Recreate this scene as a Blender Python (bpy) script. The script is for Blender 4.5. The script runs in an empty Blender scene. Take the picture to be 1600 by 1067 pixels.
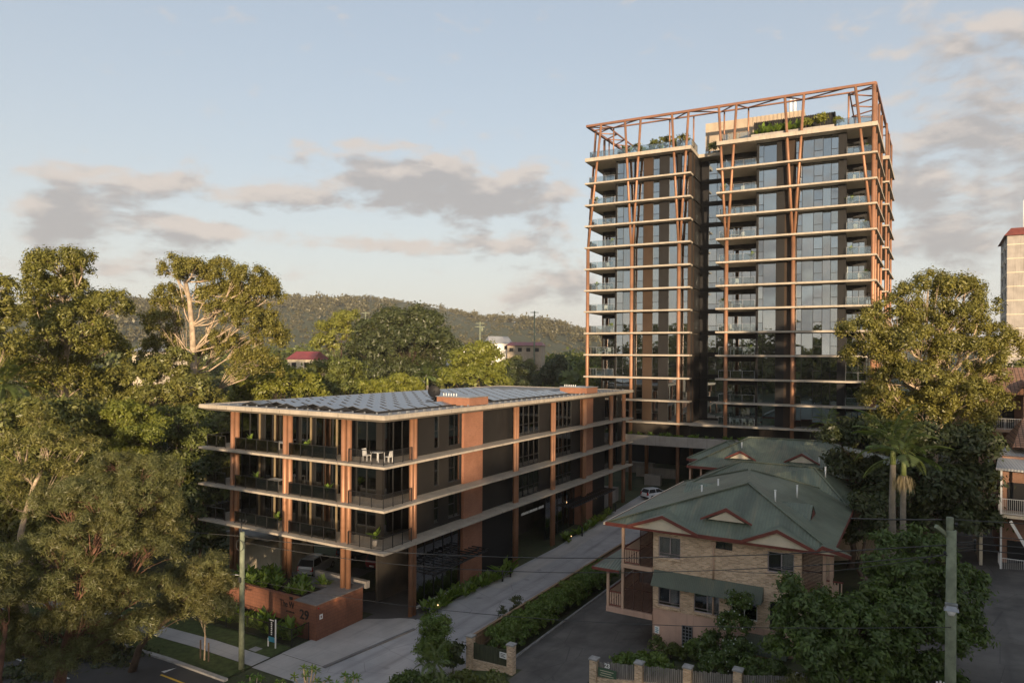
import bpy, math, random
import numpy as np
from mathutils import Matrix, Vector

random.seed(7)
RNG = np.random.default_rng(11)
SC = bpy.context.scene
COL = SC.collection
R = math.radians

# ------------------------------------------------------------------ camera
CAMZ, FPX, ROLL = 20.5, 1088.0, 0.0075
cam_d = bpy.data.cameras.new("camera")
cam = bpy.data.objects.new("camera", cam_d)
COL.objects.link(cam)
cam.matrix_world = Matrix.Translation((0, 0, CAMZ)) @ Matrix.Rotation(R(90), 4, 'X') @ Matrix.Rotation(ROLL, 4, 'Z')
cam_d.sensor_width = 36
cam_d.lens = 36 * FPX / 1600
cam_d.shift_y = 23 / 1600
cam_d.clip_start, cam_d.clip_end = 0.5, 9000
SC.camera = cam

# ------------------------------------------------------------------ light
SUN_EL, SUN_AZX, SUN_AZY = R(6.0), 0.10, -0.995      # towards the sun: behind the camera, slightly right
sun_d = bpy.data.lights.new("sun", 'SUN')
sun_d.energy = 5.0
sun_d.angle = R(1.0)
sun_d.color = (1.0, 0.76, 0.50)
sun = bpy.data.objects.new("sun", sun_d)
COL.objects.link(sun)
sv = Vector((SUN_AZX * math.cos(SUN_EL), SUN_AZY * math.cos(SUN_EL), math.sin(SUN_EL)))
sun.rotation_euler = sv.to_track_quat('Z', 'Y').to_euler()
sun.location = (20, -80, 60)

world = bpy.data.worlds.new("World")
SC.world = world
world.use_nodes = True
SC.view_settings.view_transform = 'Standard'
SC.view_settings.look = 'None'
SC.view_settings.exposure = 0.95
SC.view_settings.gamma = 1.0
SC.view_settings.use_curve_mapping = False
SC.cycles.max_bounces = 6
SC.cycles.transparent_max_bounces = 12
SC.cycles.use_denoising = True


def nd(t, typ, ins=None, **props):
    n = t.nodes.new(typ)
    for k, v in props.items():
        setattr(n, k, v)
    for k, v in (ins or {}).items():
        s = n.inputs[k]
        if isinstance(v, bpy.types.NodeSocket):
            t.links.new(v, s)
        else:
            s.default_value = v
    return n


def mth(t, op, a, b=0.0, c=0.0, clamp=False):
    n = nd(t, 'ShaderNodeMath', {0: a, 1: b, 2: c}, operation=op)
    n.use_clamp = clamp
    return n.outputs[0]


def mixc(t, f, a, b, blend='MIX'):
    n = nd(t, 'ShaderNodeMix', {0: f, 6: a, 7: b}, data_type='RGBA', blend_type=blend)
    return n.outputs[2]


def smooth(t, v, lo, hi):
    return nd(t, 'ShaderNodeMapRange', {0: v, 1: lo, 2: hi, 3: 0.0, 4: 1.0}, interpolation_type='SMOOTHSTEP').outputs[0]


def build_world():
    t = world.node_tree
    t.nodes.clear()
    out = nd(t, 'ShaderNodeOutputWorld')
    tc = nd(t, 'ShaderNodeTexCoord')
    g = tc.outputs['Generated']
    sky = nd(t, 'ShaderNodeTexSky', sky_type='NISHITA')
    sky.sun_disc = False
    sky.sun_elevation = SUN_EL
    sky.sun_rotation = math.atan2(SUN_AZX, SUN_AZY)
    sky.altitude = 60
    sky.air_density, sky.dust_density, sky.ozone_density = 1.0, 1.2, 1.6
    sx = nd(t, 'ShaderNodeSeparateXYZ', {0: g})
    el = mth(t, 'ARCSINE', sx.outputs[2])
    az = mth(t, 'ARCTAN2', sx.outputs[0], sx.outputs[1])
    # cloud field in azimuth and elevation, stretched along the horizon
    def field(de):
        v = nd(t, 'ShaderNodeCombineXYZ', {0: mth(t, 'MULTIPLY', az, 3.2), 1: mth(t, 'MULTIPLY', mth(t, 'ADD', el, de), 6.6), 2: 0.0})
        n1 = nd(t, 'ShaderNodeTexNoise', {'Vector': v.outputs[0], 'Scale': 4.6, 'Detail': 10.0, 'Roughness': 0.58, 'Distortion': 0.25})
        n2 = nd(t, 'ShaderNodeTexNoise', {'Vector': v.outputs[0], 'Scale': 0.75, 'Detail': 2.0})
        m = None
        for (px, py, rx, ry, amp) in CLOUDS:
            a0, e0 = math.atan((px - 800) / FPX), math.atan((556.5 + .0075 * (px - 800) - py) / FPX)
            q = mth(t, 'ADD', mth(t, 'POWER', mth(t, 'ABSOLUTE', mth(t, 'MULTIPLY', mth(t, 'SUBTRACT', az, a0), FPX / (rx * .76))), 2.0),
                    mth(t, 'POWER', mth(t, 'ABSOLUTE', mth(t, 'MULTIPLY', mth(t, 'SUBTRACT', mth(t, 'ADD', el, de), e0), FPX / ry)), 2.0))
            e = mth(t, 'MULTIPLY', mth(t, 'EXPONENT', mth(t, 'MULTIPLY', q, -0.7)), amp * 1.2)
            m = e if m is None else mth(t, 'ADD', m, e)
        gen = mth(t, 'MULTIPLY', smooth(t, mth(t, 'ABSOLUTE', az), 0.75, 1.1), mth(t, 'MULTIPLY', smooth(t, mth(t, 'ADD', el, de), 0.75, 0.2), mth(t, 'MULTIPLY', mth(t, 'SUBTRACT', n2.outputs[0], 0.4), 1.6)))
        m = mth(t, 'ADD', m, gen)
        return mth(t, 'ADD', mth(t, 'MULTIPLY', mth(t, 'SUBTRACT', n1.outputs[0], 0.5), 1.7), m)
    d0 = field(0.0)
    d1 = field(0.022)
    dens = smooth(t, d0, 0.15, 0.55)
    above = smooth(t, d1, 0.10, 0.55)
    lit = (0.375, 0.335, 0.305, 1)
    base = (0.238, 0.230, 0.228, 1)
    ccol = mixc(t, above, lit, base)
    bg = nd(t, 'ShaderNodeBackground', {0: sky.outputs[0], 1: SKY_STRENGTH})
    # thin high veil: pale and warm towards the horizon
    hz = mth(t, 'EXPONENT', mth(t, 'MULTIPLY', mth(t, 'MAXIMUM', el, 0.0), -3.4))
    veil = nd(t, 'ShaderNodeBackground', {0: mixc(t, hz, (0.290, 0.310, 0.348, 1), (0.445, 0.428, 0.405, 1)), 1: 1.0})
    m0 = nd(t, 'ShaderNodeMixShader', {0: mth(t, 'ADD', mth(t, 'MULTIPLY', hz, VEIL), .46, clamp=True), 1: bg.outputs[0], 2: veil.outputs[0]})
    cl = nd(t, 'ShaderNodeBackground', {0: ccol, 1: 1.0})
    m1 = nd(t, 'ShaderNodeMixShader', {0: mth(t, 'MULTIPLY', dens, 0.9), 1: m0.outputs[0], 2: cl.outputs[0]})
    t.links.new(m1.outputs[0], out.inputs[0])


CLOUDS = [(650, 282, 175, 38, .62), (760, 320, 90, 26, .35), (450, 322, 70, 18, .4), (215, 318, 115, 20, .5), (130, 368, 120, 22, .5),
          (335, 375, 80, 13, .48), (640, 388, 190, 12, .5), (820, 372, 100, 20, .35), (160, 430, 170, 26, .4), (870, 440, 70, 28, .5), (800, 470, 40, 14, .4),
          (1450, 130, 120, 30, .28), (1500, 260, 150, 30, .42), (1480, 330, 170, 26, .5), (1480, 400, 150, 26, .52), (1560, 180, 90, 40, .3), (550, 230, 40, 7, .3),
          (880, 300, 60, 30, .3)]
SKY_STRENGTH, VEIL = 0.14, 0.5
build_world()


# ------------------------------------------------------------------ frames and helpers
class Frame:
    def __init__(s, ox, oy, ang):
        s.o, s.a = (ox, oy), ang
        s.c, s.s = math.cos(ang), math.sin(ang)

    def W(s, x, y, z=0.0):
        return Vector((s.o[0] + x * s.c - y * s.s, s.o[1] + x * s.s + y * s.c, z))

    def L(s, X, Y):
        dx, dy = X - s.o[0], Y - s.o[1]
        return dx * s.c + dy * s.s, -dx * s.s + dy * s.c


FS = Frame(-9.16, 50.3, math.atan2(-.507, .862))       # street grid: low building, street, brick houses
FT = Frame(44.65, 85.4, R(-26.92))                      # tower grid
FW = Frame(0, 0, 0)


def at(px, py, D):
    du, dv = px - 800, py - 533.5
    return Vector(((du + ROLL * dv) / FPX * D, D, CAMZ - ((dv - ROLL * du) - 23) / FPX * D))


def pwl(pts):
    xs, ys = zip(*pts)
    return lambda v: float(np.interp(v, xs, ys))


hf = pwl([(-3000, 2), (-400, 0), (-150, -4), (-60, -2.5), (-25, -.6), (-10, 0), (6, .1), (9, .6), (12, 1.2), (17, 1.8), (25, 2.9), (35, 5), (45, 6), (80, 8), (200, 12), (3000, 14)])
hg = pwl([(-3000, 6), (-60, 1), (-40, 0), (28, 0), (55, 1.3), (100, 4), (160, 9), (300, 15), (700, 18), (3000, 18)])


def HS(x, y):
    return hf(x) + hg(y)


def HW(X, Y):
    x, y = FS.L(X, Y)
    return HS(x, y)


class MB:
    """collects faces of one mesh"""

    def __init__(s):
        s.v, s.f, s.sm, s.flat = [], [], [], False

    def face(s, pts, sm=False):
        n = len(s.v)
        s.v.extend([tuple(p) for p in pts])
        s.f.append(tuple(range(n, n + len(pts))))
        s.sm.append(sm)

    def box(s, x0, y0, z0, x1, y1, z1):
        x0, x1 = min(x0, x1), max(x0, x1)
        y0, y1 = min(y0, y1), max(y0, y1)
        z0, z1 = min(z0, z1), max(z0, z1)
        n = len(s.v)
        s.v += [(x0, y0, z0), (x1, y0, z0), (x1, y1, z0), (x0, y1, z0), (x0, y0, z1), (x1, y0, z1), (x1, y1, z1), (x0, y1, z1)]
        for q in ((0, 3, 2, 1), (4, 5, 6, 7), (0, 1, 5, 4), (1, 2, 6, 5), (2, 3, 7, 6), (3, 0, 4, 7)):
            s.f.append(tuple(n + i for i in q))
            s.sm.append(False)
        return s

    def hull8(s, p):
        n = len(s.v)
        s.v += [tuple(q) for q in p]
        for q in ((0, 3, 2, 1), (4, 5, 6, 7), (0, 1, 5, 4), (1, 2, 6, 5), (2, 3, 7, 6), (3, 0, 4, 7)):
            s.f.append(tuple(n + i for i in q))
            s.sm.append(False)
        return s

    def prism(s, poly, z0, z1):
        """poly: list of (x,y), counter-clockwise"""
        s.face([(x, y, z1) for x, y in poly])
        s.face([(x, y, z0) for x, y in reversed(poly)])
        k = len(poly)
        for i in range(k):
            a, b = poly[i], poly[(i + 1) % k]
            s.face([(a[0], a[1], z0), (b[0], b[1], z0), (b[0], b[1], z1), (a[0], a[1], z1)])
        return s

    def bar(s, p0, p1, w, h=None):
        """square bar between two points"""
        h = h or w
        p0, p1 = Vector(p0), Vector(p1)
        d = (p1 - p0).normalized()
        up = Vector((0, 0, 1)) if abs(d.z) < .95 else Vector((0, 1, 0))
        a = d.cross(up).normalized() * (w / 2)
        b = a.cross(d).normalized() * (h / 2)
        s.hull8([p0 - a - b, p0 + a - b, p1 + a - b, p1 - a - b, p0 - a + b, p0 + a + b, p1 + a + b, p1 - a + b])
        return s

    def tube(s, pts, rad, n=8, cap=True):
        pts = [Vector(p) for p in pts]
        if not isinstance(rad, (list, tuple)):
            rad = [rad] * len(pts)
        base = len(s.v)
        prev = None
        for i, p in enumerate(pts):
            d = (pts[min(i + 1, len(pts) - 1)] - pts[max(i - 1, 0)])
            d = d.normalized() if d.length > 1e-9 else Vector((0, 0, 1))
            if prev is None:
                up = Vector((1, 0, 0)) if abs(d.x) < .9 else Vector((0, 1, 0))
                a = d.cross(up).normalized()
            else:
                a = (prev - d * prev.dot(d)).normalized()
            prev = a
            b = d.cross(a)
            for k in range(n):
                t = 2 * math.pi * k / n
                s.v.append(tuple(p + (a * math.cos(t) + b * math.sin(t)) * rad[i]))
        for i in range(len(pts) - 1):
            for k in range(n):
                k2 = (k + 1) % n
                s.f.append((base + i * n + k, base + i * n + k2, base + (i + 1) * n + k2, base + (i + 1) * n + k))
                s.sm.append(True)
        if cap:
            s.f.append(tuple(base + k for k in reversed(range(n))))
            s.sm.append(False)
            s.f.append(tuple(base + (len(pts) - 1) * n + k for k in range(n)))
            s.sm.append(False)
        return s

    def mesh(s, name, off=(0, 0, 0)):
        me = bpy.data.meshes.new(name)
        ox, oy, oz = off
        me.from_pydata([(x + ox, y + oy, z + oz) for x, y, z in s.v], [], s.f)
        me.polygons.foreach_set('use_smooth', s.sm)
        # metric uv: u runs level inside each face, v up its slope
        uv = me.uv_layers.new(name='uv')
        data = np.zeros(len(me.loops) * 2, np.float32)
        i = 0
        for f in s.f:
            a, b, c = Vector(s.v[f[0]]), Vector(s.v[f[1]]), Vector(s.v[f[2]])
            n = (b - a).cross(c - a)
            if n.length > 1e-12:
                n.normalize()
            if abs(n.z) > (.8 if s.flat else .999):
                u, w = Vector((1, 0, 0)), Vector((0, 1, 0))
            else:
                u = Vector((0, 0, 1)).cross(n)
                u = u.normalized() if u.length > 1e-9 else Vector((1, 0, 0))
                w = n.cross(u)
            for q in f:
                p = Vector(s.v[q])
                data[i], data[i + 1] = p.dot(u), p.dot(w)
                i += 2
        uv.data.foreach_set('uv', data)
        return me


def link(name, me, parent=None, label=None):
    o = bpy.data.objects.new(name, me)
    COL.objects.link(o)
    if parent is not None:
        o.parent = parent
    if label:
        o['label'] = label
    return o


def tag(o, label, cat, group=None):
    o['label'], o['category'] = label, cat
    if group:
        o['group'] = group
    return o


def thing(name, label, cat, fr, x, y, z, rot=0.0, group=None):
    """an Empty at the base of a thing; its parts are given in the coordinates of its frame"""
    o = bpy.data.objects.new(name, None)
    o.empty_display_size = .2
    COL.objects.link(o)
    o.location = fr.W(x, y, z)
    o.rotation_euler = (0, 0, fr.a + rot)
    o['base'] = (x, y, z)
    return tag(o, label, cat, group)


def base_of(o):
    while o.parent is not None:
        o = o.parent
    return tuple(o.get('base', (0, 0, 0)))


def part(root, name, mb, mat, local=False, label=None, me=None):
    off = (0, 0, 0) if local else tuple(-c for c in base_of(root))
    if me is None:
        me = mb.mesh(name, off)
        me.materials.append(mat)
    return link(name, me, root, label)


def solo(name, mb, mat, label, cat, fr, x, y, z, group=None, local=False, rot=0.0):
    me = mb.mesh(name, (0, 0, 0) if local else (-x, -y, -z))
    me.materials.append(mat)
    o = link(name, me)
    o.location = fr.W(x, y, z)
    o.rotation_euler = (0, 0, fr.a + rot)
    return tag(o, label, cat, group)


def struct(name, mb, mat, fr=FS, kind='structure', parent=None):
    me = mb.mesh(name)
    me.materials.append(mat)
    o = link(name, me, parent)
    if parent is None:
        o.location = fr.W(0, 0, 0)
        o.rotation_euler = (0, 0, fr.a)
        o['kind'] = kind
    return o


def kids(o):
    return CH.get(o.name, [])


CH = {}


def index_children():
    CH.clear()
    for o in bpy.data.objects:
        if o.parent is not None:
            CH.setdefault(o.parent.name, []).append(o)


def dup(src, loc, rotz=None, scale=None, label=None, group=None):
    """copy a thing with its parts and sub-parts"""
    def rec(o, par):
        c = o.copy()
        COL.objects.link(c)
        if par is not None:
            c.parent = par
        for k in kids(o):
            rec(k, c)
        return c
    r = rec(src, None)
    r.location = loc
    if rotz is not None:
        r.rotation_euler = (0, 0, rotz)
    if scale is not None:
        r.scale = (scale, scale, scale) if not isinstance(scale, tuple) else scale
    if label:
        r['label'] = label
    if group:
        r['group'] = group
    return r


# ------------------------------------------------------------------ materials
def new_mat(name):
    m = bpy.data.materials.new(name)
    m.use_nodes = True
    t = m.node_tree
    b = t.nodes['Principled BSDF']
    return m, t, b


def c4(c):
    return (c[0], c[1], c[2], 1.0)


def mat(name, col, rough=.6, var=.15, scale=1.5, bump=0.0, bscale=30, metal=0.0, spec=.4, streak=0.0):
    m, t, b = new_mat(name)
    geo = nd(t, 'ShaderNodeNewGeometry')
    n = nd(t, 'ShaderNodeTexNoise', {'Vector': geo.outputs['Position'], 'Scale': scale, 'Detail': 6.0, 'Roughness': .6})
    f = smooth(t, n.outputs[0], .3, .7)
    lo, hi = [c * (1 - var) for c in col], [min(1, c * (1 + var)) for c in col]
    c = mixc(t, f, c4(lo), c4(hi))
    if streak:
        mp = nd(t, 'ShaderNodeMapping', {'Vector': geo.outputs['Position'], 'Scale': (2.2, 2.2, .12)})
        n2 = nd(t, 'ShaderNodeTexNoise', {'Vector': mp.outputs[0], 'Scale': 2.0, 'Detail': 5.0})
        c = mixc(t, mth(t, 'MULTIPLY', smooth(t, n2.outputs[0], .5, .72), streak), c, c4([k * .45 for k in col]))
    t.links.new(c, b.inputs['Base Color'])
    b.inputs['Roughness'].default_value = rough
    b.inputs['Metallic'].default_value = metal
    b.inputs['Specular IOR Level'].default_value = spec
    if bump:
        n3 = nd(t, 'ShaderNodeTexNoise', {'Vector': geo.outputs['Position'], 'Scale': bscale, 'Detail': 4.0})
        bp = nd(t, 'ShaderNodeBump', {'Height': n3.outputs[0], 'Strength': bump, 'Distance': .02})
        t.links.new(bp.outputs[0], b.inputs['Normal'])
    return m


def brick_mat(name, c1, c2, mortar, bw=.24, bh=.086, msize=.012, stack=False, rough=.8):
    m, t, b = new_mat(name)
    uv = nd(t, 'ShaderNodeUVMap')
    br = nd(t, 'ShaderNodeTexBrick', {'Vector': uv.outputs[0], 'Color1': c4(c1), 'Color2': c4(c2), 'Mortar': c4(mortar), 'Scale': 1.0,
                                      'Mortar Size': msize, 'Mortar Smooth': .2, 'Bias': 0.0, 'Brick Width': bw, 'Row Height': bh})
    br.offset = 0.0 if stack else 0.5
    n = nd(t, 'ShaderNodeTexNoise', {'Vector': uv.outputs[0], 'Scale': .9, 'Detail': 6.0})
    n2 = nd(t, 'ShaderNodeTexNoise', {'Vector': uv.outputs[0], 'Scale': 24.0, 'Detail': 2.0})
    c = mixc(t, smooth(t, n.outputs[0], .35, .7), br.outputs[0], mixc(t, 1.0, br.outputs[0], (.86, .84, .82, 1), 'MULTIPLY'))
    c = mixc(t, mth(t, 'MULTIPLY', smooth(t, n2.outputs[0], .45, .62), .5), c, mixc(t, 1.0, c, (1.35, 1.2, 1.0, 1), 'MULTIPLY'))
    t.links.new(c, b.inputs['Base Color'])
    b.inputs['Roughness'].default_value = rough
    bp = nd(t, 'ShaderNodeBump', {'Height': br.outputs[1], 'Strength': .6, 'Distance': .012}, invert=True)
    t.links.new(bp.outputs[0], b.inputs['Normal'])
    return m


def rib_mat(name, col, pitch=.2, rough=.45, var=.18, depth=.02, along='x'):
    m, t, b = new_mat(name)
    uv = nd(t, 'ShaderNodeUVMap')
    s = nd(t, 'ShaderNodeSeparateXYZ', {0: uv.outputs[0]})
    w = mth(t, 'SINE', mth(t, 'MULTIPLY', s.outputs[0], 2 * math.pi / pitch))
    geo = nd(t, 'ShaderNodeNewGeometry')
    n = nd(t, 'ShaderNodeTexNoise', {'Vector': geo.outputs['Position'], 'Scale': .45, 'Detail': 7.0, 'Roughness': .65})
    mp = nd(t, 'ShaderNodeMapping', {'Vector': uv.outputs[0], 'Scale': (1.6, .22, 1)})
    n2 = nd(t, 'ShaderNodeTexNoise', {'Vector': mp.outputs[0], 'Scale': 1.4, 'Detail': 5.0})
    c = mixc(t, smooth(t, n.outputs[0], .3, .7), c4([k * (1 - var) for k in col]), c4([k * (1 + var) for k in col]))
    c = mixc(t, mth(t, 'MULTIPLY', smooth(t, n2.outputs[0], .52, .75), .45), c, c4([col[0] * 1.9 + .01, col[1] * 1.35 + .01, col[2] * 1.25]))
    c = mixc(t, mth(t, 'MULTIPLY', smooth(t, w, .55, 1.0), .28), c, c4([k * .55 for k in col]))
    t.links.new(c, b.inputs['Base Color'])
    b.inputs['Roughness'].default_value = rough
    bp = nd(t, 'ShaderNodeBump', {'Height': w, 'Strength': .5, 'Distance': depth})
    t.links.new(bp.outputs[0], b.inputs['Normal'])
    return m


def leaf_mat(name, col, var=.35, trans=.22, hue=(1.12, 1.03, .75)):
    m = bpy.data.materials.new(name)
    m.use_nodes = True
    t = m.node_tree
    t.nodes.clear()
    out = nd(t, 'ShaderNodeOutputMaterial')
    geo = nd(t, 'ShaderNodeNewGeometry')
    oi = nd(t, 'ShaderNodeObjectInfo')
    n = nd(t, 'ShaderNodeTexNoise', {'Vector': geo.outputs['Position'], 'Scale': .55, 'Detail': 3.0})
    r = geo.outputs['Random Per Island']
    a, b_ = c4([k * (1 - var) for k in col]), c4([min(1, k * (1 + var)) for k in col])
    c = mixc(t, r, a, b_)
    c = mixc(t, mth(t, 'MULTIPLY', smooth(t, n.outputs[0], .42, .66), .7), c, mixc(t, 1.0, c, c4(hue), 'MULTIPLY'))
    c = mixc(t, mth(t, 'MULTIPLY', oi.outputs['Random'], .55), c, mixc(t, 1.0, c, (.72, .86, .8, 1), 'MULTIPLY'))
    d = nd(t, 'ShaderNodeBsdfDiffuse', {0: c})
    tr = nd(t, 'ShaderNodeBsdfTranslucent', {0: mixc(t, 1.0, c, (1.2, 1.25, .6, 1), 'MULTIPLY')})
    g = nd(t, 'ShaderNodeBsdfGlossy', {0: (.8, .8, .8, 1), 'Roughness': .45})
    m1 = nd(t, 'ShaderNodeMixShader', {0: trans, 1: d.outputs[0], 2: tr.outputs[0]})
    m2 = nd(t, 'ShaderNodeMixShader', {0: .035, 1: m1.outputs[0], 2: g.outputs[0]})
    t.links.new(m2.outputs[0], out.inputs[0])
    return m


def glass_mat(name, refl=.35, tint=(.30, .34, .36), gcol=(.85, .92, 1.0), rough=.015, wob=.0):
    """coated window glass: a mirror-like share plus a see-through tinted share"""
    m = bpy.data.materials.new(name)
    m.use_nodes = True
    t = m.node_tree
    t.nodes.clear()
    out = nd(t, 'ShaderNodeOutputMaterial')
    oi = nd(t, 'ShaderNodeObjectInfo')
    fr = nd(t, 'ShaderNodeFresnel', {'IOR': 1.5})
    g = nd(t, 'ShaderNodeBsdfGlossy', {0: c4(gcol), 'Roughness': rough})
    tr = nd(t, 'ShaderNodeBsdfTransparent', {0: c4(tint)})
    wn = nd(t, 'ShaderNodeTexWhiteNoise', {'W': oi.outputs['Random']}, noise_dimensions='1D')
    ge = nd(t, 'ShaderNodeNewGeometry')
    off = nd(t, 'ShaderNodeVectorMath', {0: wn.outputs['Color'], 1: (.5, .5, .5)}, operation='SUBTRACT')
    sc_ = nd(t, 'ShaderNodeVectorMath', {0: off.outputs[0], 'Scale': .035}, operation='SCALE')
    ad = nd(t, 'ShaderNodeVectorMath', {0: ge.outputs['Normal'], 1: sc_.outputs[0]}, operation='ADD')
    no = nd(t, 'ShaderNodeVectorMath', {0: ad.outputs[0]}, operation='NORMALIZE')
    if not wob:
        t.links.new(no.outputs[0], g.inputs['Normal'])
    f = mth(t, 'ADD', mth(t, 'MULTIPLY', fr.outputs[0], .8), mth(t, 'ADD', refl, mth(t, 'MULTIPLY', mth(t, 'SUBTRACT', oi.outputs['Random'], .5), refl * .3)), clamp=True)
    mx = nd(t, 'ShaderNodeMixShader', {0: f, 1: tr.outputs[0], 2: g.outputs[0]})
    if wob:
        geo = nd(t, 'ShaderNodeNewGeometry')
        n = nd(t, 'ShaderNodeTexNoise', {'Vector': geo.outputs['Position'], 'Scale': .7, 'Detail': 1.0})
        bp = nd(t, 'ShaderNodeBump', {'Height': n.outputs[0], 'Strength': wob, 'Distance': .02})
        t.links.new(bp.outputs[0], g.inputs['Normal'])
    t.links.new(mx.outputs[0], out.inputs[0])
    return m


def emit_mat(name, col, s):
    m = bpy.data.materials.new(name)
    m.use_nodes = True
    t = m.node_tree
    t.nodes.clear()
    o = nd(t, 'ShaderNodeOutputMaterial')
    e = nd(t, 'ShaderNodeEmission', {0: c4(col), 1: s})
    t.links.new(e.outputs[0], o.inputs[0])
    return m


def paling_mat(name, col):
    m, t, b = new_mat(name)
    oi = nd(t, 'ShaderNodeObjectInfo')
    geo = nd(t, 'ShaderNodeNewGeometry')
    mp = nd(t, 'ShaderNodeMapping', {'Vector': geo.outputs['Position'], 'Scale': (9, 9, .7)})
    n = nd(t, 'ShaderNodeTexNoise', {'Vector': mp.outputs[0], 'Scale': 2.0, 'Detail': 5.0})
    c = mixc(t, smooth(t, n.outputs[0], .3, .75), c4([k * .6 for k in col]), c4([k * 1.15 for k in col]))
    c = mixc(t, mth(t, 'MULTIPLY', oi.outputs['Random'], .45), c, mixc(t, 1.0, c, (.6, .62, .62, 1), 'MULTIPLY'))
    t.links.new(c, b.inputs['Base Color'])
    b.inputs['Roughness'].default_value = .85
    return m


def ground_mat():
    m, t, b = new_mat('ground_cover')
    geo = nd(t, 'ShaderNodeNewGeometry')
    n = nd(t, 'ShaderNodeTexNoise', {'Vector': geo.outputs['Position'], 'Scale': .25, 'Detail': 8.0})
    n2 = nd(t, 'ShaderNodeTexNoise', {'Vector': geo.outputs['Position'], 'Scale': 3.0, 'Detail': 8.0})
    c = mixc(t, smooth(t, n.outputs[0], .35, .65), (.035, .05, .015, 1), (.07, .075, .03, 1))
    c = mixc(t, smooth(t, n2.outputs[0], .5, .7), c, (.055, .045, .03, 1))
    t.links.new(c, b.inputs['Base Color'])
    b.inputs['Roughness'].default_value = .95
    bp = nd(t, 'ShaderNodeBump', {'Height': n2.outputs[0], 'Strength': .8, 'Distance': .1})
    t.links.new(bp.outputs[0], b.inputs['Normal'])
    return m


def paved_mat(name, col, joint=0, jointcol=.6, var=.12, rough=.85, stain=.35, tracks=()):
    """concrete or asphalt laid in bays: uv in metres"""
    m, t, b = new_mat(name)
    uv = nd(t, 'ShaderNodeUVMap')
    n = nd(t, 'ShaderNodeTexNoise', {'Vector': uv.outputs[0], 'Scale': .35, 'Detail': 8.0, 'Roughness': .62})
    n2 = nd(t, 'ShaderNodeTexNoise', {'Vector': uv.outputs[0], 'Scale': 18.0, 'Detail': 3.0})
    mp = nd(t, 'ShaderNodeMapping', {'Vector': uv.outputs[0], 'Scale': (1.2, .12, 1)})
    n3 = nd(t, 'ShaderNodeTexNoise', {'Vector': mp.outputs[0], 'Scale': .9, 'Detail': 6.0})
    c = mixc(t, smooth(t, n.outputs[0], .3, .7), c4([k * (1 - var) for k in col]), c4([k * (1 + var) for k in col]))
    c = mixc(t, mth(t, 'MULTIPLY', smooth(t, n3.outputs[0], .5, .72), stain), c, c4([k * .55 for k in col]))
    c = mixc(t, mth(t, 'MULTIPLY', n2.outputs[0], .35), c, c4([k * .7 for k in col]))
    if tracks:
        sx = nd(t, 'ShaderNodeSeparateXYZ', {0: uv.outputs[0]})
        wob = mth(t, 'MULTIPLY', mth(t, 'SUBTRACT', n.outputs[0], .5), .7)
        m_ = None
        for x0 in tracks:
            g = mth(t, 'EXPONENT', mth(t, 'MULTIPLY', mth(t, 'POWER', mth(t, 'ABSOLUTE', mth(t, 'SUBTRACT', mth(t, 'ADD', sx.outputs[0], wob), x0)), 2.0), -14.0))
            m_ = g if m_ is None else mth(t, 'ADD', m_, g)
        c = mixc(t, mth(t, 'MULTIPLY', m_, mth(t, 'MULTIPLY', smooth(t, n3.outputs[0], .3, .7), .55)), c, c4([k * .5 for k in col]))
        vo = nd(t, 'ShaderNodeTexVoronoi', {'Vector': uv.outputs[0], 'Scale': .33}, feature='DISTANCE_TO_EDGE')
        c = mixc(t, mth(t, 'MULTIPLY', mth(t, 'LESS_THAN', vo.outputs[0], .006), .5), c, c4([k * .4 for k in col]))
        v2 = nd(t, 'ShaderNodeTexVoronoi', {'Vector': uv.outputs[0], 'Scale': .55, 'Randomness': 1.0})
        c = mixc(t, mth(t, 'MULTIPLY', smooth(t, mth(t, 'ADD', v2.outputs[0], mth(t, 'MULTIPLY', n2.outputs[0], .12)), .26, .12), .5), c, c4([k * .45 for k in col]))
    if joint:
        br = nd(t, 'ShaderNodeTexBrick', {'Vector': uv.outputs[0], 'Color1': (1, 1, 1, 1), 'Color2': (.93, .93, .93, 1), 'Mortar': (jointcol, jointcol, jointcol, 1), 'Scale': 1.0,
                                          'Mortar Size': .02, 'Mortar Smooth': .3, 'Brick Width': joint, 'Row Height': joint})
        br.offset = 0
        c = mixc(t, 1.0, c, br.outputs[0], 'MULTIPLY')
    t.links.new(c, b.inputs['Base Color'])
    b.inputs['Roughness'].default_value = rough
    bp = nd(t, 'ShaderNodeBump', {'Height': n2.outputs[0], 'Strength': .25, 'Distance': .01})
    t.links.new(bp.outputs[0], b.inputs['Normal'])
    return m


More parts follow.
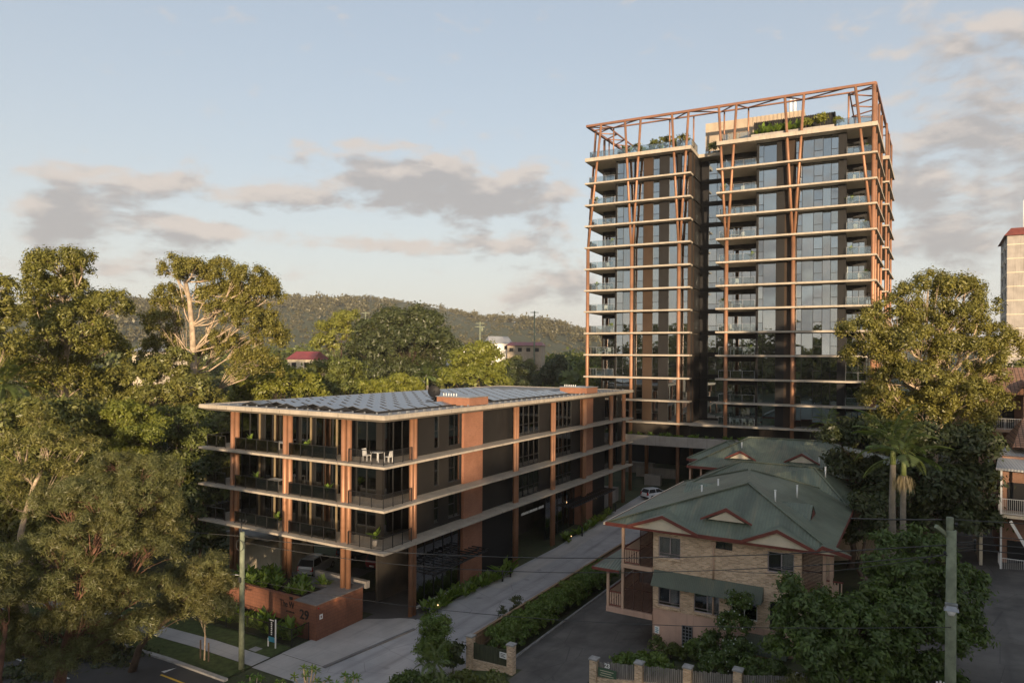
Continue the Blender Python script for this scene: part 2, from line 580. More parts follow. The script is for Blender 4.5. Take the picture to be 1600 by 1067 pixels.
MT = {
    'slab': mat('cream_concrete', (.40, .35, .285), .75, .12, .8, .15, 60, streak=.35),
    'soffit': mat('bounce_lit_soffit', (.62, .53, .42), .8, .08, .6),
    'column': mat('copper_column', (.325, .165, .095), .5, .20, .5, metal=.35, spec=.45),
    'beam': mat('rust_beam', (.24, .115, .07), .45, .14, .6, metal=.2),
    'dark': mat('charcoal_panel', (.015, .0145, .015), .55, .15, .5, spec=.2),
    'grey': mat('grey_brown_panel', (.019, .0175, .0165), .6, .12, .5, spec=.2),
    'brown': mat('brown_panel', (.042, .027, .018), .55, .14, .5, spec=.2),
    'frame': mat('black_frame', (.016, .016, .017), .4, .1, 1),
    'black': mat('near_black', (.012, .012, .013), .6, .2, 1),
    'interior': mat('dim_interior', (.055, .047, .04), .9, .35, .35),
    'blind': mat('pale_blind', (.42, .38, .32), .9, .15, .8),
    'curtain': mat('gold_curtain', (.21, .16, .095), .9, .15, .8),
    'white': mat('white_paint', (.78, .77, .74), .55, .06, 1.0),
    'cream': mat('cream_paint', (.62, .54, .41), .7, .10, .9, streak=.25),
    'beige': mat('beige_render', (.39, .315, .235), .85, .12, .7, .2, 50, streak=.15),
    'pink': mat('pink_render', (.52, .34, .26), .85, .12, .6, .2, 40, streak=.3),
    'post': mat('peach_post', (.52, .35, .25), .7, .1, 1.0),
    'redtrim': mat('red_trim', (.165, .045, .033), .55, .15, 1.0),
    'screen': mat('brown_screen', (.075, .034, .022), .6, .12, 1.5),
    'metalgrey': mat('galvanised', (.33, .34, .35), .4, .15, 2, metal=.6),
    'solar': None,
    'roofgrey': mat('grey_membrane', (.23, .225, .22), .85, .2, .3, streak=.0),
    'planter': mat('planter_concrete', (.34, .31, .28), .85, .12, .7, .2, 40, streak=.35),
    'soil': mat('dark_soil', (.03, .022, .015), .95, .3, 5, .5, 20),
    'capstone': mat('grey_capstone', (.17, .16, .155), .8, .15, 1.5, .2, 40),
    'kerb': mat('kerb_concrete', (.30, .29, .28), .85, .18, 2, .2, 40),
    'pole': mat('green_treated_pole', (.20, .225, .155), .8, .25, 2.5, .2, 30, streak=.3),
    'wire': mat('wire', (.045, .045, .045), .6, .1, 1),
    'trunk_pale': mat('pale_bark', (.40, .31, .22), .85, .35, 1.6, .3, 14),
    'trunk_dark': mat('dark_bark', (.09, .062, .045), .9, .3, 2, .5, 14),
    'trunk_red': mat('red_brown_bark', (.15, .075, .05), .9, .35, 2, .6, 14),
    'palmtrunk': mat('palm_trunk', (.20, .175, .14), .85, .2, 3, .3, 20),
    'shaft': mat('palm_crownshaft', (.20, .24, .08), .5, .15, 2),
    'tyre': mat('tyre', (.015, .015, .015), .9, .1, 2),
    'carwhite': mat('white_car_paint', (.72, .72, .72), .22, .03, 1, spec=.6),
    'cargrey': mat('grey_car_paint', (.48, .48, .48), .3, .05, 1, metal=.1, spec=.6),
    'carblue': mat('dark_blue_car_paint', (.05, .07, .13), .25, .05, 1, metal=.4, spec=.6),
    'carred': mat('red_car_paint', (.22, .02, .02), .25, .05, 1, spec=.6),
    'lampred': mat('red_lens', (.42, .02, .02), .25, .05, 1),
    'yellow': mat('yellow_line_paint', (.62, .40, .05), .7, .2, 3),
    'linewhite': mat('white_line_paint', (.66, .66, .64), .75, .2, 3),
    'signgreen': mat('sign_green', (.075, .13, .08), .5, .12, 2),
    'signblue': mat('sign_blue', (.05, .24, .36), .5, .05, 2),
    'tile': brick_mat('terracotta_roof_tile', (.27, .15, .10), (.33, .19, .13), (.09, .055, .04), .30, .32, .035, True),
    'redbrick': brick_mat('red_brick', (.29, .130, .078), (.35, .160, .095), (.19, .105, .075), .23, .075, .009),
    'rustbrick': brick_mat('rust_brick', (.215, .085, .050), (.265, .108, .062), (.10, .05, .034), .075, .25, .010, True),
    'tanbrick': brick_mat('tan_brick', (.76, .58, .40), (.42, .28, .18), (.60, .50, .40), .235, .08, .012),
    'pinkbrick': brick_mat('pink_brick', (.36, .19, .13), (.30, .15, .10), (.33, .24, .18), .235, .08, .012),
    'greenroof': rib_mat('green_ribbed_roof', (.118, .140, .100), .19, .42, .3),
    'greyroof': rib_mat('grey_ribbed_roof', (.30, .31, .32), .19, .45, .12),
    'redroof': rib_mat('red_ribbed_roof', (.23, .045, .04), .3, .5, .15),
    'awning': rib_mat('green_awning', (.10, .118, .085), .11, .5, .15),
    'asphalt': paved_mat('asphalt', (.055, .053, .053), 0, var=.2, stain=.3),
    'oldasphalt': paved_mat('old_asphalt', (.115, .105, .095), 0, var=.4, stain=.6, tracks=(13.6, 15.1)),
    'drive': paved_mat('driveway_concrete', (.42, .405, .405), 3.6, .82, .14, stain=.5, tracks=(3.3, 4.85, 6.3)),
    'apron': paved_mat('pale_concrete', (.47, .44, .415), 1.8, .78, .14, stain=.45),
    'path': paved_mat('footpath_concrete', (.42, .41, .40), 1.5, .75, .10, stain=.2),
    'darkpave': paved_mat('dark_pavers', (.11, .10, .095), .6, .8, .15),
    'ground': ground_mat(),
    'lawn': mat('mown_grass', (.055, .075, .02), .95, .3, 2.5, .6, 25),
    'paling': paling_mat('timber_paling', (.33, .21, .12)),
    'greypaling': paling_mat('grey_paling', (.27, .245, .225)),
    'darkpaling': paling_mat('mossy_paling', (.07, .075, .04)),
    'glass': glass_mat('tower_glass', .36, (.34, .36, .36), (.80, .89, .95), .01, .0),
    'glass2': glass_mat('low_building_glass', .13, (.42, .42, .40), (.9, .95, 1.0), .01, .03),
    'balglass': glass_mat('balustrade_glass', .10, (.72, .76, .76), (.9, .97, 1), .01),
    'housepane': glass_mat('house_window_glass', .06, (.70, .70, .70), (.9, .95, 1.0), .02),
    'smoke': glass_mat('smoked_balustrade', .05, (.55, .53, .50), (.9, .95, 1), .02),
    'lamp': emit_mat('warm_lamp', (1.0, .62, .28), 1.6),
    'flower': mat('white_flower', (.75, .75, .70), .6, .05, 1),
    'windowframe': mat('lilac_window_frame', (.40, .34, .34), .6, .06, 1.0),
    'plastic': mat('pale_outdoor_chair', (.55, .50, .43), .6, .1, 2),
}


def solar_mat():
    m, t, b = new_mat('solar_cells')
    uv = nd(t, 'ShaderNodeUVMap')
    br = nd(t, 'ShaderNodeTexBrick', {'Vector': uv.outputs[0], 'Color1': (.075, .078, .085, 1), 'Color2': (.085, .088, .095, 1), 'Mortar': (.20, .20, .21, 1), 'Scale': 1.0,
                                      'Mortar Size': .006, 'Brick Width': .16, 'Row Height': .16})
    br.offset = 0
    t.links.new(br.outputs[0], b.inputs['Base Color'])
    b.inputs['Roughness'].default_value = .3
    b.inputs['Specular IOR Level'].default_value = 1.0
    b.inputs['IOR'].default_value = 1.6
    b.inputs['Coat Weight'].default_value = .35
    return m


MT['solar'] = solar_mat()

LEAF = {
    'gum': leaf_mat('gum_leaves', (.172, .161, .036)),
    'olive': leaf_mat('olive_leaves', (.158, .156, .040), hue=(1.12, 1.0, .85)),
    'fine': leaf_mat('fine_needles', (.160, .162, .058), .3, .35, (1.12, .98, .85)),
    'bright': leaf_mat('bright_leaves', (.21, .215, .036), .3, .38),
    'dark': leaf_mat('dark_leaves', (.058, .070, .024), .35, .22),
    'mid': leaf_mat('mid_green_leaves', (.118, .135, .032), .35, .3),
    'glossy': leaf_mat('glossy_leaves', (.085, .120, .028), .35, .25, (1.15, 1.1, .7)),
    'hedge': leaf_mat('hedge_leaves', (.12, .175, .034), .35, .28),
    'plant': leaf_mat('planter_leaves', (.16, .23, .04), .3, .35),
    'palm': leaf_mat('palm_leaves', (.13, .165, .05), .3, .35),
    'straw': leaf_mat('palm_straw', (.42, .33, .19), .25, .3, (1.1, 1, .9)),
    'farhill': leaf_mat('hill_forest_leaves', (.112, .100, .050), .16, .1, (1.06, 1.0, .9)),
    'flower': leaf_mat('white_petals', (.7, .7, .66), .08, .2, (1, 1, 1)),
    'gold': leaf_mat('yellow_leaves', (.32, .19, .03), .2, .3, (1, 1, 1)),
}


# ------------------------------------------------------------------ glazing, railings, panels
def fpt(face, plane, a, d, z):
    return (a, plane + d, z) if face == 'front' else (plane - d, a, z)


def fbox(mb, face, plane, a0, a1, d0, d1, z0, z1):
    p, q = fpt(face, plane, a0, d0, z0), fpt(face, plane, a1, d1, z1)
    mb.box(p[0], p[1], p[2], q[0], q[1], q[2])


def window(root, face, plane, a0, a1, z0, z1, cells, glass, frame, fw=.06, name='window', pane='pane', d=.05):
    """cells: list of (u0,u1,v0,v1) fractions of the opening; one frame mesh, each pane a child"""
    mb = MB()
    fbox(mb, face, plane, a0, a1, 0, .1, z0, z0 + fw)
    fbox(mb, face, plane, a0, a1, 0, .1, z1 - fw, z1)
    fbox(mb, face, plane, a0, a0 + fw, 0, .1, z0 + fw, z1 - fw)
    fbox(mb, face, plane, a1 - fw, a1, 0, .1, z0 + fw, z1 - fw)
    W_, H_ = a1 - a0, z1 - z0
    done = set()
    for (u0, u1, v0, v1) in cells:
        for (k, e0, e1, ver) in ((u0, v0, v1, 1), (u1, v0, v1, 1), (v0, u0, u1, 0), (v1, u0, u1, 0)):
            if k in (0, 1) or (k, e0, e1, ver) in done:
                continue
            done.add((k, e0, e1, ver))
            if ver:
                fbox(mb, face, plane, a0 + k * W_ - fw / 2, a0 + k * W_ + fw / 2, .004, .096, z0 + e0 * H_ + (fw if e0 == 0 else 0), z0 + e1 * H_ - (fw if e1 == 1 else 0))
            else:
                fbox(mb, face, plane, a0 + e0 * W_ + fw / 2, a0 + e1 * W_ - fw / 2, .008, .092, z0 + k * H_ - fw / 2, z0 + k * H_ + fw / 2)
    w = part(root, name, mb, frame)
    for (u0, u1, v0, v1) in cells:
        p = MB()
        fbox(p, face, plane, a0 + u0 * W_ + fw * .4, a0 + u1 * W_ - fw * .4, d, d + .012, z0 + v0 * H_ + fw * .4, z0 + v1 * H_ - fw * .4)
        part(w, pane, p, glass)
    return w


def railing(root, pts, z, h, frame, glass=None, bars=0.0, every=1.4, name='balustrade', rail=.05):
    """posts and top rail along a path; glass panels or thin bars between"""
    mb = MB()
    panels = []
    for i in range(len(pts) - 1):
        a, b = Vector((*pts[i], z)), Vector((*pts[i + 1], z))
        L = (b - a).length
        n = max(1, round(L / every))
        up = Vector((0, 0, h))
        mb.bar(a + up, b + up, rail, rail * .8)
        for k in range(n + 1):
            if k == 0 and i > 0:
                continue
            p = a.lerp(b, k / n)
            mb.bar(p, p + up - Vector((0, 0, rail * .4)), rail, rail)
        if bars:
            mb.bar(a + Vector((0, 0, .1)), b + Vector((0, 0, .1)), .03)
            m = int(L / bars)
            for k in range(1, m):
                p = a.lerp(b, k / m)
                mb.bar(p + Vector((0, 0, .115)), p + up - Vector((0, 0, rail * .4)), .016)
        if glass:
            for k in range(n):
                p, q = a.lerp(b, (k + .04) / n), a.lerp(b, (k + .96) / n)
                t = (q - p).normalized()
                nn = Vector((-t.y, t.x, 0)) * .006
                lo, hi = Vector((0, 0, .08)), Vector((0, 0, h - .05))
                g = MB()
                g.hull8([p - nn + lo, q - nn + lo, q + nn + lo, p + nn + lo, p - nn + hi, q - nn + hi, q + nn + hi, p + nn + hi])
                panels.append(g)
    r = part(root, name, mb, frame)
    for g in panels:
        part(r, 'glass_panel', g, glass)
    return r


def draped(x0, y0, x1, y1, lift, step=1.0):
    """a sheet on the terrain in street coordinates"""
    mb = MB()
    mb.flat = True
    knots = [-60, -25, -10, 6, 9, 12, 17, 25, 35, 45, 80]
    xs = sorted(set([x0, x1] + [k for k in knots if x0 < k < x1]))
    ys = sorted(set([y0, y1] + [k for k in (-60, -40, 28, 55, 100, 160) if y0 < k < y1]))
    for i in range(len(xs) - 1):
        for j in range(len(ys) - 1):
            mb.face([(x, y, HS(x, y) + lift) for x, y in ((xs[i], ys[j]), (xs[i + 1], ys[j]), (xs[i + 1], ys[j + 1]), (xs[i], ys[j + 1]))])
    return mb


# ------------------------------------------------------------------ ground, road, paths
def build_ground():
    def axis(lo, hi, fine, knots):
        v = list(np.arange(lo, hi + .1, fine)) + list(knots)
        return sorted(set(round(float(k), 3) for k in v))
    xs = axis(-60, 80, 5, [-10, 6, 9, 12, 17, 25, 35, 45, -2800, -2000, -1200, -800, -400, -300, -200, -150, -100, -80, 100, 130, 160, 200, 300, 500, 900, 1500, 2200, 2800])
    ys = axis(-60, 100, 10, [28, 55, -40, -2800, -1500, -700, -300, -150, -90, 130, 160, 200, 250, 300, 400, 500, 700, 1000, 1500, 2200, 2800])
    mb = MB()
    idx = {}
    for j, y in enumerate(ys):
        for i, x in enumerate(xs):
            idx[i, j] = len(mb.v)
            mb.v.append((x, y, HS(x, y)))
    for j in range(len(ys) - 1):
        for i in range(len(xs) - 1):
            mb.f.append((idx[i, j], idx[i + 1, j], idx[i + 1, j + 1], idx[i, j + 1]))
            mb.sm.append(False)
    struct('ground', mb, MT['ground'])
    struct('road', draped(-120, -19.5, 70, -10.3, .012), MT['asphalt'])
    # kerb: a real step
    for (a, b) in ((-120, -4.0), (9.2, 10.5), (17.0, 70)):
        mb = MB()
        xs2 = sorted(set([a, b] + [k for k in (-60, -25, -10, 6, 9, 12, 17, 25, 35, 45) if a < k < b]))
        for i in range(len(xs2) - 1):
            p, q = xs2[i], xs2[i + 1]
            zp, zq = HS(p, -10), HS(q, -10)
            mb.hull8([(p, -10.3, zp - .1), (q, -10.3, zq - .1), (q, -10.0, zq - .1), (p, -10.0, zp - .1), (p, -10.28, zp + .13), (q, -10.28, zq + .13), (q, -10.0, zq + .15), (p, -10.0, zp + .15)])
        struct('kerb', mb, MT['kerb'])
    struct('verge_lawn', draped(-60, -10.0, -4.2, -8.05, .10), MT['lawn'])
    struct('footpath', draped(-60, -8.05, -4.2, -6.55, .12), MT['path'])
    struct('lawn', draped(-60, -6.55, -4.3, -4.7, .10), MT['lawn'])
    struct('footpath', draped(-4.2, -8.05, -.2, -5.6, .035), MT['apron'])
    struct('footpath', draped(8.4, -8.0, 11.0, -6.4, .10), MT['path'])
    struct('lawn', draped(8.5, -6.4, 12.0, -2.0, .06), MT['lawn'])
    struct('verge_lawn', draped(17.0, -10.0, 60, -8.0, .10), MT['lawn'])
    struct('footpath', draped(17.0, -8.0, 60, -6.2, .12), MT['path'])
    struct('lawn', draped(17.0, -6.2, 60, -2.2, .06), MT['lawn'])
    # driveway of the new buildings: pale walk strip, darker carriageway, dark paved turn-in with a curved edge
    struct('driveway', draped(-.2, -10.35, 8.35, 58, .030), MT['drive'])
    mb = MB()
    pts = [(-4.2, -5.6), (-.2, -5.6), (.85, 2.5), (.85, 3.4), (.45, 3.8), (-.4, 4.0), (-1.4, 3.6), (-2.4, 2.8), (-3.4, 2.2), (-3.7, 2.0), (-3.7, -2.9), (-4.2, -2.9)]
    mb.face([(x, y, HS(x, y) + .062) for x, y in pts])
    struct('walkway', mb, MT['apron'])
    mb = MB()
    mb.face([(x, y, HS(x, y) + .055) for x, y in [(-3.75, 1.8), (-3.4, 2.2), (-2.4, 2.8), (-1.4, 3.6), (-.4, 4.0), (.1, 4.2), (-1.0, 8), (-1.0, 12), (-14, 12), (-14, 3.2), (-3.75, 3.2)]])
    struct('paved_turn_in', mb, MT['darkpave'])
    mb = MB()
    for (x0, y0, x1, y1) in ((-.2, -5.7, .85, 2.4),):
        mb.hull8([(x0, y0, .03), (x0 + .22, y0, .03), (x1 + .22, y1, .03), (x1, y1, .03), (x0, y0, .20), (x0 + .22, y0, .20), (x1 + .22, y1, .20), (x1, y1, .20)])
    struct('kerb', mb, MT['capstone'])
    struct('walkway', draped(.2, 13.6, 1.9, 55, .045), MT['apron'])
    # neighbour's driveway
    mb = draped(12.35, -10.3, 17.0, 4.0, .02)
    struct('driveway', mb, MT['oldasphalt'])
    struct('driveway', draped(10.9, -1.4, 18.8, 24, .016), MT['oldasphalt'])
    mb = MB()
    for (x, y0, y1) in ((10.75, -1.9, 24),):
        mb.box(x, y0, 0, x + .15, y1, HS(x, 0) + .14)
    struct('kerb', mb, MT['kerb'])
    # right-hand neighbour's yard
    struct('driveway', draped(33.2, -2.0, 44, 34, .02), MT['oldasphalt'])
    # side street to the west going away from us
    mb = MB()
    P = [(-64, -14), (-62, 10), (-60, 40), (-57, 80), (-52, 130), (-48, 180)]
    for i in range(len(P) - 1):
        (x0, y0), (x1, y1) = P[i], P[i + 1]
        mb.face([(x, y, HS(x, y) + .15) for x, y in ((x0, y0), (x0 + 8, y0), (x1 + 8, y1), (x1, y1))])
    struct('side_road', mb, MT['asphalt'])
    # road markings
    mb = MB()
    for x0 in np.arange(-60, -4, 4.0):
        mb.face([(x, y, HS(x, y) + .018) for x, y in ((x0, -11.75), (x0 + 4, -11.75), (x0 + 4, -11.6), (x0, -11.6))])
    struct('road_marking', mb, MT['yellow'])
    mb = MB()
    for x0 in np.arange(-58, -2, 6.0):
        mb.face([(x, y, HS(x, y) + .018) for x, y in ((x0, -14.9), (x0 + 3, -14.9), (x0 + 3, -14.78), (x0, -14.78))])
    struct('road_marking', mb, MT['linewhite'])
    # hatched white bars beside the kerb
    for k in range(3):
        mb = MB()
        x0 = -8.6 + k * .62
        mb.face([(x, y, .022) for x, y in ((x0 - .15, -11.4), (x0 + .2, -11.4), (x0 + .55, -10.55), (x0 + .2, -10.55))])
        mb.face([(x, y, .022) for x, y in ((x0 + .2, -10.55), (x0 + .55, -10.55), (x0 + .75, -10.42), (x0 + .2, -10.42))])
        struct('road_marking', mb, MT['linewhite'])


build_ground()


# ------------------------------------------------------------------ vegetation
def unit(n):
    v = RNG.normal(size=(n, 3))
    return v / np.linalg.norm(v, axis=1, keepdims=True)


def leaf_quads(P, N, L, Wd):
    """one small pointed four-sided leaf per point"""
    n = len(P)
    t = np.cross(N, unit(n))
    t /= np.linalg.norm(t, axis=1, keepdims=True) + 1e-9
    b = np.cross(N, t)
    L, Wd = np.asarray(L).reshape(-1, 1), np.asarray(Wd).reshape(-1, 1)
    fold = N * (L * .12)
    V = np.stack([P - t * L, P + b * Wd - fold, P + t * L, P - b * Wd - fold], 1).reshape(-1, 3)
    return V


def quads_mesh(name, V, mat):
    me = bpy.data.meshes.new(name)
    n = len(V) // 4
    me.vertices.add(len(V))
    me.vertices.foreach_set('co', V.astype(np.float32).ravel())
    me.loops.add(len(V))
    me.loops.foreach_set('vertex_index', np.arange(len(V), dtype=np.int32))
    me.polygons.add(n)
    me.polygons.foreach_set('loop_start', np.arange(0, len(V), 4, dtype=np.int32))
    me.polygons.foreach_set('loop_total', np.full(n, 4, np.int32))
    me.update(calc_edges=True)
    me.materials.append(mat)
    return me


def curve_pts(a, b, sag, n=5):
    a, b = np.array(a, float), np.array(b, float)
    out = []
    for i in range(n + 1):
        t = i / n
        p = a * (1 - t) + b * t
        p = p + np.array(sag) * (4 * t * (1 - t))
        out.append(p)
    return out


def grow(lobes, trunk, r0, rc=.8, leaf=.22, per=150, dens=1.0, aspect=.42, up=.5, flat=.65, limbs=True, twig=.5, shell=.45, droop=0.0, extra_twigs=0, limb_from=.35):
    """crown of leaf clumps spread through lobes (x,y,z,rx,rz) and a trunk with limbs running into them; local coordinates"""
    mb = MB()
    tp = [np.array(p, float) for p in trunk]
    nt = len(tp)
    mb.tube(tp, [r0 * (1 - .62 * i / (nt - 1)) * (1.25 if i == 0 else 1) for i in range(nt)], 9)
    cl = []
    for (x, y, z, rx, rz) in lobes:
        c = np.array([x, y, z])
        n = max(4, int(dens * 2.6 * (rx * rx + 2 * rx * rz) / 3 / (rc * rc)))
        d = unit(n)
        d[:, 2] = np.where(d[:, 2] < -.35, -d[:, 2], d[:, 2])
        rad = shell + (1 - shell) * RNG.random(n) ** .6
        pts = c + d * np.array([rx, rx, rz]) * rad[:, None]
        cl.append((pts, c))
        if limbs:
            k = [i for i in range(nt) if tp[i][2] < z - rz * .15] or [0]
            k = [i for i in k if i >= int(nt * limb_from)] or [k[-1]]
            s = tp[k[int(RNG.integers(max(0, len(k) - 3), len(k)))]]
            rr = r0 * (.20 + .10 * RNG.random()) * min(1.0, .55 + rx * .12)
            span = np.linalg.norm(c - s)
            ctr = curve_pts(s, c, [0, 0, -.06 * span + .1 * RNG.normal() * span], 5)
            ctr = [p + RNG.normal(size=3) * .02 * span * (0 if i in (0, 5) else 1) for i, p in enumerate(ctr)]
            mb.tube(ctr, [rr * (1 - .55 * i / 5) for i in range(6)], 7)
            m = min(n, int(n * twig) + 2)
            for q in pts[RNG.permutation(n)[:m]]:
                a = ctr[int(RNG.integers(2, 6))]
                L = np.linalg.norm(q - a)
                tw = curve_pts(a, q, [0, 0, .10 * L], 3)
                mb.tube(tw, [rr * .34, rr * .25, rr * .16, rr * .07], 5)
    Ps, Ns = [], []
    for pts, c in cl:
        for q in pts:
            n = max(8, int(per * (.6 + .8 * RNG.random())))
            s = rc * (.7 + .5 * RNG.random())
            g = RNG.normal(size=(n, 3)) * np.array([.5, .5, .5 * flat]) * s
            o = g / (np.linalg.norm(g, axis=1, keepdims=True) + 1e-6)
            g[:, 2] -= droop * (g[:, 0] ** 2 + g[:, 1] ** 2) / max(s, .1)
            P = q + g
            N = o * .95 + np.array([0, 0, up * .8]) + unit(n) * .62
            N /= np.linalg.norm(N, axis=1, keepdims=True)
            Ps.append(P)
            Ns.append(N)
    P, N = np.concatenate(Ps), np.concatenate(Ns)
    L = leaf * (.6 + .8 * RNG.random(len(P)))
    return mb, leaf_quads(P, N, L, L * aspect)


def tree_thing(name, label, X, Y, z, V, mb, leafm, barkm, group=None, rot=0.0):
    o = thing(name, label, 'tree', FW, X, Y, z, rot, group)
    part(o, 'trunk', mb, barkm, local=True)
    me = quads_mesh('crown', V, leafm)
    link('crown', me, o)
    return o


def px_tree(name, label, base_px, D, lobes_px, leafm, barkm, r0, z0=None, group=None, forks=None, fill=0, tall=1.0, **kw):
    """a tree whose crown lobes are given as (px, py, half width px, half height px, depth offset m)"""
    b = at(base_px, 556, D)
    X, Y = b.x, b.y
    z = HW(X, Y) if z0 is None else z0
    s = D / FPX
    lobes = []
    for (px, py, rx, ry, dd) in lobes_px:
        q = at(px, py, D + dd)
        lobes.append((q.x - X, q.y - Y, q.z - z, rx * s, ry * s * tall))
    top = max(l[2] for l in lobes)
    for _ in range(fill):
        a, c = lobes[int(RNG.integers(len(lobes)))], lobes[int(RNG.integers(len(lobes)))]
        if math.dist(a[:3], c[:3]) > 2.6 * (a[3] + c[3]):
            continue
        u = RNG.uniform(.3, .7)
        k = RNG.uniform(.45, .8)
        lobes.append(tuple(a[i] * u + c[i] * (1 - u) + RNG.normal() * .5 for i in range(3)) + (min(a[3], c[3]) * k, min(a[4], c[4]) * k * 1.2))
    tx = [l for l in lobes if l[2] == top][0]
    if forks:
        tr = []
        for (px, py, dd) in forks:
            q = at(px, py, D + dd)
            tr.append((q.x - X, q.y - Y, q.z - z))
        tr = [(0, 0, -.3)] + tr
    else:
        tr = [(tx[0] * t * .6, tx[1] * t * .6, -.3 + (top * .8 + .3) * t) for t in (0, .2, .4, .6, .8, 1.0)]
        tr = [(p[0] + (.25 * math.sin(i * 2.1) if i else 0), p[1], p[2]) for i, p in enumerate(tr)]
    mb, V = grow(lobes, tr, r0, **kw)
    return tree_thing(name, label, X, Y, z, V, mb, leafm, barkm, group)


def random_lobes(R_, H, n, base=.35, spread=.7):
    out = []
    for i in range(n):
        t = base + (1 - base) * (i + .5) / n
        a = i * 2.4 + RNG.random()
        w = math.sin(math.pi * min(1, (t - base) / (1 - base) * .75 + .25))
        rr = R_ * spread * w * (.5 + .5 * RNG.random())
        out.append((math.cos(a) * rr, math.sin(a) * rr, H * t * .92, R_ * (.42 + .2 * RNG.random()), R_ * (.30 + .15 * RNG.random())))
    return out


def generic_tree(name, label, X, Y, R_, H, kind, group=None, n=8, base=.35, **kw):
    z = HW(X, Y)
    lobes = random_lobes(R_, H, n, base)
    tr = [(0, 0, -.3), (.1, .05, H * .18), (-.1, .1, H * .36), (.15, 0, H * .55), (0, .1, H * .74), (.1, 0, H * .88)]
    leafm, barkm, lf, rc, per = KIND[kind]
    mb, V = grow(lobes, tr, .022 * H + .08, rc=kw.pop('rc', rc), leaf=kw.pop('leaf', lf), per=kw.pop('per', per), **kw)
    return tree_thing(name, label, X, Y, z, V, mb, leafm, barkm, group)


KIND = {
    'gum': (LEAF['gum'], MT['trunk_pale'], .30, 1.15, 110),
    'olive': (LEAF['olive'], MT['trunk_pale'], .32, 1.2, 110),
    'bright': (LEAF['bright'], MT['trunk_dark'], .30, 1.1, 110),
    'dark': (LEAF['dark'], MT['trunk_dark'], .34, 1.2, 120),
    'mid': (LEAF['mid'], MT['trunk_dark'], .32, 1.15, 115),
}


def merged_wood(name, spots, leafm, kind='stuff', per=150, leaf=.8, fr=FW):
    """far trees as one mass: spots (X,Y,z,R,H)"""
    Ps, Ns, Ls = [], [], []
    for (X, Y, z, R_, H) in spots:
        k = max(3, int(5 * R_ / 4))
        c = np.stack([RNG.normal(size=k) * R_ * .42, RNG.normal(size=k) * R_ * .42, H * (.45 + .5 * RNG.random(k))], 1)
        n = per // k
        g = RNG.normal(size=(k, n, 3)) * np.array([.30, .30, .2]) * R_
        P = (c[:, None, :] + g).reshape(-1, 3)
        N = P * np.array([.5 / R_, .5 / R_, .1 / R_]) + np.array([0, 0, .45]) + unit(len(P)) * .7
        Ps.append(P + np.array([X, Y, z]))
        Ns.append(N / np.linalg.norm(N, axis=1, keepdims=True))
        Ls.append(np.full(len(P), leaf * R_ / 4))
    P, N, L = np.concatenate(Ps), np.concatenate(Ns), np.concatenate(Ls)
    L = L * (.6 + .8 * RNG.random(len(L)))
    me = quads_mesh(name, leaf_quads(P, N, L, L * .55), leafm)
    o = link(name, me)
    o['kind'] = kind
    return o


# ------------------------------------------------------------------ far hills and their forest
def ridge(X):
    """crest height of the hill above datum, along X at the crest line"""
    return float(np.interp(X, [-2600, -1500, -1050, -800, -640, -480, -330, -200, -90, 20, 120, 260, 500, 1200, 2600],
                           [60, 70, 80, 92, 100, 106, 111, 106, 92, 80, 66, 52, 44, 40, 40]))


def build_hills():
    Y0, YC, Y1 = 620.0, 1150.0, 1900.0
    xs = np.arange(-2600, 2601, 40.0)
    ys = [Y0 + (YC - Y0) * i / 14 for i in range(15)] + [YC + (Y1 - YC) * i / 6 for i in range(1, 7)]

    def hz(x, y):
        c = ridge(x)
        t = (y - Y0) / (YC - Y0) if y < YC else max(0.0, 1 - (y - YC) / (Y1 - YC))
        t = t * t * (3 - 2 * t) if y < YC else t
        w = 5 * math.sin(x * .013 + y * .004) + 3 * math.sin(x * .031 - y * .011) - 9 * (.5 + .5 * math.sin(x * .021 + y * .002)) ** 4
        return 15 + (c - 15) * t + w * t * .7
    mb = MB()
    nx = len(xs)
    for y in ys:
        for x in xs:
            mb.v.append((float(x), float(y), hz(x, y)))
    for j in range(len(ys) - 1):
        for i in range(nx - 1):
            a = j * nx + i
            mb.f.append((a, a + 1, a + nx + 1, a + nx))
            mb.sm.append(True)
    struct('hills', mb, MT['ground'], FW)
    spots = []
    for _ in range(5400):
        x = RNG.uniform(-1000, 420)
        y = Y0 + 30 + (YC + 60 - Y0) * RNG.random() ** .75
        if abs(x) > y * .85 + 60:
            continue
        s = RNG.uniform(2.6, 7.0) * (.8 + .4 * math.sin(x * .02 + y * .013))
        spots.append((x, y, hz(x, y) - 2, s, s * RNG.uniform(1.5, 2.2)))
    merged_wood('hill_forest', spots, LEAF['farhill'], per=40, leaf=1.15)


build_hills()


def build_far_wood():
    """wooded slopes between the suburb and the hill, and the unseen wood on the rise behind the camera, shaped to cast shade and mirrored in the glass"""
    spots = []
    for _ in range(520):
        Y = RNG.uniform(190, 640)
        X = RNG.uniform(-Y * .80, Y * .22)
        s = RNG.uniform(3.5, 7)
        spots.append((X, Y, HW(X, Y) - .5, s, s * RNG.uniform(1.3, 2.0)))
    merged_wood('far_woodland', spots, LEAF['mid'], per=130, leaf=.95)


build_far_wood()


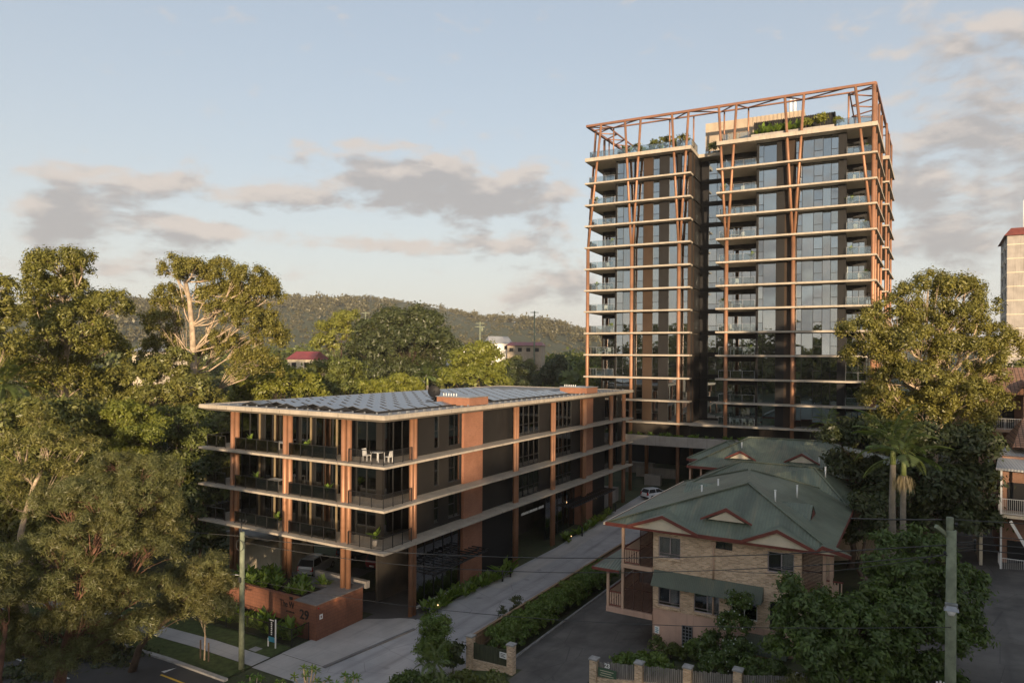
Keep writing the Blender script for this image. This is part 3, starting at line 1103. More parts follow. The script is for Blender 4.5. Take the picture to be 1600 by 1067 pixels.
def build_wood_behind():
    spots = []
    for _ in range(150):
        X = RNG.uniform(-190, 150)
        Y = RNG.uniform(-110, -62) - .1 * abs(X)
        top = float(np.interp(X, [-190, -100, -80, -60, -45, -20, -8, 4, 8, 14, 20, 28, 36, 42, 46, 57, 62, 90, 150], [33, 32, 28, 25, 22, 20.5, 20.5, 21.5, 23, 25, 28, 33, 36, 36, 28, 28, 35, 34, 32]))  # crown heights shaped to set where this unseen wood's shade falls
        top += RNG.normal() * 1.1 - .6
        g = HW(X, Y)
        H = max(6, (top - g)) / .95
        spots.append((X, Y, g, RNG.uniform(4.2, 6.4), H))
    P = []
    for (X, Y, z, R_, H) in spots:
        for k in (0.0, .22, .42, .60):  # lower foliage layers added to keep the low sun from leaking through
            P.append((X + RNG.normal() * 1.2, Y + RNG.normal() * 1.2, z - H * k, R_ * (1 - k * .3), H))
    merged_wood('woodland', P, LEAF['olive'], per=185, leaf=.82)


build_wood_behind()


def build_haze():
    mb = MB()
    mb.box(-2900, -2900, -8, 2900, 2900, 172)
    m = bpy.data.materials.new('haze_air')
    m.use_nodes = True
    t = m.node_tree
    t.nodes.clear()
    o = nd(t, 'ShaderNodeOutputMaterial')
    v = nd(t, 'ShaderNodeVolumePrincipled', {'Color': (.96, .93, .90, 1), 'Density': .00016, 'Anisotropy': .2})
    t.links.new(v.outputs[0], o.inputs['Volume'])
    me = mb.mesh('haze')
    me.materials.append(m)
    h = link('haze', me)
    h['kind'] = 'stuff'


build_haze()


# ------------------------------------------------------------------ low apartment building with the solar roof
def text_mesh(name, s, size, depth=.02, bold=0.0, align='LEFT'):
    cu = bpy.data.curves.new(name, 'FONT')
    cu.body, cu.size, cu.extrude, cu.offset = s, size, depth, bold
    cu.align_x = align
    o = bpy.data.objects.new(name, cu)
    COL.objects.link(o)
    dg = bpy.context.evaluated_depsgraph_get()
    me = bpy.data.meshes.new_from_object(o.evaluated_get(dg))
    bpy.data.objects.remove(o)
    me.name = name
    return me


def put_text(root, name, s, size, face, plane, a, z, mat, depth=.015, bold=0.0, label=None, xs=1.0):
    """lettering standing proud on a wall; face front: reads along +x; face side: reads along +y"""
    me = text_mesh(name, s, size, depth, bold)
    me.materials.append(mat)
    o = link(name, me, root, label)
    bx, by, bz = base_of(root)
    if face == 'front':
        o.matrix_local = Matrix.Translation((a - bx, plane - by, z - bz)) @ Matrix.Rotation(R(90), 4, 'X') @ Matrix.Diagonal((xs, 1, 1, 1))
    else:
        o.matrix_local = Matrix.Translation((plane - bx, a - by, z - bz)) @ Matrix.Rotation(R(90), 4, 'Z') @ Matrix.Rotation(R(90), 4, 'X')
    return o


LBZ = [6.13, 9.22, 12.39, 16.04]          # slab tops
LB = thing('apartment_building', 'four storey apartment building with copper columns and solar panels on its flat roof', 'apartment building', FS, -10, 20, 0)


def build_low_block():
    X0, Y1 = -21.2, 50.4
    # slabs: bevelled edge, the roof one deeper
    for i, z in enumerate(LBZ):
        th = .30 if i < 3 else .46
        mb = MB()
        e = .06
        o = [(X0, 0), (0, 0), (0, Y1), (X0, Y1)]
        o2 = [(X0 + .5, .5), (-.5, .5), (-.5, Y1 - .5), (X0 + .5, Y1 - .5)]
        mb.face([(x, y, z) for x, y in o])
        for k in range(4):
            a, b = o[k], o[(k + 1) % 4]
            a2, b2 = o2[k], o2[(k + 1) % 4]
            mb.face([(a[0], a[1], z - th * .55), (b[0], b[1], z - th * .55), (b[0], b[1], z), (a[0], a[1], z)])
            mb.face([(a2[0], a2[1], z - th), (b2[0], b2[1], z - th), (b[0], b[1], z - th * .55), (a[0], a[1], z - th * .55)])
        mb.face([(x, y, z - th) for x, y in reversed(o2)])
        part(LB, 'floor_slab' if i < 3 else 'roof_slab', mb, MT['slab'])
    for i, z in enumerate(LBZ):
        th = .30 if i < 3 else .46
        mb = MB()
        for y in (8.3, 16.5, 24.7, 32.9, 41.1):
            mb.box(-.02, y, z - th * .54, .003, y + .03, z - .004)
        for x in (-17.5, -14.3, -11.0, -7.8, -4.6):
            mb.box(x, -.003, z - th * .54, x + .03, .02, z - .004)
        part(LB, 'slab_joint', mb, MT['dark'])['kind'] = 'stuff'
    mb = MB()
    mb.box(X0 + .55, .55, 16.044, -.55, Y1 - .55, 16.06)
    part(LB, 'roof_membrane', mb, MT['roofgrey'])
    mb = MB()
    for (a, b, c, d) in ((X0, 0, 0, .5), (X0, Y1 - .5, 0, Y1), (X0, .5, X0 + .5, Y1 - .5), (-.5, .5, 0, Y1 - .5)):
        mb.box(a + .02, b + .02, 16.043, c - .02, d - .02, 16.11)
    part(LB, 'roof_upstand', mb, MT['slab'])
    # paired columns
    def pair(x, y, dx, dy, z0=0.0, r=.205):
        for k in (0, 1):
            mb = MB()
            mb.tube([(x + dx * k, y + dy * k, z0), (x + dx * k, y + dy * k, 16.04 - .46)], r, 14)
            part(LB, 'column', mb, MT['column'])
    for x in (-17.85, -11.35, -4.9):
        pair(x, .95, .53, .04, 2.0 if x < -5 else 2.2)
    for y in (4.2, 20.3, 28.3, 36.4, 44.6, 49.0):
        pair(-.95, y + .1, 0, .42, HS(0, y) - .2, .19)
    pair(-20.3, 12.0, 0, .46)
    # storeys
    zs = [(LBZ[0], LBZ[1] - .30), (LBZ[1], LBZ[2] - .30), (LBZ[2], LBZ[3] - .46)]
    for s, (z0, z1) in enumerate(zs):
        # front: glazing line set back behind the balconies
        mb = MB()
        mb.box(-19.6, 6.6, z0 + .005, -1.9, 6.9, z1 - .005)
        part(LB, 'inner_wall', mb, MT['interior'])
        for k, (a0, a1) in enumerate(((-19.4, -17.2), (-16.4, -12.3), (-11.9, -10.4), (-10.2, -6.2), (-5.6, -3.4))):
            n = max(2, round((a1 - a0) / 1.1))
            window(LB, 'front', 3.05, a0, a1, z0 + .02, z1 - .02, [(i / n, (i + 1) / n, 0, 1) for i in range(n)], MT['glass2'], MT['frame'], .07, 'sliding_door', 'pane')
        for (a0, a1, m) in ((-17.2, -16.4, 'grey'), (-12.3, -11.9, 'grey'), (-10.4, -10.2, 'dark'), (-6.2, -5.6, 'grey'), (-3.4, -2.8, 'grey')):
            mb = MB()
            mb.box(a0, 2.95, z0 + .005, a1, 3.25, z1 - .005)
            part(LB, 'wall_panel', mb, MT[m])
        # pale blade fins of the party walls, standing on the balconies
        for a in (-16.85, -14.9, -10.55, -7.6):
            mb = MB()
            mb.box(a, 2.84, z0 + .005, a + .15, 2.94, z1 - .005)
            part(LB, 'fin', mb, MT['curtain'])
        # curtains behind the glass
        for a0, a1 in ((-16.2, -15.6), (-12.9, -12.4), (-9.9, -9.2), (-5.5, -4.6)):
            if (s * 7 + int(a0 * 10)) % 3 == 0 and s < 2:
                continue
            mb = MB()
            n = 6
            for i in range(n):
                x = a0 + (a1 - a0) * i / n
                mb.box(x, 3.5 + .04 * (i % 2), z0 + .1, x + (a1 - a0) / n - .004, 3.54 + .04 * (i % 2), z1 - .15)
            part(LB, 'curtain', mb, MT['curtain'])
        # corner: glazed side of the corner balcony and its gold lit end wall
        window(LB, 'side', -2.8, 3.26, 6.6, z0 + .02, z1 - .02, [(0, .33, 0, 1), (.33, .66, 0, 1), (.66, 1, 0, 1)], MT['glass2'], MT['frame'], .07, 'sliding_door', 'pane')
        # balustrades: dark smoked glass on the front, bars at the corner
        pts = [(-20.75, 9.5), (-20.75, .55), (-18.3, .55)]
        railing(LB, pts, z0, 1.02, MT['frame'], MT['smoke'])
        for (a, b) in ((-17.0, -11.7), (-10.45, -5.25)):
            railing(LB, [(a, .55), (b, .55)], z0, 1.02, MT['frame'], MT['smoke'])
        railing(LB, [(-4.0, .55), (-.55, .55), (-.55, 3.85)], z0, 1.02, MT['frame'], None, .11, 1.15)
        # right-hand wall: panels, brick piers, windows  (plane x = -1.55)
        P = -1.55
        def panel(a0, a1, m='grey', d0=0.0):
            mb = MB()
            fbox(mb, 'side', P, a0, a1, d0, .3, z0 + .005, z1 - .005)
            part(LB, 'wall_panel', mb, MT[m])
        panel(5.1, 8.05), panel(8.75, 10.1), panel(11.95, 12.05)
        window(LB, 'side', P - .03, 8.05, 8.75, z0 + .35, z1 - .02, [(0, 1, 0, .52), (0, 1, .52, 1)], MT['glass2'], MT['frame'])
        window(LB, 'side', P - .03, 10.1, 11.95, z0 + .35, z1 - .02, [(0, .5, 0, .5), (0, .5, .5, 1), (.5, 1, 0, 1)], MT['glass2'], MT['frame'])
        mb = MB()
        fbox(mb, 'side', P, 8.05, 8.75, .02, .3, z0 + .005, z0 + .35)
        fbox(mb, 'side', P, 10.1, 11.95, .02, .3, z0 + .005, z0 + .35)
        part(LB, 'wall_panel', mb, MT['grey'])
        mb = MB()
        mb.box(-3.0, 12.05, z0 + .005, -1.3, 15.1, z1 - .005)
        part(LB, 'brick_pier', mb, MT['redbrick'])
        panel(15.1, 19.9)
        for a0, a1, n in ((20.95, 26.6, 5), (29.1, 34.5, 5)):
            cells = []
            for i in range(n):
                cells += [(i / n, (i + 1) / n, 0, .36), (i / n, (i + 1) / n, .36, 1)]
            window(LB, 'side', P - .03, a0, a1, z0 + .02, z1 - .02, cells, MT['glass2'], MT['frame'], .09)
        panel(19.9, 20.95, 'dark'), panel(26.6, 29.1, 'dark'), panel(34.5, 36.9, 'dark')
        mb = MB()
        mb.box(-3.0, 36.9, z0 + .005, -1.3, 40.0, z1 - .005)
        part(LB, 'brick_pier', mb, MT['redbrick'])
        panel(40.0, 44.3, 'dark')
        window(LB, 'side', P - .03, 44.3, 48.9, z0 + .02, z1 - .02, [(i / 3, (i + 1) / 3, 0, 1) for i in range(3)], MT['glass2'], MT['frame'], .09)
        panel(48.9, 50.0, 'dark')
        # rooms behind the side windows
        mb = MB()
        mb.box(-5.2, 5.2, z0 + .005, -5.0, 50, z1 - .005)
        part(LB, 'inner_wall', mb, MT['interior'])
        for a0, a1 in ((21.3, 22.4), (24.0, 24.6), (30.2, 31.2), (46.0, 46.8)):
            mb = MB()
            mb.box(-2.1, a0 + .3 * s, z0 + .02, -2.06, a1 + .25 * s, z0 + (1.1 if s == 2 else 1.9))
            part(LB, 'blind', mb, MT['blind'])
        # back and far side, plain
        mb = MB()
        mb.box(-20.0, 9.8, z0 + .005, -19.7, 49.4, z1 - .005)
        mb.box(-19.7, 49.1, z0 + .005, -1.9, 49.4, z1 - .005)
        part(LB, 'rear_wall', mb, MT['grey'])
    # ground floor
    z1 = LBZ[0] - .30
    P = -1.55
    def gpanel(a0, a1, m, d0=0.0, zt=z1 - .005):
        mb = MB()
        fbox(mb, 'side', P, a0, a1, d0, .3, HS(0, a0) - .3, zt)
        part(LB, 'wall_panel', mb, MT[m])
    window(LB, 'side', P, 5.6, 11.95, .35, z1 - .02, [(i / 5, (i + 1) / 5, v0, v1) for i in range(5) for v0, v1 in ((0, .62), (.62, 1))], MT['glass2'], MT['frame'], .09)
    gpanel(5.6, 11.95, 'white', -.03, .35)
    mb = MB()
    mb.box(-3.0, 12.05, -.2, -1.3, 15.1, z1 - .005)
    part(LB, 'brick_pier', mb, MT['redbrick'])
    gpanel(15.1, 20.0, 'dark')
    gpanel(20.0, 21.2, 'dark', .1)
    # entrance recess
    mb = MB()
    mb.box(-6.2, 21.2, -.1, -6.0, 33.5, z1 - .005)
    mb.box(-6.0, 21.2, -.1, -1.86, 21.4, z1 - .005)
    part(LB, 'inner_wall', mb, MT['interior'])
    window(LB, 'side', -2.2, 29.3, 36.8, .3, z1 - .02, [(i / 5, (i + 1) / 5, v0, v1) for i in range(5) for v0, v1 in ((0, .6), (.6, 1))], MT['glass2'], MT['frame'], .09)
    mb = MB()
    mb.box(-3.0, 36.9, .1, -1.3, 40.0, z1 - .005)
    part(LB, 'brick_pier', mb, MT['redbrick'])
    gpanel(40.0, 44.3, 'dark')
    mb = MB()
    mb.box(-6.0, 44.3, .5, -1.9, 50, 2.9)
    part(LB, 'low_wall', mb, MT['planter'])
    mb = MB()
    mb.box(-7.5, 12, -.1, -7.2, 50, z1 - .005)
    mb.box(-20, 16.0, -.1, -7.5, 16.3, z1 - .005)
    mb.box(-5.6, 5.5, -.1, -5.4, 12.0, z1 - .005)
    part(LB, 'inner_wall', mb, MT['interior'])
    # long steel awnings over the path
    for (a0, a1, za, zb) in ((5.4, 13.4, 3.2, 3.35), (30.5, 43.0, 3.9, 3.9)):
        mb = MB()
        for x in (-.55, .35):
            mb.bar((x, a0, za), (x, a1, zb), .12, .18)
        n = int((a1 - a0) / .55)
        for k in range(n + 1):
            y = a0 + (a1 - a0) * k / n
            z = za + (zb - za) * k / n
            mb.bar((-1.5, y, z + .10), (.5, y, z + .10), .06, .10)
        part(LB, 'awning', mb, MT['frame'])
    # suspended lettering over the entrance
    mb = MB()
    mb.bar((-1.45, 22.6, 4.32), (-1.45, 27.6, 4.32), .04, .05)
    for y in (23.6, 26.6):
        mb.bar((-1.45, y, 4.345), (-1.45, y, z1 - .01), .03)
    r = part(LB, 'hanging_sign', mb, MT['frame'])
    # separate word-like rows of small raised letters
    for (a0, a1) in ((22.65, 24.1), (24.3, 26.1), (26.3, 27.5)):
        mb = MB()
        y = a0
        k = 0
        while y < a1 - .1:
            w = .10 + .05 * ((k * 7) % 3)
            mb.box(-1.47, y, 4.35, -1.43, y + w, 4.35 + (.24 if k % 3 else .20))
            y += w + .05
            k += 1
        part(r, 'lettering', mb, MT['white'])
    # brick service boxes on the roof with grey cappings
    for (y0, y1) in ((12.05, 15.1), (36.9, 40.0)):
        mb = MB()
        mb.box(-4.3, y0, 16.112, -.75, y1, 16.8)
        b = part(LB, 'brick_plant_box', mb, MT['redbrick'])
        mb = MB()
        mb.box(-4.38, y0 - .08, 16.802, -.67, y1 + .08, 16.88)
        part(b, 'capping', mb, MT['metalgrey'])
        mb = MB()
        for k in range(6):
            mb.tube([(-3.9 + .28 * k, y0 + .5, 16.882), (-3.9 + .28 * k, y0 + .5, 17.12)], .05, 6)
        part(b, 'vent_pipe', mb, MT['white'])
    # satellite dish
    mb = MB()
    mb.tube([(-6.2, 14.2, 16.06), (-6.2, 14.2, 16.75)], .04, 8)
    d = part(LB, 'satellite_dish', mb, MT['frame'])
    mb = MB()
    c, ax = Vector((-6.15, 14.0, 17.05)), Vector((.75, -.55, .35)).normalized()
    u = ax.cross(Vector((0, 0, 1))).normalized()
    w = u.cross(ax)
    rings = []
    for i in range(5):
        rr = .62 * i / 4
        rings.append([c + ax * (.22 * (rr / .62) ** 2) + (u * math.cos(t) + w * math.sin(t)) * rr for t in [2 * math.pi * k / 16 for k in range(16)]])
    for i in range(4):
        for k in range(16):
            mb.face([rings[i][k], rings[i][(k + 1) % 16], rings[i + 1][(k + 1) % 16], rings[i + 1][k]], True)
    mb.tube([c, c + ax * .55], .02, 5)
    part(d, 'reflector', mb, MT['dark'])
    # tilted solar panels, back to back in seven rows
    pm = {}
    for side in (0, 1):
        mb = MB()
        a, h, L = 1.02, .24, 1.42
        if side == 0:
            p = [(0, 0, 0), (a, 0, h), (a, L, h), (0, L, 0)]
        else:
            p = [(a, 0, h), (2 * a, 0, 0), (2 * a, L, 0), (a, L, h)]
        q = [(x, y, z + .035) for x, y, z in p]
        mb.hull8([p[0], p[1], p[2], p[3], q[0], q[1], q[2], q[3]])
        me = mb.mesh('solar_panel')
        me.materials.append(MT['solar'])
        pm[side] = me
    bx, by, bz = base_of(LB)
    for r_ in range(7):
        x = -17.3 + r_ * 2.18
        for k in range(20):
            y = 1.55 + k * 1.68
            if (r_ >= 5 and (11 < y < 17)) or (r_ == 6 and y > 34) or (r_ >= 4 and 13.5 < y < 15 and r_ < 6):
                continue
            for side in (0, 1):
                o = link('solar_panel', pm[side], LB)
                o.location = (x - bx, y - by + (.84 if r_ % 2 else 0), 16.2 - bz)
    mb = MB()
    for r_ in range(7):
        x = -17.3 + r_ * 2.18
        for dx in (.02, 1.0, 2.0):
            mb.box(x + dx - .02, 1.4, 16.062, x + dx + .02, 35.2, 16.195)
        mb.face([(x, 1.5, 16.2), (x + 2.04, 1.5, 16.2), (x + 1.02, 1.5, 16.43)])
    part(LB, 'panel_rails', mb, MT['frame'])
    mb = MB()
    for k in range(46):
        mb.box(-.95, 1.5 + k * 1.05, 16.062, -.8, 1.75 + k * 1.05, 16.22)
    for k in range(16):
        mb.box(-19.5 + k * 1.2, .75, 16.112, -19.4 + k * 1.2, .85, 16.24)
    part(LB, 'roof_anchors', mb, MT['metalgrey'])['kind'] = 'stuff'


build_low_block()


# ------------------------------------------------------------------ entry planter wall with the number
PW = thing('entry_planter_wall', 'rust brown tiled entry wall and raised planter bearing the number 29', 'planter wall', FS, -8, -1, 0)


def build_planter_wall():
    mb = MB()
    mb.box(-5.9, -2.9, -.3, -3.75, 1.95, 2.58)
    part(PW, 'pier', mb, MT['rustbrick'])
    mb = MB()
    mb.box(-5.93, -2.93, 2.582, -3.72, 1.98, 2.64)
    mb.box(-8.6, .45, 2.582, -5.935, 1.9, 2.635)
    part(PW, 'coping', mb, MT['capstone'])
    mb = MB()
    mb.box(-14.6, -2.45, .75, -5.91, -2.15, 2.6)
    part(PW, 'beam_wall', mb, MT['rustbrick'])
    mb = MB()
    mb.box(-14.6, 1.5, .75, -8.6, 1.8, 2.55)
    mb.box(-14.6, -2.14, .75, -5.92, .4, .95)
    mb.box(-8.6, .5, .75, -5.92, 1.85, 2.58)
    part(PW, 'trough', mb, MT['capstone'])
    mb = MB()
    mb.box(-14.6, -2.13, .952, -5.95, 1.48, 2.35)
    part(PW, 'planting_soil', mb, MT['soil'])
    for x in (-14.0, -10.2):
        mb = MB()
        mb.box(x, -1.4, -.3, x + .4, -1.0, .748)
        part(PW, 'support', mb, MT['dark'])
    mb = MB()
    mb.box(-9.6, 2.6, 2.2, -4.0, 3.0, 2.75)
    part(PW, 'ledge', mb, MT['planter'])
    # lettering
    def serif(root, a, z, w, plane):
        mb = MB()
        mb.box(a - w / 2, plane - .02, z, a + w / 2, plane, z + .03)
        part(root, 'lettering', mb, MT['black'])
    put_text(PW, 'lettering', 'The W', .66, 'front', -2.452, -7.98, 1.74, MT['black'], .02, .006, None, .80)
    put_text(PW, 'lettering', '29', .95, 'front', -2.902, -5.38, 1.42, MT['black'], .02, .018)
    mb = MB()
    for k in range(7):
        mb.box(-7.3 + k * .15, -2.47, 1.38, -7.2 + k * .15, -2.452, 1.38 + .09 + .03 * (k % 2))
    part(PW, 'lettering', mb, MT['black'])
    mb = MB()
    mb.box(-6.9, -2.5, 2.36, -6.6, -2.452, 2.58)
    part(PW, 'emblem', mb, MT['black'])
    mb = MB()
    mb.box(-3.748, -2.55, 1.5, -3.73, -2.25, 1.85)
    s = part(PW, 'notice_plate', mb, MT['white'])
    mb = MB()
    mb.box(-3.729, -2.45, 1.6, -3.726, -2.35, 1.75)
    part(s, 'notice_mark', mb, MT['redtrim'])
    mb = MB()
    mb.box(-3.748, -2.72, 2.32, -3.70, -2.62, 2.40)
    part(PW, 'wall_lamp', mb, MT['lampred'])


build_planter_wall()


def small_lamp(x, y, z, w, fr=FS):
    l = bpy.data.lights.new('lamp_light', 'POINT')
    l.energy, l.color, l.shadow_soft_size = w, (1.0, .6, .28), .05
    o = bpy.data.objects.new('lamp_light', l)
    COL.objects.link(o)
    o.location = fr.W(x, y, z)


small_lamp(-3.5, -.9, 2.5, 1.2)


# ------------------------------------------------------------------ apartment tower
TW = thing('apartment_tower', 'tall dark glass apartment tower wrapped in a copper frame of V shaped columns', 'tower', FT, -19, 12, 1.5)
TZ = [11.3, 14.4, 17.6, 20.8, 23.95, 27.1, 30.2, 33.35, 36.5, 39.67, 42.75, 45.95, 49.45]
SK = .08                      # the right side runs slightly outward


def build_tower():
    rng = random.Random(5)
    # slabs
    for i, z in enumerate(TZ):
        roof = i == len(TZ) - 1
        t0, t1 = (.26, .24) if roof else (.12, .11)
        for nm, poly in (('left', ([(-38.25, 0), (-22.75, 0), (-22.75, 7.2), (-22.75, 27), (-38.25, 27)] if roof else [(-38.25, 0), (-22.75, 0), (-22.75, 1.7), (-23.1, 1.72), (-23.1, 27), (-38.25, 27)])),
                         ('right', [(-19.3, 0), (0, 0), (SK * 14, 14), (SK * 14 - 1.6, 14.05), (SK * 17 - 1.6, 17), (SK * 17 + .35, 17.05), (SK * 31 + .35, 31), (-19.3, 31), (-19.3, 7.2)])):
            mb = MB()
            mb.prism(poly, z - t0, z + t1)
            part(TW, 'roof_slab' if roof else 'floor_slab', mb, MT['slab'])
        if i == 0:
            continue
        mb = MB()
        mb.box(-22.74, 7.0, z - t0, -19.31, 7.25, z + t1 * .9)
        part(TW, 'slab_edge', mb, MT['dark'] if not roof else MT['slab'])
    mb = MB()
    mb.box(-22.745, -.0, TZ[0] - .17, -19.305, 7.0, TZ[0] + .12)
    part(TW, 'floor_slab', mb, MT['slab'])
    mb = MB()
    mb.box(-22.745, 5.0, TZ[-1] - .25, -19.305, 20, TZ[-1] + .22)
    part(TW, 'roof_slab', mb, MT['slab'])
    # opaque cores behind the glass
    mb = MB()
    mb.box(-33.7, 2.6, 9, -23.1, 26, TZ[-1] - .32)
    mb.box(-36.9, 5.4, 9, -33.7, 26, TZ[-1] - .32)
    mb.box(-13.9, 2.6, 9, -3.7, 29, TZ[-1] - .32)
    mb.box(-19.0, 5.6, 9, -13.9, 29, TZ[-1] - .32)
    mb.box(-3.7, 5.2, 9, -1.4, 29, TZ[-1] - .32)
    mb.box(-23.0, 7.9, 9, -19.1, 24, TZ[-1] - .32)
    part(TW, 'core', mb, MT['interior'])
    split = [(0, 1, 0, .4), (0, 1, .4, 1)]
    one = [(0, 1, 0, 1)]
    for i in range(len(TZ) - 1):
        z0, z1 = TZ[i] + .115, TZ[i + 1] - (.145 if i < len(TZ) - 2 else .305)
        F, Gl, Fr = 'front', MT['glass'], MT['frame']

        def pan(x0, x1, m, y0=1.45, y1=1.75, nm='wall_panel'):
            mb = MB()
            mb.box(x0, y0, z0, x1, y1, z1)
            part(TW, nm, mb, MT[m])
        # added balcony ceiling sheets, their pale colour standing in for bounced light
        zc = TZ[i + 1] - (.122 if i < len(TZ) - 2 else .262)
        for (x0, x1, y0, y1) in ((-38.1, -33.97, .15, 4.75), (-19.2, -14.32, .15, 5.0), (-3.44, -.15, .15, 4.6)):
            mb = MB()
            mb.box(x0, y0, zc - .02, x1, y1, zc)
            part(TW, 'soffit', mb, MT['soffit'])
        # left block front
        window(TW, F, 1.5, -33.75, -31.15, z0, z1, [(0, .38, 0, .4), (0, .38, .4, 1), (.38, 1, 0, 1)], Gl, Fr)
        window(TW, F, 1.5, -31.0, -29.75, z0, z1, split, Gl, Fr)
        pan(-31.15, -31.0, 'dark')
        pan(-29.75, -28.40, 'brown')
        window(TW, F, 1.5, -28.40, -27.45, z0, z1, split, Gl, Fr)
        pan(-27.45, -26.10, 'dark')
        window(TW, F, 1.5, -26.10, -24.85, z0, z1, one, Gl, Fr)
        pan(-24.85, -24.35, 'dark')
        window(TW, F, 1.5, -24.35, -23.35, z0, z1, split, Gl, Fr)
        pan(-23.35, -22.95, 'brown')
        # left balcony recess
        pan(-33.95, -33.76, 'dark', 1.45, 5.0)
        window(TW, F, 4.8, -36.9, -33.95, z0, z1 - .55, [(0, .33, 0, 1), (.33, .66, 0, 1), (.66, 1, 0, 1)], Gl, Fr, .07, 'sliding_door')
        pan(-36.9, -33.95, 'black', 4.8, 4.95, 'head_panel') if False else None
        mb = MB()
        mb.box(-36.9, 4.8, z1 - .545, -33.952, 4.95, z1)
        part(TW, 'head_panel', mb, MT['black'])
        mb = MB()
        mb.box(-37.05, 4.8, z0, -36.905, 26, z1)
        part(TW, 'side_wall', mb, MT['dark'])
        railing(TW, [(-37.95, 4.6), (-37.95, 1.05), (-34.0, 1.05)], z0, 1.05, MT['metalgrey'], MT['balglass'], 0, 1.35, rail=.035)
        # return wall of the left block and the glazed recess
        mb = MB()
        mb.box(-23.0, 1.76, z0, -22.85, 7.0, z1)
        part(TW, 'return_wall', mb, MT['black'])
        mb = MB()
        mb.box(-22.85, 2.3, z0 + .1, -22.80, 2.9, z1 - .1)
        part(TW, 'return_fin', mb, MT['brown'])
        window(TW, F, 7.05, -21.7, -19.3, z0 + .3, z1, [(0, .5, 0, .3), (.5, 1, 0, .3), (0, .5, .3, 1), (.5, 1, .3, 1)], Gl, Fr, .06, 'recess_window')
        mb = MB()
        mb.box(-22.84, 7.05, z0, -21.705, 7.3, z1)
        mb.box(-21.7, 7.08, z0, -19.3, 7.3, z0 + .295)
        part(TW, 'wall_panel', mb, MT['dark'])
        # right block front
        window(TW, F, 1.5, -14.05, -11.75, z0, z1, [(0, .28, 0, .4), (0, .28, .4, 1), (.28, 1, 0, 1)], Gl, Fr)
        pan(-11.75, -10.75, 'dark')
        pan(-10.75, -9.45, 'brown')
        window(TW, F, 1.5, -9.45, -4.35, z0, z1, [(0, .16, 0, .4), (0, .16, .4, 1), (.16, .43, 0, 1), (.43, .64, 0, .4), (.43, .64, .4, 1), (.64, .83, 0, 1), (.83, 1, 0, .4), (.83, 1, .4, 1)], Gl, Fr)
        pan(-4.35, -3.62, 'dark')
        # right block balconies
        pan(-14.3, -14.06, 'dark', 1.45, 5.2)
        window(TW, F, 5.05, -19.0, -14.3, z0, z1 - .6, [(k / 4, (k + 1) / 4, 0, 1) for k in range(4)], Gl, Fr, .07, 'sliding_door')
        mb = MB()
        mb.box(-19.0, 5.05, z1 - .595, -14.302, 5.2, z1)
        part(TW, 'head_panel', mb, MT['black'])
        mb = MB()
        mb.box(-19.15, 5.05, z0, -19.005, 28, z1)
        part(TW, 'side_wall', mb, MT['dark'])
        railing(TW, [(-19.0, 4.9), (-19.0, 1.0), (-14.35, 1.0)], z0, 1.05, MT['metalgrey'], MT['balglass'], 0, 1.5, rail=.035)
        pan(-3.61, -3.45, 'dark', 1.45, 4.8)
        window(TW, F, 4.65, -3.45, -1.3, z0, z1 - .6, [(k / 3, (k + 1) / 3, 0, 1) for k in range(3)], Gl, Fr, .07, 'sliding_door')
        mb = MB()
        mb.box(-3.45, 4.65, z1 - .595, -1.302, 4.8, z1)
        part(TW, 'head_panel', mb, MT['black'])
        railing(TW, [(-3.4, 1.0), (-.55, 1.0), (-.3, 4.5)], z0, 1.05, MT['metalgrey'], MT['balglass'], 0, 1.45, rail=.035)
        # right side
        mb = MB()
        mb.box(-1.3, 4.8, z0, -1.1, 13.9, z1)
        mb.box(-.9, 17.2, z0, -.7, 28.9, z1)
        part(TW, 'side_wall', mb, MT['dark'])
        # a few drawn blinds
        for (x0, x1) in ((-33.7, -32.9), (-30.9, -29.9), (-28.3, -27.5), (-13.3, -11.9), (-8.5, -7.4), (-7.2, -6.2), (-6.1, -5.2), (-5.1, -4.5), (-26, -25)):
            if rng.random() < .42:
                mb = MB()
                mb.box(x0, 1.8, z0 + (.1 if rng.random() < .5 else 1.2), x1, 1.84, z1 - .05)
                part(TW, 'blind', mb, MT['blind'])
    # straight columns, then V legs from the eighth floor to the crown beam
    def column(p0, p1, r, nm='column', nn=12):
        mb = MB()
        mb.tube([p0, p1], r, nn)
        part(TW, nm, mb, MT['column'])
    top = 54.45
    for xc in (-31.2, -24.4, -18.0, -9.6):
        column((xc, .62, 1.0), (xc, .62, 36.5), .255)
        column((xc - .12, .62, 36.5), (xc - 1.15, .62, top), .175, 'raking_column')
        column((xc + .12, .62, 36.5), (xc + 1.15, .62, top), .175, 'raking_column')
    column((-37.9, .62, 1.0), (-37.9, .62, 36.5), .255)
    column((-37.9, .62, 36.5), (-36.0, .62, top), .175, 'raking_column')
    column((-37.95, .75, 36.5), (-37.75, 3.2, top), .175, 'raking_column')
    column((-.42, .62, 1.0), (-.42, .62, top), .24)
    column((-.55, .64, 36.5), (-2.5, .64, top), .175, 'raking_column')
    for y in (3.6, 8.4, 13.4, 17.6, 23.2, 29.5):
        column((SK * y - .42 + (.35 if y > 16 else 0), y, 1.0), (SK * y - .42 + (.35 if y > 16 else 0), y, top if y < 31 else 50), .16)
    for y in (7.5, 14.5, 24):
        column((-37.9, y, 1.0), (-37.9, y, top), .19)
    for x, y in ((-31.2, 9), (-24.4, 9), (-18, 9), (-9.6, 9)):
        column((x, y, 1.0), (x, y, 11), .30)
    # crown: outer and inner rails tied by zigzag braces
    def beam(p0, p1, w=.26, h=.34, nm='beam'):
        mb = MB()
        mb.bar(p0, p1, w, h)
        part(TW, nm, mb, MT['beam'])
    zb = 54.6
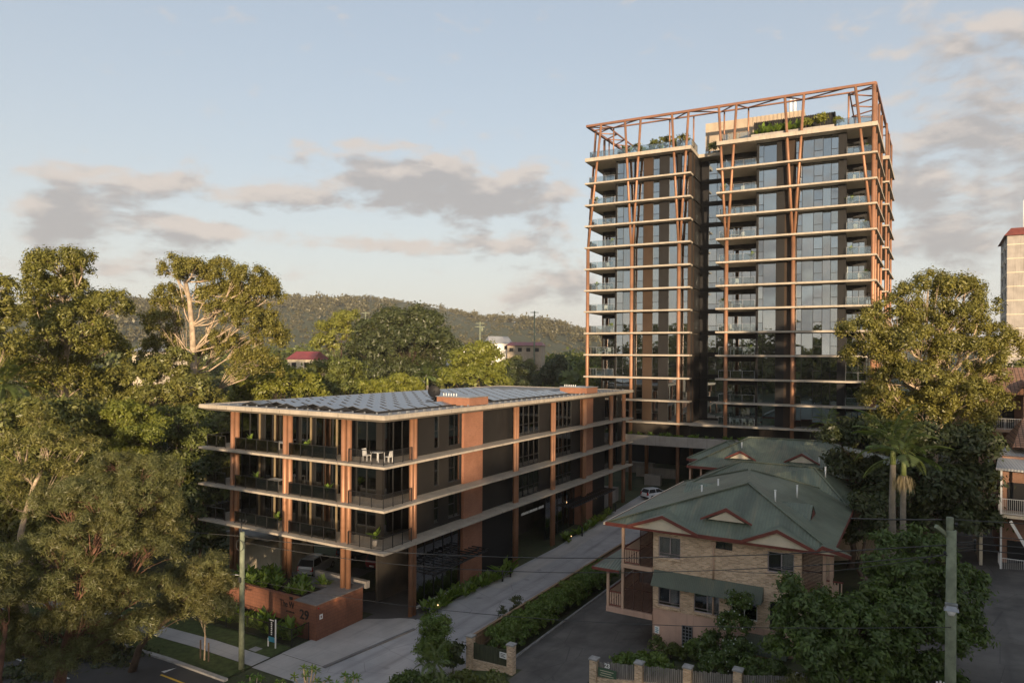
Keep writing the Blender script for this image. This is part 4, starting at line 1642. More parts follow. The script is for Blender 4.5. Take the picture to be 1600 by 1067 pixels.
    beam((-38.3, .62, zb), (-.2, .62, zb), .3, .32)
    beam((-35.3, 2.8, zb), (-3.2, 2.8, zb), .16, .2)
    beam((-38.15, .8, zb), (-37.0, 15.5, zb), .28, .34)
    beam((-35.4, 2.9, zb), (-34.9, 13.5, zb), .16, .2)
    beam((-.25, .8, zb), (2.3, 31, zb), .3, .36)
    beam((-3.2, 2.9, zb), (-2.4, 26, zb), .16, .2)
    beam((-38.1, 2.75, zb - .01), (-35.4, 2.8, zb - .01), .14, .18)
    beam((-3.1, 2.75, zb - .01), (-.2, 2.4, zb - .01), .14, .18)
    fx = [-36.2, -34.8, -30.1, -25.6, -23.3, -19.2, -17.1, -15.7, -10.9, -8.6, -3.3]
    for k in range(len(fx) - 1):
        a, b = (fx[k], fx[k + 1])
        y0, y1 = (.75, 2.72) if k % 2 == 0 else (2.72, .75)
        beam((a, y0, zb - .02), (b, y1, zb - .02), .13, .15, 'brace')
    for k in range(4):
        y = 1.0 + k * 3.3
        a = (-38.1 + .078 * y, y, zb - .02)
        b = (-35.3, y + 1.65, zb - .02)
        beam(a, b, .13, .15, 'brace')
        c = (-38.1 + .078 * (y + 3.3), y + 3.3, zb - .02)
        beam(b, c, .13, .15, 'brace')
    for k in range(5):
        y = 1.2 + k * 4.6
        a = (SK * y - .25, y, zb - .02)
        b = (-3.1, y + 2.3, zb - .02)
        c = (SK * (y + 4.6) - .25, y + 4.6, zb - .02)
        beam(a, b, .13, .15, 'brace')
        beam(b, c, .13, .15, 'brace')
    for (x, y) in ((-37.7, 2.8), (-34.8, 2.8), (-37.3, 8.0), (-36.9, 14), (-26.4, 2.8), (-23.0, 2.8), (-18.8, 2.8), (-15.6, 2.8), (-3.3, 2.9), (-2.6, 12)):
        mb = MB()
        mb.tube([(x, y, TZ[-1] + .2), (x, y, zb - .1)], .11, 8)
        part(TW, 'post', mb, MT['column'])
    # roof terrace
    zr = TZ[-1] + .285
    railing(TW, [(-37.9, 14), (-37.9, 1.2), (-22.9, 1.2), (-22.9, 4.8)], zr, 1.15, MT['frame'], MT['balglass'], 0, 1.5, rail=.04)
    railing(TW, [(-19.1, 7), (-19.1, 1.2), (-15.2, 1.2)], zr, 1.15, MT['frame'], MT['balglass'], 0, 1.5, rail=.04)
    railing(TW, [(-4.7, 1.2), (-.7, 1.2), (0, 10)], zr, 1.15, MT['frame'], MT['balglass'], 0, 1.5, rail=.04)
    for (x0, x1, y0, y1) in ((-31.5, -23.2, 2.2, 4.2), (-34.5, -32.0, 2.2, 3.4), (-15.0, -4.9, 1.0, 3.4)):
        mb = MB()
        mb.box(x0, y0, zr, x1, y1, zr + .55)
        b = part(TW, 'roof_planter', mb, MT['planter'])
        mb = MB()
        mb.box(x0 + .1, y0 + .1, zr + .552, x1 - .1, y1 - .1, zr + .6)
        part(b, 'planting_soil', mb, MT['soil'])
    mb = MB()
    mb.box(-22.6, 9.0, zr, -9.0, 22, 55.25)
    ph = part(TW, 'penthouse', mb, MT['beige'])
    mb = MB()
    mb.box(-22.5, 8.9, zr + .05, -19.4, 8.998, zr + 1.35)
    part(ph, 'penthouse_window', mb, MT['glass'])
    mb = MB()
    for k in range(14):
        mb.box(-16.4 + k * .55, 8.9, 54.0, -16.1 + k * .55, 8.998, 55.25)
    part(ph, 'rib', mb, MT['beige'])
    mb = MB()
    mb.box(-15.2, 5.0, zr, -4.9, 8.6, 53.1)
    lv = part(TW, 'plant_screen', mb, MT['black'])
    for k in range(36):
        mb = MB()
        x = -15.15 + k * .287
        mb.box(x, 4.88, zr, x + .12, 4.998, 53.14)
        part(lv, 'slat', mb, MT['dark'] if k % 5 else MT['grey'])
    for x in (-10.9, -10.35):
        mb = MB()
        mb.tube([(x, 10, 55.0), (x, 10, 57.3)], .2, 10)
        part(TW, 'flue', mb, MT['white'])
    # podium: open undercroft, planter beam, low walls
    mb = MB()
    mb.box(-31.5, -1.1, 8.25, -12.0, -.8, 9.6)
    part(TW, 'planter_beam', mb, MT['planter'])
    mb = MB()
    mb.box(-31.5, -.79, 8.3, -12.0, 8.5, 9.3)
    part(TW, 'podium_slab', mb, MT['planter'])
    mb = MB()
    mb.box(-38, 20, 1.0, 2, 20.4, 11.1)
    mb.box(-37.5, 3.0, 9.31, -1.4, 20, 11.1)
    mb.box(-12.0, 4.0, 1.5, 1.5, 19.9, 9.3)
    part(TW, 'podium_wall', mb, MT['black'])
    for (x0, x1, y0, y1, h) in ((-33, -26.5, 9.5, 10.2, 1.2), (-30.2, -27.8, 4.3, 5.2, 1.0), (-35.5, -31.0, 12, 13, 1.5)):
        mb = MB()
        z = 2.2
        mb.box(x0, y0, 1.0, x1, y1, z + h)
        part(TW, 'garden_wall', mb, MT['planter'])


build_tower()


# ------------------------------------------------------------------ green roofed brick houses
def roof_face(mb, pts, th=.0):
    mb.face(pts)


def gable_front(root, x0, xa, x1, y, ze, za, yback, wallm='cream', fascia=.15):
    """small gable on a front eave: two roof faces back to yback at the ridge, cream infill, red barge boards"""
    mb = MB()
    o = .12
    mb.face([(x0, y - o, ze + .05), (xa, y - o, za + .05), (xa, yback, za + .05), (x0, y + .02, ze + .05)][::-1])
    mb.face([(xa, y - o, za + .05), (x1, y - o, ze + .05), (x1, y + .02, ze + .05), (xa, yback, za + .05)][::-1])
    g = part(root, 'gable_roof', mb, MT['greenroof'])
    mb = MB()
    mb.face([(x0 + .05, y, ze - .06), (x1 - .05, y, ze - .06), (xa, y, za - .06)])
    mb.face([(x0 + .05, y + .05, ze - .06), (xa, y + .05, za - .06), (x1 - .05, y + .05, ze - .06)])
    part(g, 'gable_infill', mb, MT[wallm])
    for (p, q) in (((x0, ze), (xa, za)), ((xa, za), (x1, ze))):
        mb = MB()
        mb.hull8([(p[0], y - o - .05, p[1] - fascia), (q[0], y - o - .05, q[1] - fascia), (q[0], y - o - .012, q[1] - fascia), (p[0], y - o - .012, p[1] - fascia),
                  (p[0], y - o - .05, p[1] + .055), (q[0], y - o - .05, q[1] + .055), (q[0], y - o - .012, q[1] + .055), (p[0], y - o - .012, p[1] + .055)])
        part(g, 'barge_board', mb, MT['redtrim'])
    return g


def gablet(root, xa, w, y0, z0, h, yb):
    """little roof vent: cream triangle with red barge boards, ridge running back to the slope"""
    mb = MB()
    mb.face([(xa - w / 2, y0, z0), (xa, y0, z0 + h), (xa, yb, z0 + h)][::-1])
    mb.face([(xa, y0, z0 + h), (xa + w / 2, y0, z0), (xa, yb, z0 + h)][::-1])
    g = part(root, 'roof_vent', mb, MT['greenroof'])
    mb = MB()
    mb.face([(xa - w * .36, y0 + .03, z0 + .05), (xa + w * .36, y0 + .03, z0 + .05), (xa, y0 + .03, z0 + h * .75)])
    mb.face([(xa - w * .36, y0 + .08, z0 + .05), (xa, y0 + .08, z0 + h * .75), (xa + w * .36, y0 + .08, z0 + .05)])
    part(g, 'vent_infill', mb, MT['cream'])
    for s in (-1, 1):
        mb = MB()
        p, q = (xa + s * w / 2, z0), (xa, z0 + h)
        t = .17
        mb.hull8([(p[0], y0 - .06, p[1] - .03), (q[0], y0 - .06, q[1] - t), (q[0], y0 + .02, q[1] - t), (p[0], y0 + .02, p[1] - .03),
                  (p[0] + s * .05, y0 - .06, p[1] + .05), (q[0], y0 - .06, q[1] + .05), (q[0], y0 + .02, q[1] + .05), (p[0] + s * .05, y0 + .02, p[1] + .05)] if s > 0 else
                 [(q[0], y0 - .06, q[1] - t), (p[0], y0 - .06, p[1] - .03), (p[0], y0 + .02, p[1] - .03), (q[0], y0 + .02, q[1] - t),
                  (q[0], y0 - .06, q[1] + .05), (p[0] - .05, y0 - .06, p[1] + .05), (p[0] - .05, y0 + .02, p[1] + .05), (q[0], y0 + .02, q[1] + .05)])
        part(g, 'barge_board', mb, MT['redtrim'])
    return g


def hip_roof(root, x0, y0, x1, y1, ze, ra, rb, name='roof', fascia=True, m='greenroof', mf='redtrim'):
    """hip roof over an eave rectangle with ridge from ra to rb (points); red fascia and pale gutter soffit"""
    ra, rb = Vector(ra), Vector(rb)
    along_x = abs(rb.x - ra.x) > abs(rb.y - ra.y)
    A, B, C_, D = Vector((x0, y0, ze)), Vector((x1, y0, ze)), Vector((x1, y1, ze)), Vector((x0, y1, ze))
    mb = MB()
    if along_x:
        mb.face([A, B, rb, ra]), mb.face([B, C_, rb]), mb.face([C_, D, ra, rb]), mb.face([D, A, ra])
        ridges = [(A, ra), (B, rb), (C_, rb), (D, ra), (ra, rb)]
    else:
        mb.face([A, B, ra]), mb.face([B, C_, rb, ra]), mb.face([C_, D, rb]), mb.face([D, A, ra, rb])
        ridges = [(A, ra), (B, ra), (C_, rb), (D, rb), (ra, rb)]
    mb.face([A, D, C_, B])
    r = part(root, name, mb, MT[m])
    mb = MB()
    up = Vector((0, 0, .05))
    for p, q in ridges:
        d = (q - p).normalized()
        mb.bar(p + up + d * .05, q + up, .16, .07)
    part(r, 'ridge_cap', mb, MT[m])
    if fascia:
        mb = MB()
        for (a, b, c, d) in ((x0 - .03, y0 - .03, x1 + .03, y0 - .004), (x0 - .03, y1 + .004, x1 + .03, y1 + .03), (x0 - .03, y0 - .003, x0 - .004, y1 + .003), (x1 + .004, y0 - .003, x1 + .03, y1 + .003)):
            mb.box(a, b, ze - .2, c, d, ze + .03)
        part(r, 'fascia', mb, MT[mf])
    return r


def house_window(root, x0, x1, z0, z1, y, drape=None, mesh_left=True):
    w = window(root, 'front', y, x0, x1, z0, z1, [(0, .52, .18, 1), (.52, 1, .18, 1), (0, 1, 0, .18)], MT['housepane'], MT['windowframe'], .05)
    mb = MB()
    mb.box(x0 - .05, y - .17, z0 - .14, x1 + .05, y - .074, z0 - .004)
    part(w, 'sill', mb, MT['tanbrick'])
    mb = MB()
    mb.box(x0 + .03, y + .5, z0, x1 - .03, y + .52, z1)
    part(w, 'room_shade_board', mb, MT['black'])  # black board behind the pane, standing in for the shade of the room
    if drape:
        a, b = drape
        mb = MB()
        n = 6
        for i in range(n):
            p = x0 + (x1 - x0) * (a + (b - a) * i / n)
            q = x0 + (x1 - x0) * (a + (b - a) * (i + 1) / n)
            mb.box(p, y + .075 + .03 * (i % 2), z0 + .05, q - .004, y + .095 + .03 * (i % 2), z1 - .04)
        part(w, 'drape', mb, MT['white'])
    return w


def screen_panel(root, x0, x1, y, z0, z1, cols=2, rows=2):
    mb = MB()
    fw = .05
    for k in range(cols + 1):
        x = x0 + (x1 - x0) * k / cols
        mb.box(max(x0, x - fw / 2), y - .02, z0, min(x1, x + fw / 2), y + .03, z1)
    for k in range(rows + 1):
        z = z0 + (z1 - z0) * k / rows
        mb.box(x0 + .003, y - .017, max(z0, z - fw / 2), x1 - .003, y + .027, min(z1, z + fw / 2))
    s = part(root, 'screen', mb, MT['screen'])
    mb = MB()
    n = int((z1 - z0) / .075)
    for k in range(n):
        z = z0 + (k + .5) * (z1 - z0) / n
        mb.hull8([(x0 + .03, y + .022, z - .03), (x1 - .03, y + .022, z - .03), (x1 - .03, y + .03, z - .03), (x0 + .03, y + .03, z - .03),
                  (x0 + .03, y - .012, z + .028), (x1 - .03, y - .012, z + .028), (x1 - .03, y - .004, z + .028), (x0 + .03, y - .004, z + .028)])
    p = part(s, 'louvres', mb, MT['screen'])
    p['kind'] = 'stuff'
    return s


def picket_rail(root, x0, x1, y, z0, h, axis='x'):
    mb = MB()
    if axis == 'x':
        mb.box(x0, y - .04, z0 + h - .07, x1, y + .04, z0 + h)
        mb.box(x0, y - .025, z0 + .08, x1, y + .025, z0 + .14)
    else:
        mb.box(y - .04, x0, z0 + h - .07, y + .04, x1, z0 + h)
        mb.box(y - .025, x0, z0 + .08, y + .025, x1, z0 + .14)
    r = part(root, 'balcony_rail', mb, MT['redtrim'])
    n = int((x1 - x0) / .16)
    for k in range(n):
        p = x0 + (k + .5) * (x1 - x0) / n
        mb = MB()
        if axis == 'x':
            mb.box(p - .035, y - .015, z0 + .142, p + .035, y + .015, z0 + h - .072)
        else:
            mb.box(y - .015, p - .035, z0 + .142, y + .015, p + .035, z0 + h - .072)
        part(r, 'baluster', mb, MT['post'])
    return r


def build_front_house():
    gz = 2.0
    h = thing('brick_house', 'tan brick block with green ribbed roof and brown screened balconies behind the fence numbered 23', 'brick house', FS, 23, 9, gz)
    Y = 3.78
    # walls
    mb = MB()
    holes = [(19.2, 20.6, 8.0, 9.28), (25.75, 27.2, 8.1, 9.3), (19.2, 20.6, 4.95, 6.2), (21.45, 23.0, 4.95, 6.2), (22.75, 23.75, 9.0, 9.45), (23.7, 25.2, 5.05, 6.2), (25.9, 27.0, 4.72, 6.4)]
    gx = sorted(set([18.85, 27.6] + [v for o in holes for v in o[:2]]))
    gz2 = sorted(set([4.72, 9.82] + [v for o in holes for v in o[2:]]))
    for i in range(len(gx) - 1):
        for j in range(len(gz2) - 1):
            cx, cz = (gx[i] + gx[i + 1]) / 2, (gz2[j] + gz2[j + 1]) / 2
            if not any(o[0] < cx < o[1] and o[2] < cz < o[3] for o in holes):
                mb.box(gx[i], Y, gz2[j], gx[i + 1], Y + .25, gz2[j + 1])
    mb.box(18.85, Y + .25, 4.72, 19.1, 21, 9.82)
    mb.box(27.35, Y + .25, 4.72, 27.6, 21, 9.82)
    mb.box(19.1, 20.75, 4.72, 27.35, 21, 9.82)
    # openings are covered by proud window units
    w = part(h, 'wall', mb, MT['tanbrick'])
    mb = MB()
    mb.box(18.85, Y - .002, 1.4, 27.6, Y + .25, 4.715)
    mb.box(18.85, Y + .25, 1.4, 19.1, 10.5, 4.715)
    mb.box(27.35, Y + .25, 1.4, 27.6, 21, 4.715)
    part(h, 'base_wall', mb, MT['pink'])
    mb = MB()
    mb.box(19.12, 10.2, 1.6, 27.3, 10.5, 4.7)
    mb.box(16.0, 20.0, 1.6, 19.0, 20.3, 4.2)
    part(h, 'undercroft_wall', mb, MT['interior'])
    # windows: frames stand 4 cm proud of the brickwork
    house_window(h, 19.2, 20.6, 8.0, 9.28, Y + .07, (0.0, .95))
    house_window(h, 25.75, 27.2, 8.1, 9.3, Y + .07, (.5, 1.0))
    house_window(h, 19.2, 20.6, 4.95, 6.2, Y + .07, (.55, .85))
    house_window(h, 21.45, 23.0, 4.95, 6.2, Y + .07, (.5, 1.0))
    window(h, 'front', Y + .07, 22.75, 23.75, 9.0, 9.45, [(0, .5, 0, 1), (.5, 1, 0, 1)], MT['housepane'], MT['frame'], .045)
    window(h, 'front', Y + .07, 23.7, 25.2, 5.05, 6.2, [(0, .5, 0, 1), (.5, 1, 0, 1)], MT['housepane'], MT['white'], .05)
    mb = MB()
    mb.box(25.9, Y + .1, 4.73, 27.0, Y + .15, 6.4)
    part(h, 'door', mb, MT['black'])
    # pierced vent wall with pale bars
    mb = MB()
    mb.box(20.75, Y - .03, 2.7, 21.4, Y - .004, 4.0)
    v = part(h, 'vent_grid', mb, MT['black'])
    mb = MB()
    for k in range(4):
        mb.box(20.75 + k * .2, Y - .07, 2.7, 20.79 + k * .2, Y - .032, 4.0)
    for k in range(7):
        mb.box(20.753, Y - .066, 2.71 + k * .208, 21.387, Y - .034, 2.75 + k * .208)
    part(v, 'grid_bar', mb, MT['metalgrey'])
    # downpipe, sign on corner
    mb = MB()
    mb.tube([(22.65, Y - .09, 7.15), (22.65, Y - .09, 9.2)], .05, 8)
    mb.tube([(22.65, Y - .09, 5.0), (22.65, Y - .09, 6.15)], .05, 8)
    mb.box(22.5, Y - .2, 9.2, 22.8, Y - .004, 9.45)
    part(h, 'downpipe', mb, MT['post'])
    mb = MB()
    mb.box(19.0, Y - .03, 3.15, 19.3, Y - .004, 3.6)
    s = part(h, 'notice', mb, MT['white'])
    mb = MB()
    for k in range(3):
        mb.box(19.05, Y - .036, 3.22 + k * .12, 19.22 + .03 * (k % 2), Y - .032, 3.28 + k * .12)
    part(s, 'notice_print', mb, MT['signblue'])
    # long ribbed awning over the lower windows
    mb = MB()
    a = [(18.95, Y - .01, 7.15), (25.55, Y - .01, 7.15), (25.55, Y - .75, 6.35), (18.95, Y - .75, 6.35)]
    mb.face([a[0], a[3], a[2], a[1]])
    mb.face([(x, y, z - .03) for x, y, z in a])
    mb.face([(18.95, Y - .75, 6.35), (18.95, Y - .01, 7.15), (18.95, Y - .01, 6.35)])
    mb.face([(25.55, Y - .75, 6.35), (25.55, Y - .01, 6.35), (25.55, Y - .01, 7.15)])
    part(h, 'awning', mb, MT['awning'])
    # roof: two hips, gables, vents
    hip_roof(h, 15.9, 3.15, 29.3, 20.5, 9.85, (24.0, 6.9, 12.55), (22.9, 12.6, 12.55))
    hip_roof(h, 16.4, 16.6, 28.9, 25.6, 9.9, (20.6, 20.6, 11.95), (26.4, 18.6, 12.2))
    mb = MB()
    mb.box(15.76, 3.05, 9.70, 15.865, 20.6, 9.86)
    part(h, 'gutter', mb, MT['cream'])
    gable_front(h, 17.45, 19.7, 21.9, 3.08, 9.87, 10.72, 5.0)
    gable_front(h, 24.4, 26.4, 28.4, 3.08, 9.87, 10.75, 5.0)
    gable_front(h, 28.42, 28.75, 30.2, 3.1, 9.82, 10.15, 4.2, 'cream')
    gablet(h, 23.3, 3.0, 4.0, 10.62, .8, 6.1)
    # side vents
    def side_gablet(xs, y, z0, w, hh, xb):
        mb = MB()
        mb.face([(xs, y - w / 2, z0), (xs, y, z0 + hh), (xb, y, z0 + hh)])
        mb.face([(xs, y, z0 + hh), (xs, y + w / 2, z0), (xb, y, z0 + hh)])
        g = part(h, 'roof_vent', mb, MT['greenroof'])
        s = .02 if xs > 22 else -.02
        mb = MB()
        mb.face([(xs + s, y - w * .38, z0 + .03), (xs + s, y + w * .38, z0 + .03), (xs + s, y, z0 + hh * .7)])
        part(g, 'vent_infill', mb, MT['redtrim'])
    side_gablet(27.6, 8.5, 10.55, 2.6, .8, 25.5)
    side_gablet(18.6, 12, 10.7, 2.4, .7, 20.6)
    side_gablet(18.4, 21, 10.3, 2.2, .7, 20.2)
    for (x, y, z) in ((20.6, 8.6, 11.3), (21.3, 10.2, 11.55), (25.6, 7.0, 11.75), (26.3, 11.0, 11.5), (27.2, 18.6, 11.8), (27.4, 21.5, 11.0)):
        mb = MB()
        mb.tube([(x, y, z - .3), (x, y, z + .5)], .055, 7)
        mb.tube([(x, y, z + .502), (x, y, z + .56)], .075, 7)
        part(h, 'vent_pipe', mb, MT['white'])
    # left balconies
    mb = MB()
    mb.box(15.75, Y - .15, 3.95, 18.845, 9.5, 4.3)
    part(h, 'balcony_floor', mb, MT['pink'])
    mb = MB()
    mb.box(16.75, Y - .1, 6.95, 18.845, 9.5, 7.2)
    part(h, 'balcony_floor', mb, MT['post'])
    for (x, y, z0, z1) in ((15.85, Y - .05, 4.302, 6.75), (16.85, Y, 7.202, 9.8), (16.85, Y - .02, 4.302, 6.948), (15.85, 9.3, 4.302, 6.75), (16.85, 9.3, 7.202, 9.8)):
        mb = MB()
        mb.box(x - .08, y - .08, z0, x + .08, y + .08, z1)
        part(h, 'post', mb, MT['post'])
    screen_panel(h, 16.98, 18.83, Y - .05, 4.35, 6.93, 3, 2)
    screen_panel(h, 18.0, 18.83, Y - .04, 7.25, 9.8, 1, 2)
    picket_rail(h, 15.95, 16.75, Y - .05, 4.302, 1.0)
    picket_rail(h, 16.95, 17.95, Y - .02, 7.202, 1.0)
    picket_rail(h, Y + .1, 9.2, 15.85, 4.302, 1.0, 'y')
    picket_rail(h, Y + .1, 9.2, 16.85, 7.202, 1.0, 'y')
    mb = MB()
    mb.face([(14.9, Y - .4, 6.78), (16.74, Y - .4, 6.78), (16.74, Y + 1.6, 7.3)])
    mb.face([(14.9, Y - .4, 6.78), (16.74, Y + 1.6, 7.3), (16.74, 9.8, 7.3), (14.9, 9.8, 6.78)])
    mb.face([(14.9, Y - .4, 6.74), (14.9, 9.8, 6.74), (16.74, 9.8, 6.74), (16.74, Y - .4, 6.74)])
    lr = part(h, 'lean_to_roof', mb, MT['greenroof'])
    mb = MB()
    mb.box(14.85, Y - .45, 6.62, 14.895, 9.8, 6.8)
    mb.box(14.9, Y - .45, 6.62, 16.74, Y - .405, 6.8)
    part(lr, 'fascia', mb, MT['redtrim'])
    mb = MB()
    mb.box(18.7, Y + .3, 4.35, 18.84, 9.3, 9.3)
    part(h, 'inner_wall', mb, MT['interior'])
    # right balcony
    mb = MB()
    mb.box(27.605, Y - .1, 6.9, 29.25, 6.5, 7.15)
    part(h, 'balcony_floor', mb, MT['post'])
    screen_panel(h, 27.65, 28.7, Y - .05, 7.2, 9.8, 1, 2)
    for x in (28.8, 29.15):
        mb = MB()
        mb.box(x - .08, Y - .08, 2.5, x + .08, Y + .08, 9.8)
        part(h, 'post', mb, MT['post'])
    picket_rail(h, 28.9, 29.75, Y - .02, 7.152, 1.0)
    # bowed green canopy over the ground door
    mb = MB()
    n = 6
    for k in range(n):
        a0, a1 = math.pi / 2 * k / n, math.pi / 2 * (k + 1) / n
        p = [(x, Y - 1.2 * math.sin(t), 3.6 + .75 * math.cos(t)) for t in (a0, a1) for x in (24.6, 27.0)]
        mb.face([p[1], p[0], p[2], p[3]], True)
    for x in (24.6, 27.0):
        mb.face([(x, Y - .004, 3.6)] + [(x, Y - 1.2 * math.sin(math.pi / 2 * k / n), 3.6 + .75 * math.cos(math.pi / 2 * k / n)) for k in range(n + 1)])
    part(h, 'door_canopy', mb, MT['awning'])


build_front_house()


def build_rear_house():
    h = thing('brick_house', 'green roofed block farther back, its broad roof carrying two gabled vents below the tower', 'brick house', FS, 23, 31, 3.4)
    mb = MB()
    mb.box(16.8, 26.2, 3, 32, 36.5, 10.5)
    part(h, 'wall', mb, MT['beige'])
    hip_roof(h, 14.8, 24.9, 33.6, 37.5, 10.55, (19.4, 29.5, 13.0), (26.0, 31.0, 12.9))
    hip_roof(h, 13.4, 29.6, 19, 36.8, 10.5, (16.6, 32.6, 12.1), (16.8, 33.8, 12.1), 'wing_roof')
    gablet(h, 19.2, 2.7, 26.6, 11.25, .75, 28.4)
    gablet(h, 24.4, 2.9, 26.8, 11.3, .85, 28.8)
    for x in (15.0, 16.0):
        mb = MB()
        mb.box(x - .07, 25.2, 3.2, x + .07, 25.34, 10.4)
        part(h, 'post', mb, MT['post'])
    window(h, 'front', 26.1, 18.4, 20.2, 8.6, 9.9, [(0, .5, 0, 1), (.5, 1, 0, 1)], MT['housepane'], MT['white'], .05)
    for (x, y, z) in ((19.0, 28.2, 12.2), (28.5, 28.6, 12.1), (25.8, 27.0, 11.5), (30.4, 27.2, 11.5)):
        mb = MB()
        mb.tube([(x, y, z - .4), (x, y, z + .45)], .055, 7)
        part(h, 'vent_pipe', mb, MT['white'])


build_rear_house()


# ------------------------------------------------------------------ boundary fences
def palings(root, p0, p1, z0, h, mat_, w=.1, gap=.006, th=.02, pointed=False, jitter=.02, slope=None, shade=None):
    """upright boards, each its own piece"""
    a, b = Vector((*p0, 0)), Vector((*p1, 0))
    L = (b - a).length
    n = max(1, int(L / (w + gap)))
    t = (b - a).normalized()
    nn = Vector((-t.y, t.x, 0)) * th
    bx, by, bz = base_of(root)
    for k in range(n):
        s = (k + .5) / n
        c = a.lerp(b, s)
        zb = z0(s) if callable(z0) else z0
        hh = h + RNG.normal() * jitter
        mb = MB()
        q = t * (w / 2)
        lo = [c - q, c + q, c + q + nn, c - q + nn]
        mb.hull8([Vector((v.x, v.y, zb)) for v in lo] + [Vector((v.x, v.y, zb + hh)) for v in lo])
        part(root, 'paling', mb, mat_)


def pier(root, x, y, z0, z1, m='tanbrick', s=.42):
    mb = MB()
    mb.box(x - s / 2, y - s / 2, z0, x + s / 2, y + s / 2, z1)
    p = part(root, 'brick_pier', mb, MT[m])
    mb = MB()
    k = s / 2 + .05
    mb.box(x - k, y - k, z1 + .002, x + k, y + k, z1 + .08)
    n = len(mb.v)
    top = [(x - k, y - k, z1 + .08), (x + k, y - k, z1 + .08), (x + k, y + k, z1 + .08), (x - k, y + k, z1 + .08)]
    for i in range(4):
        mb.face([top[i], top[(i + 1) % 4], (x, y, z1 + .2)])
    part(p, 'pier_cap', mb, MT['kerb'])
    return p


def build_fences():
    f = thing('timber_fence', 'long brown timber paling fence running up the driveway beside the clipped hedge', 'fence', FS, 8.5, 10, HS(8.5, 10))
    palings(f, (8.55, -1.35), (8.55, 25.5), lambda s: .25, 2.22, MT['paling'], .105, .004)
    mb = MB()
    for z in (.7, 1.5, 2.2):
        mb.box(8.575, -1.35, z, 8.625, 25.5, z + .09)
    part(f, 'rail', mb, MT['paling'])
    mb = MB()
    mb.box(8.47, -1.35, 2.5, 8.65, 25.5, 2.535)
    part(f, 'capping', mb, MT['paling'])
    # corner panel by the driveway
    f = thing('brick_pier_fence', 'short mossy timber fence panel between two brick piers left of the lower driveway', 'fence', FS, 10.2, -1.8, HS(10, -1.8))
    pier(f, 8.7, -1.65, .2, 2.62)
    pier(f, 12.0, -2.15, .8, 2.95)
    mb = MB()
    mb.hull8([(8.92, -1.8, .2), (11.78, -2.24, .5), (11.78, -2.02, .5), (8.92, -1.56, .2), (8.92, -1.8, 1.25), (11.78, -2.24, 1.55), (11.78, -2.02, 1.55), (8.92, -1.56, 1.25)])
    part(f, 'low_brick_wall', mb, MT['tanbrick'])
    palings(f, (8.94, -1.68), (11.76, -2.12), lambda s: 1.255 + .3 * s, 1.02, MT['darkpaling'], .10)
    mb = MB()
    mb.hull8([(11.15, -2.13, 2.0), (11.72, -2.22, 2.03), (11.72, -2.20, 2.03), (11.15, -2.11, 2.0), (11.15, -2.13, 2.36), (11.72, -2.22, 2.40), (11.72, -2.20, 2.40), (11.15, -2.11, 2.36)])
    s = part(f, 'notice', mb, MT['white'])
    mb = MB()
    for k in range(3):
        z = 2.1 + k * .085
        mb.hull8([(11.22, -2.145, z), (11.62 - .1 * (k % 2), -2.215, z), (11.62 - .1 * (k % 2), -2.21, z), (11.22, -2.14, z), (11.22, -2.145, z + .035), (11.62 - .1 * (k % 2), -2.215, z + .035), (11.62 - .1 * (k % 2), -2.21, z + .035), (11.22, -2.14, z + .035)])
    part(s, 'notice_print', mb, MT['dark'])
    # street fence of the brick house
    f = thing('picket_fence', 'weathered grey picket fence between brick piers carrying the number 23', 'fence', FS, 21.5, -2, HS(21.5, -2))
    xs = [17.4, 20.1, 22.8, 25.4, 28.4, 31.2]
    zt = [3.42, 3.80, 4.20, 4.66, 5.05, 5.5]
    for x, z in zip(xs, zt):
        pier(f, x, -2.0, HS(x, -2) - .2, z - .15)
    for i in range(len(xs) - 1):
        x0, x1 = xs[i] + .22, xs[i + 1] - .22
        za, zb_ = HS(x0, -2), HS(x1, -2)
        mb = MB()
        mb.hull8([(x0, -2.1, za - .2), (x1, -2.1, zb_ - .2), (x1, -1.9, zb_ - .2), (x0, -1.9, za - .2), (x0, -2.1, za + .42), (x1, -2.1, zb_ + .42), (x1, -1.9, zb_ + .42), (x0, -1.9, za + .42)])
        part(f, 'low_brick_wall', mb, MT['tanbrick'])
        palings(f, (x0 + .02, -2.0), (x1 - .02, -2.0), lambda s, za=za, zb_=zb_: za + .425 + (zb_ - za) * s, .86, MT['greypaling'], .085, .022)
    mb = MB()
    mb.box(17.68, -2.09, 2.42, 18.78, -2.055, 2.92)
    s = part(f, 'name_plate', mb, MT['signgreen'])
    put_text(f, 'house_number', '23', .34, 'front', -2.06, 18.05, 2.97, MT['white'], .012, .008)
    mb = MB()
    for k in range(3):
        mb.box(17.8 + .05 * (k % 2), -2.096, 2.50 + k * .13, 18.62 - .12 * (k % 2), -2.092, 2.535 + k * .13)
    part(s, 'plate_lines', mb, MT['cream'])
    # white picket fence right of the pole
    f = thing('white_picket_fence', 'white picket fence at the lower right corner beside the yard behind the wooden pole', 'fence', FS, 36.5, -3.2, 5)
    for x in (34.6, 36.4, 38.2):
        mb = MB()
        mb.box(x - .05, -3.25, 5.0, x + .05, -3.15, 7.0)
        part(f, 'post', mb, MT['white'])
    mb = MB()
    mb.box(34.0, -3.16, 5.6, 39, -3.12, 5.7)
    mb.box(34.0, -3.16, 6.2, 39, -3.12, 6.3)
    part(f, 'rail', mb, MT['white'])
    palings(f, (34.0, -3.2), (39, -3.2), 5.1, 1.45, MT['white'], .075, .055)
    # black garden fence under the planter wall
    f = thing('garden_fence', 'low black metal garden fence along the lawn below the rust brown wall', 'fence', FS, -8.5, -4.6, 0)
    railing(f, [(-16, -4.55), (-4.35, -4.55), (-4.35, -3.0)], .08, 1.25, MT['frame'], None, .11, 2.4, 'fence_panel')


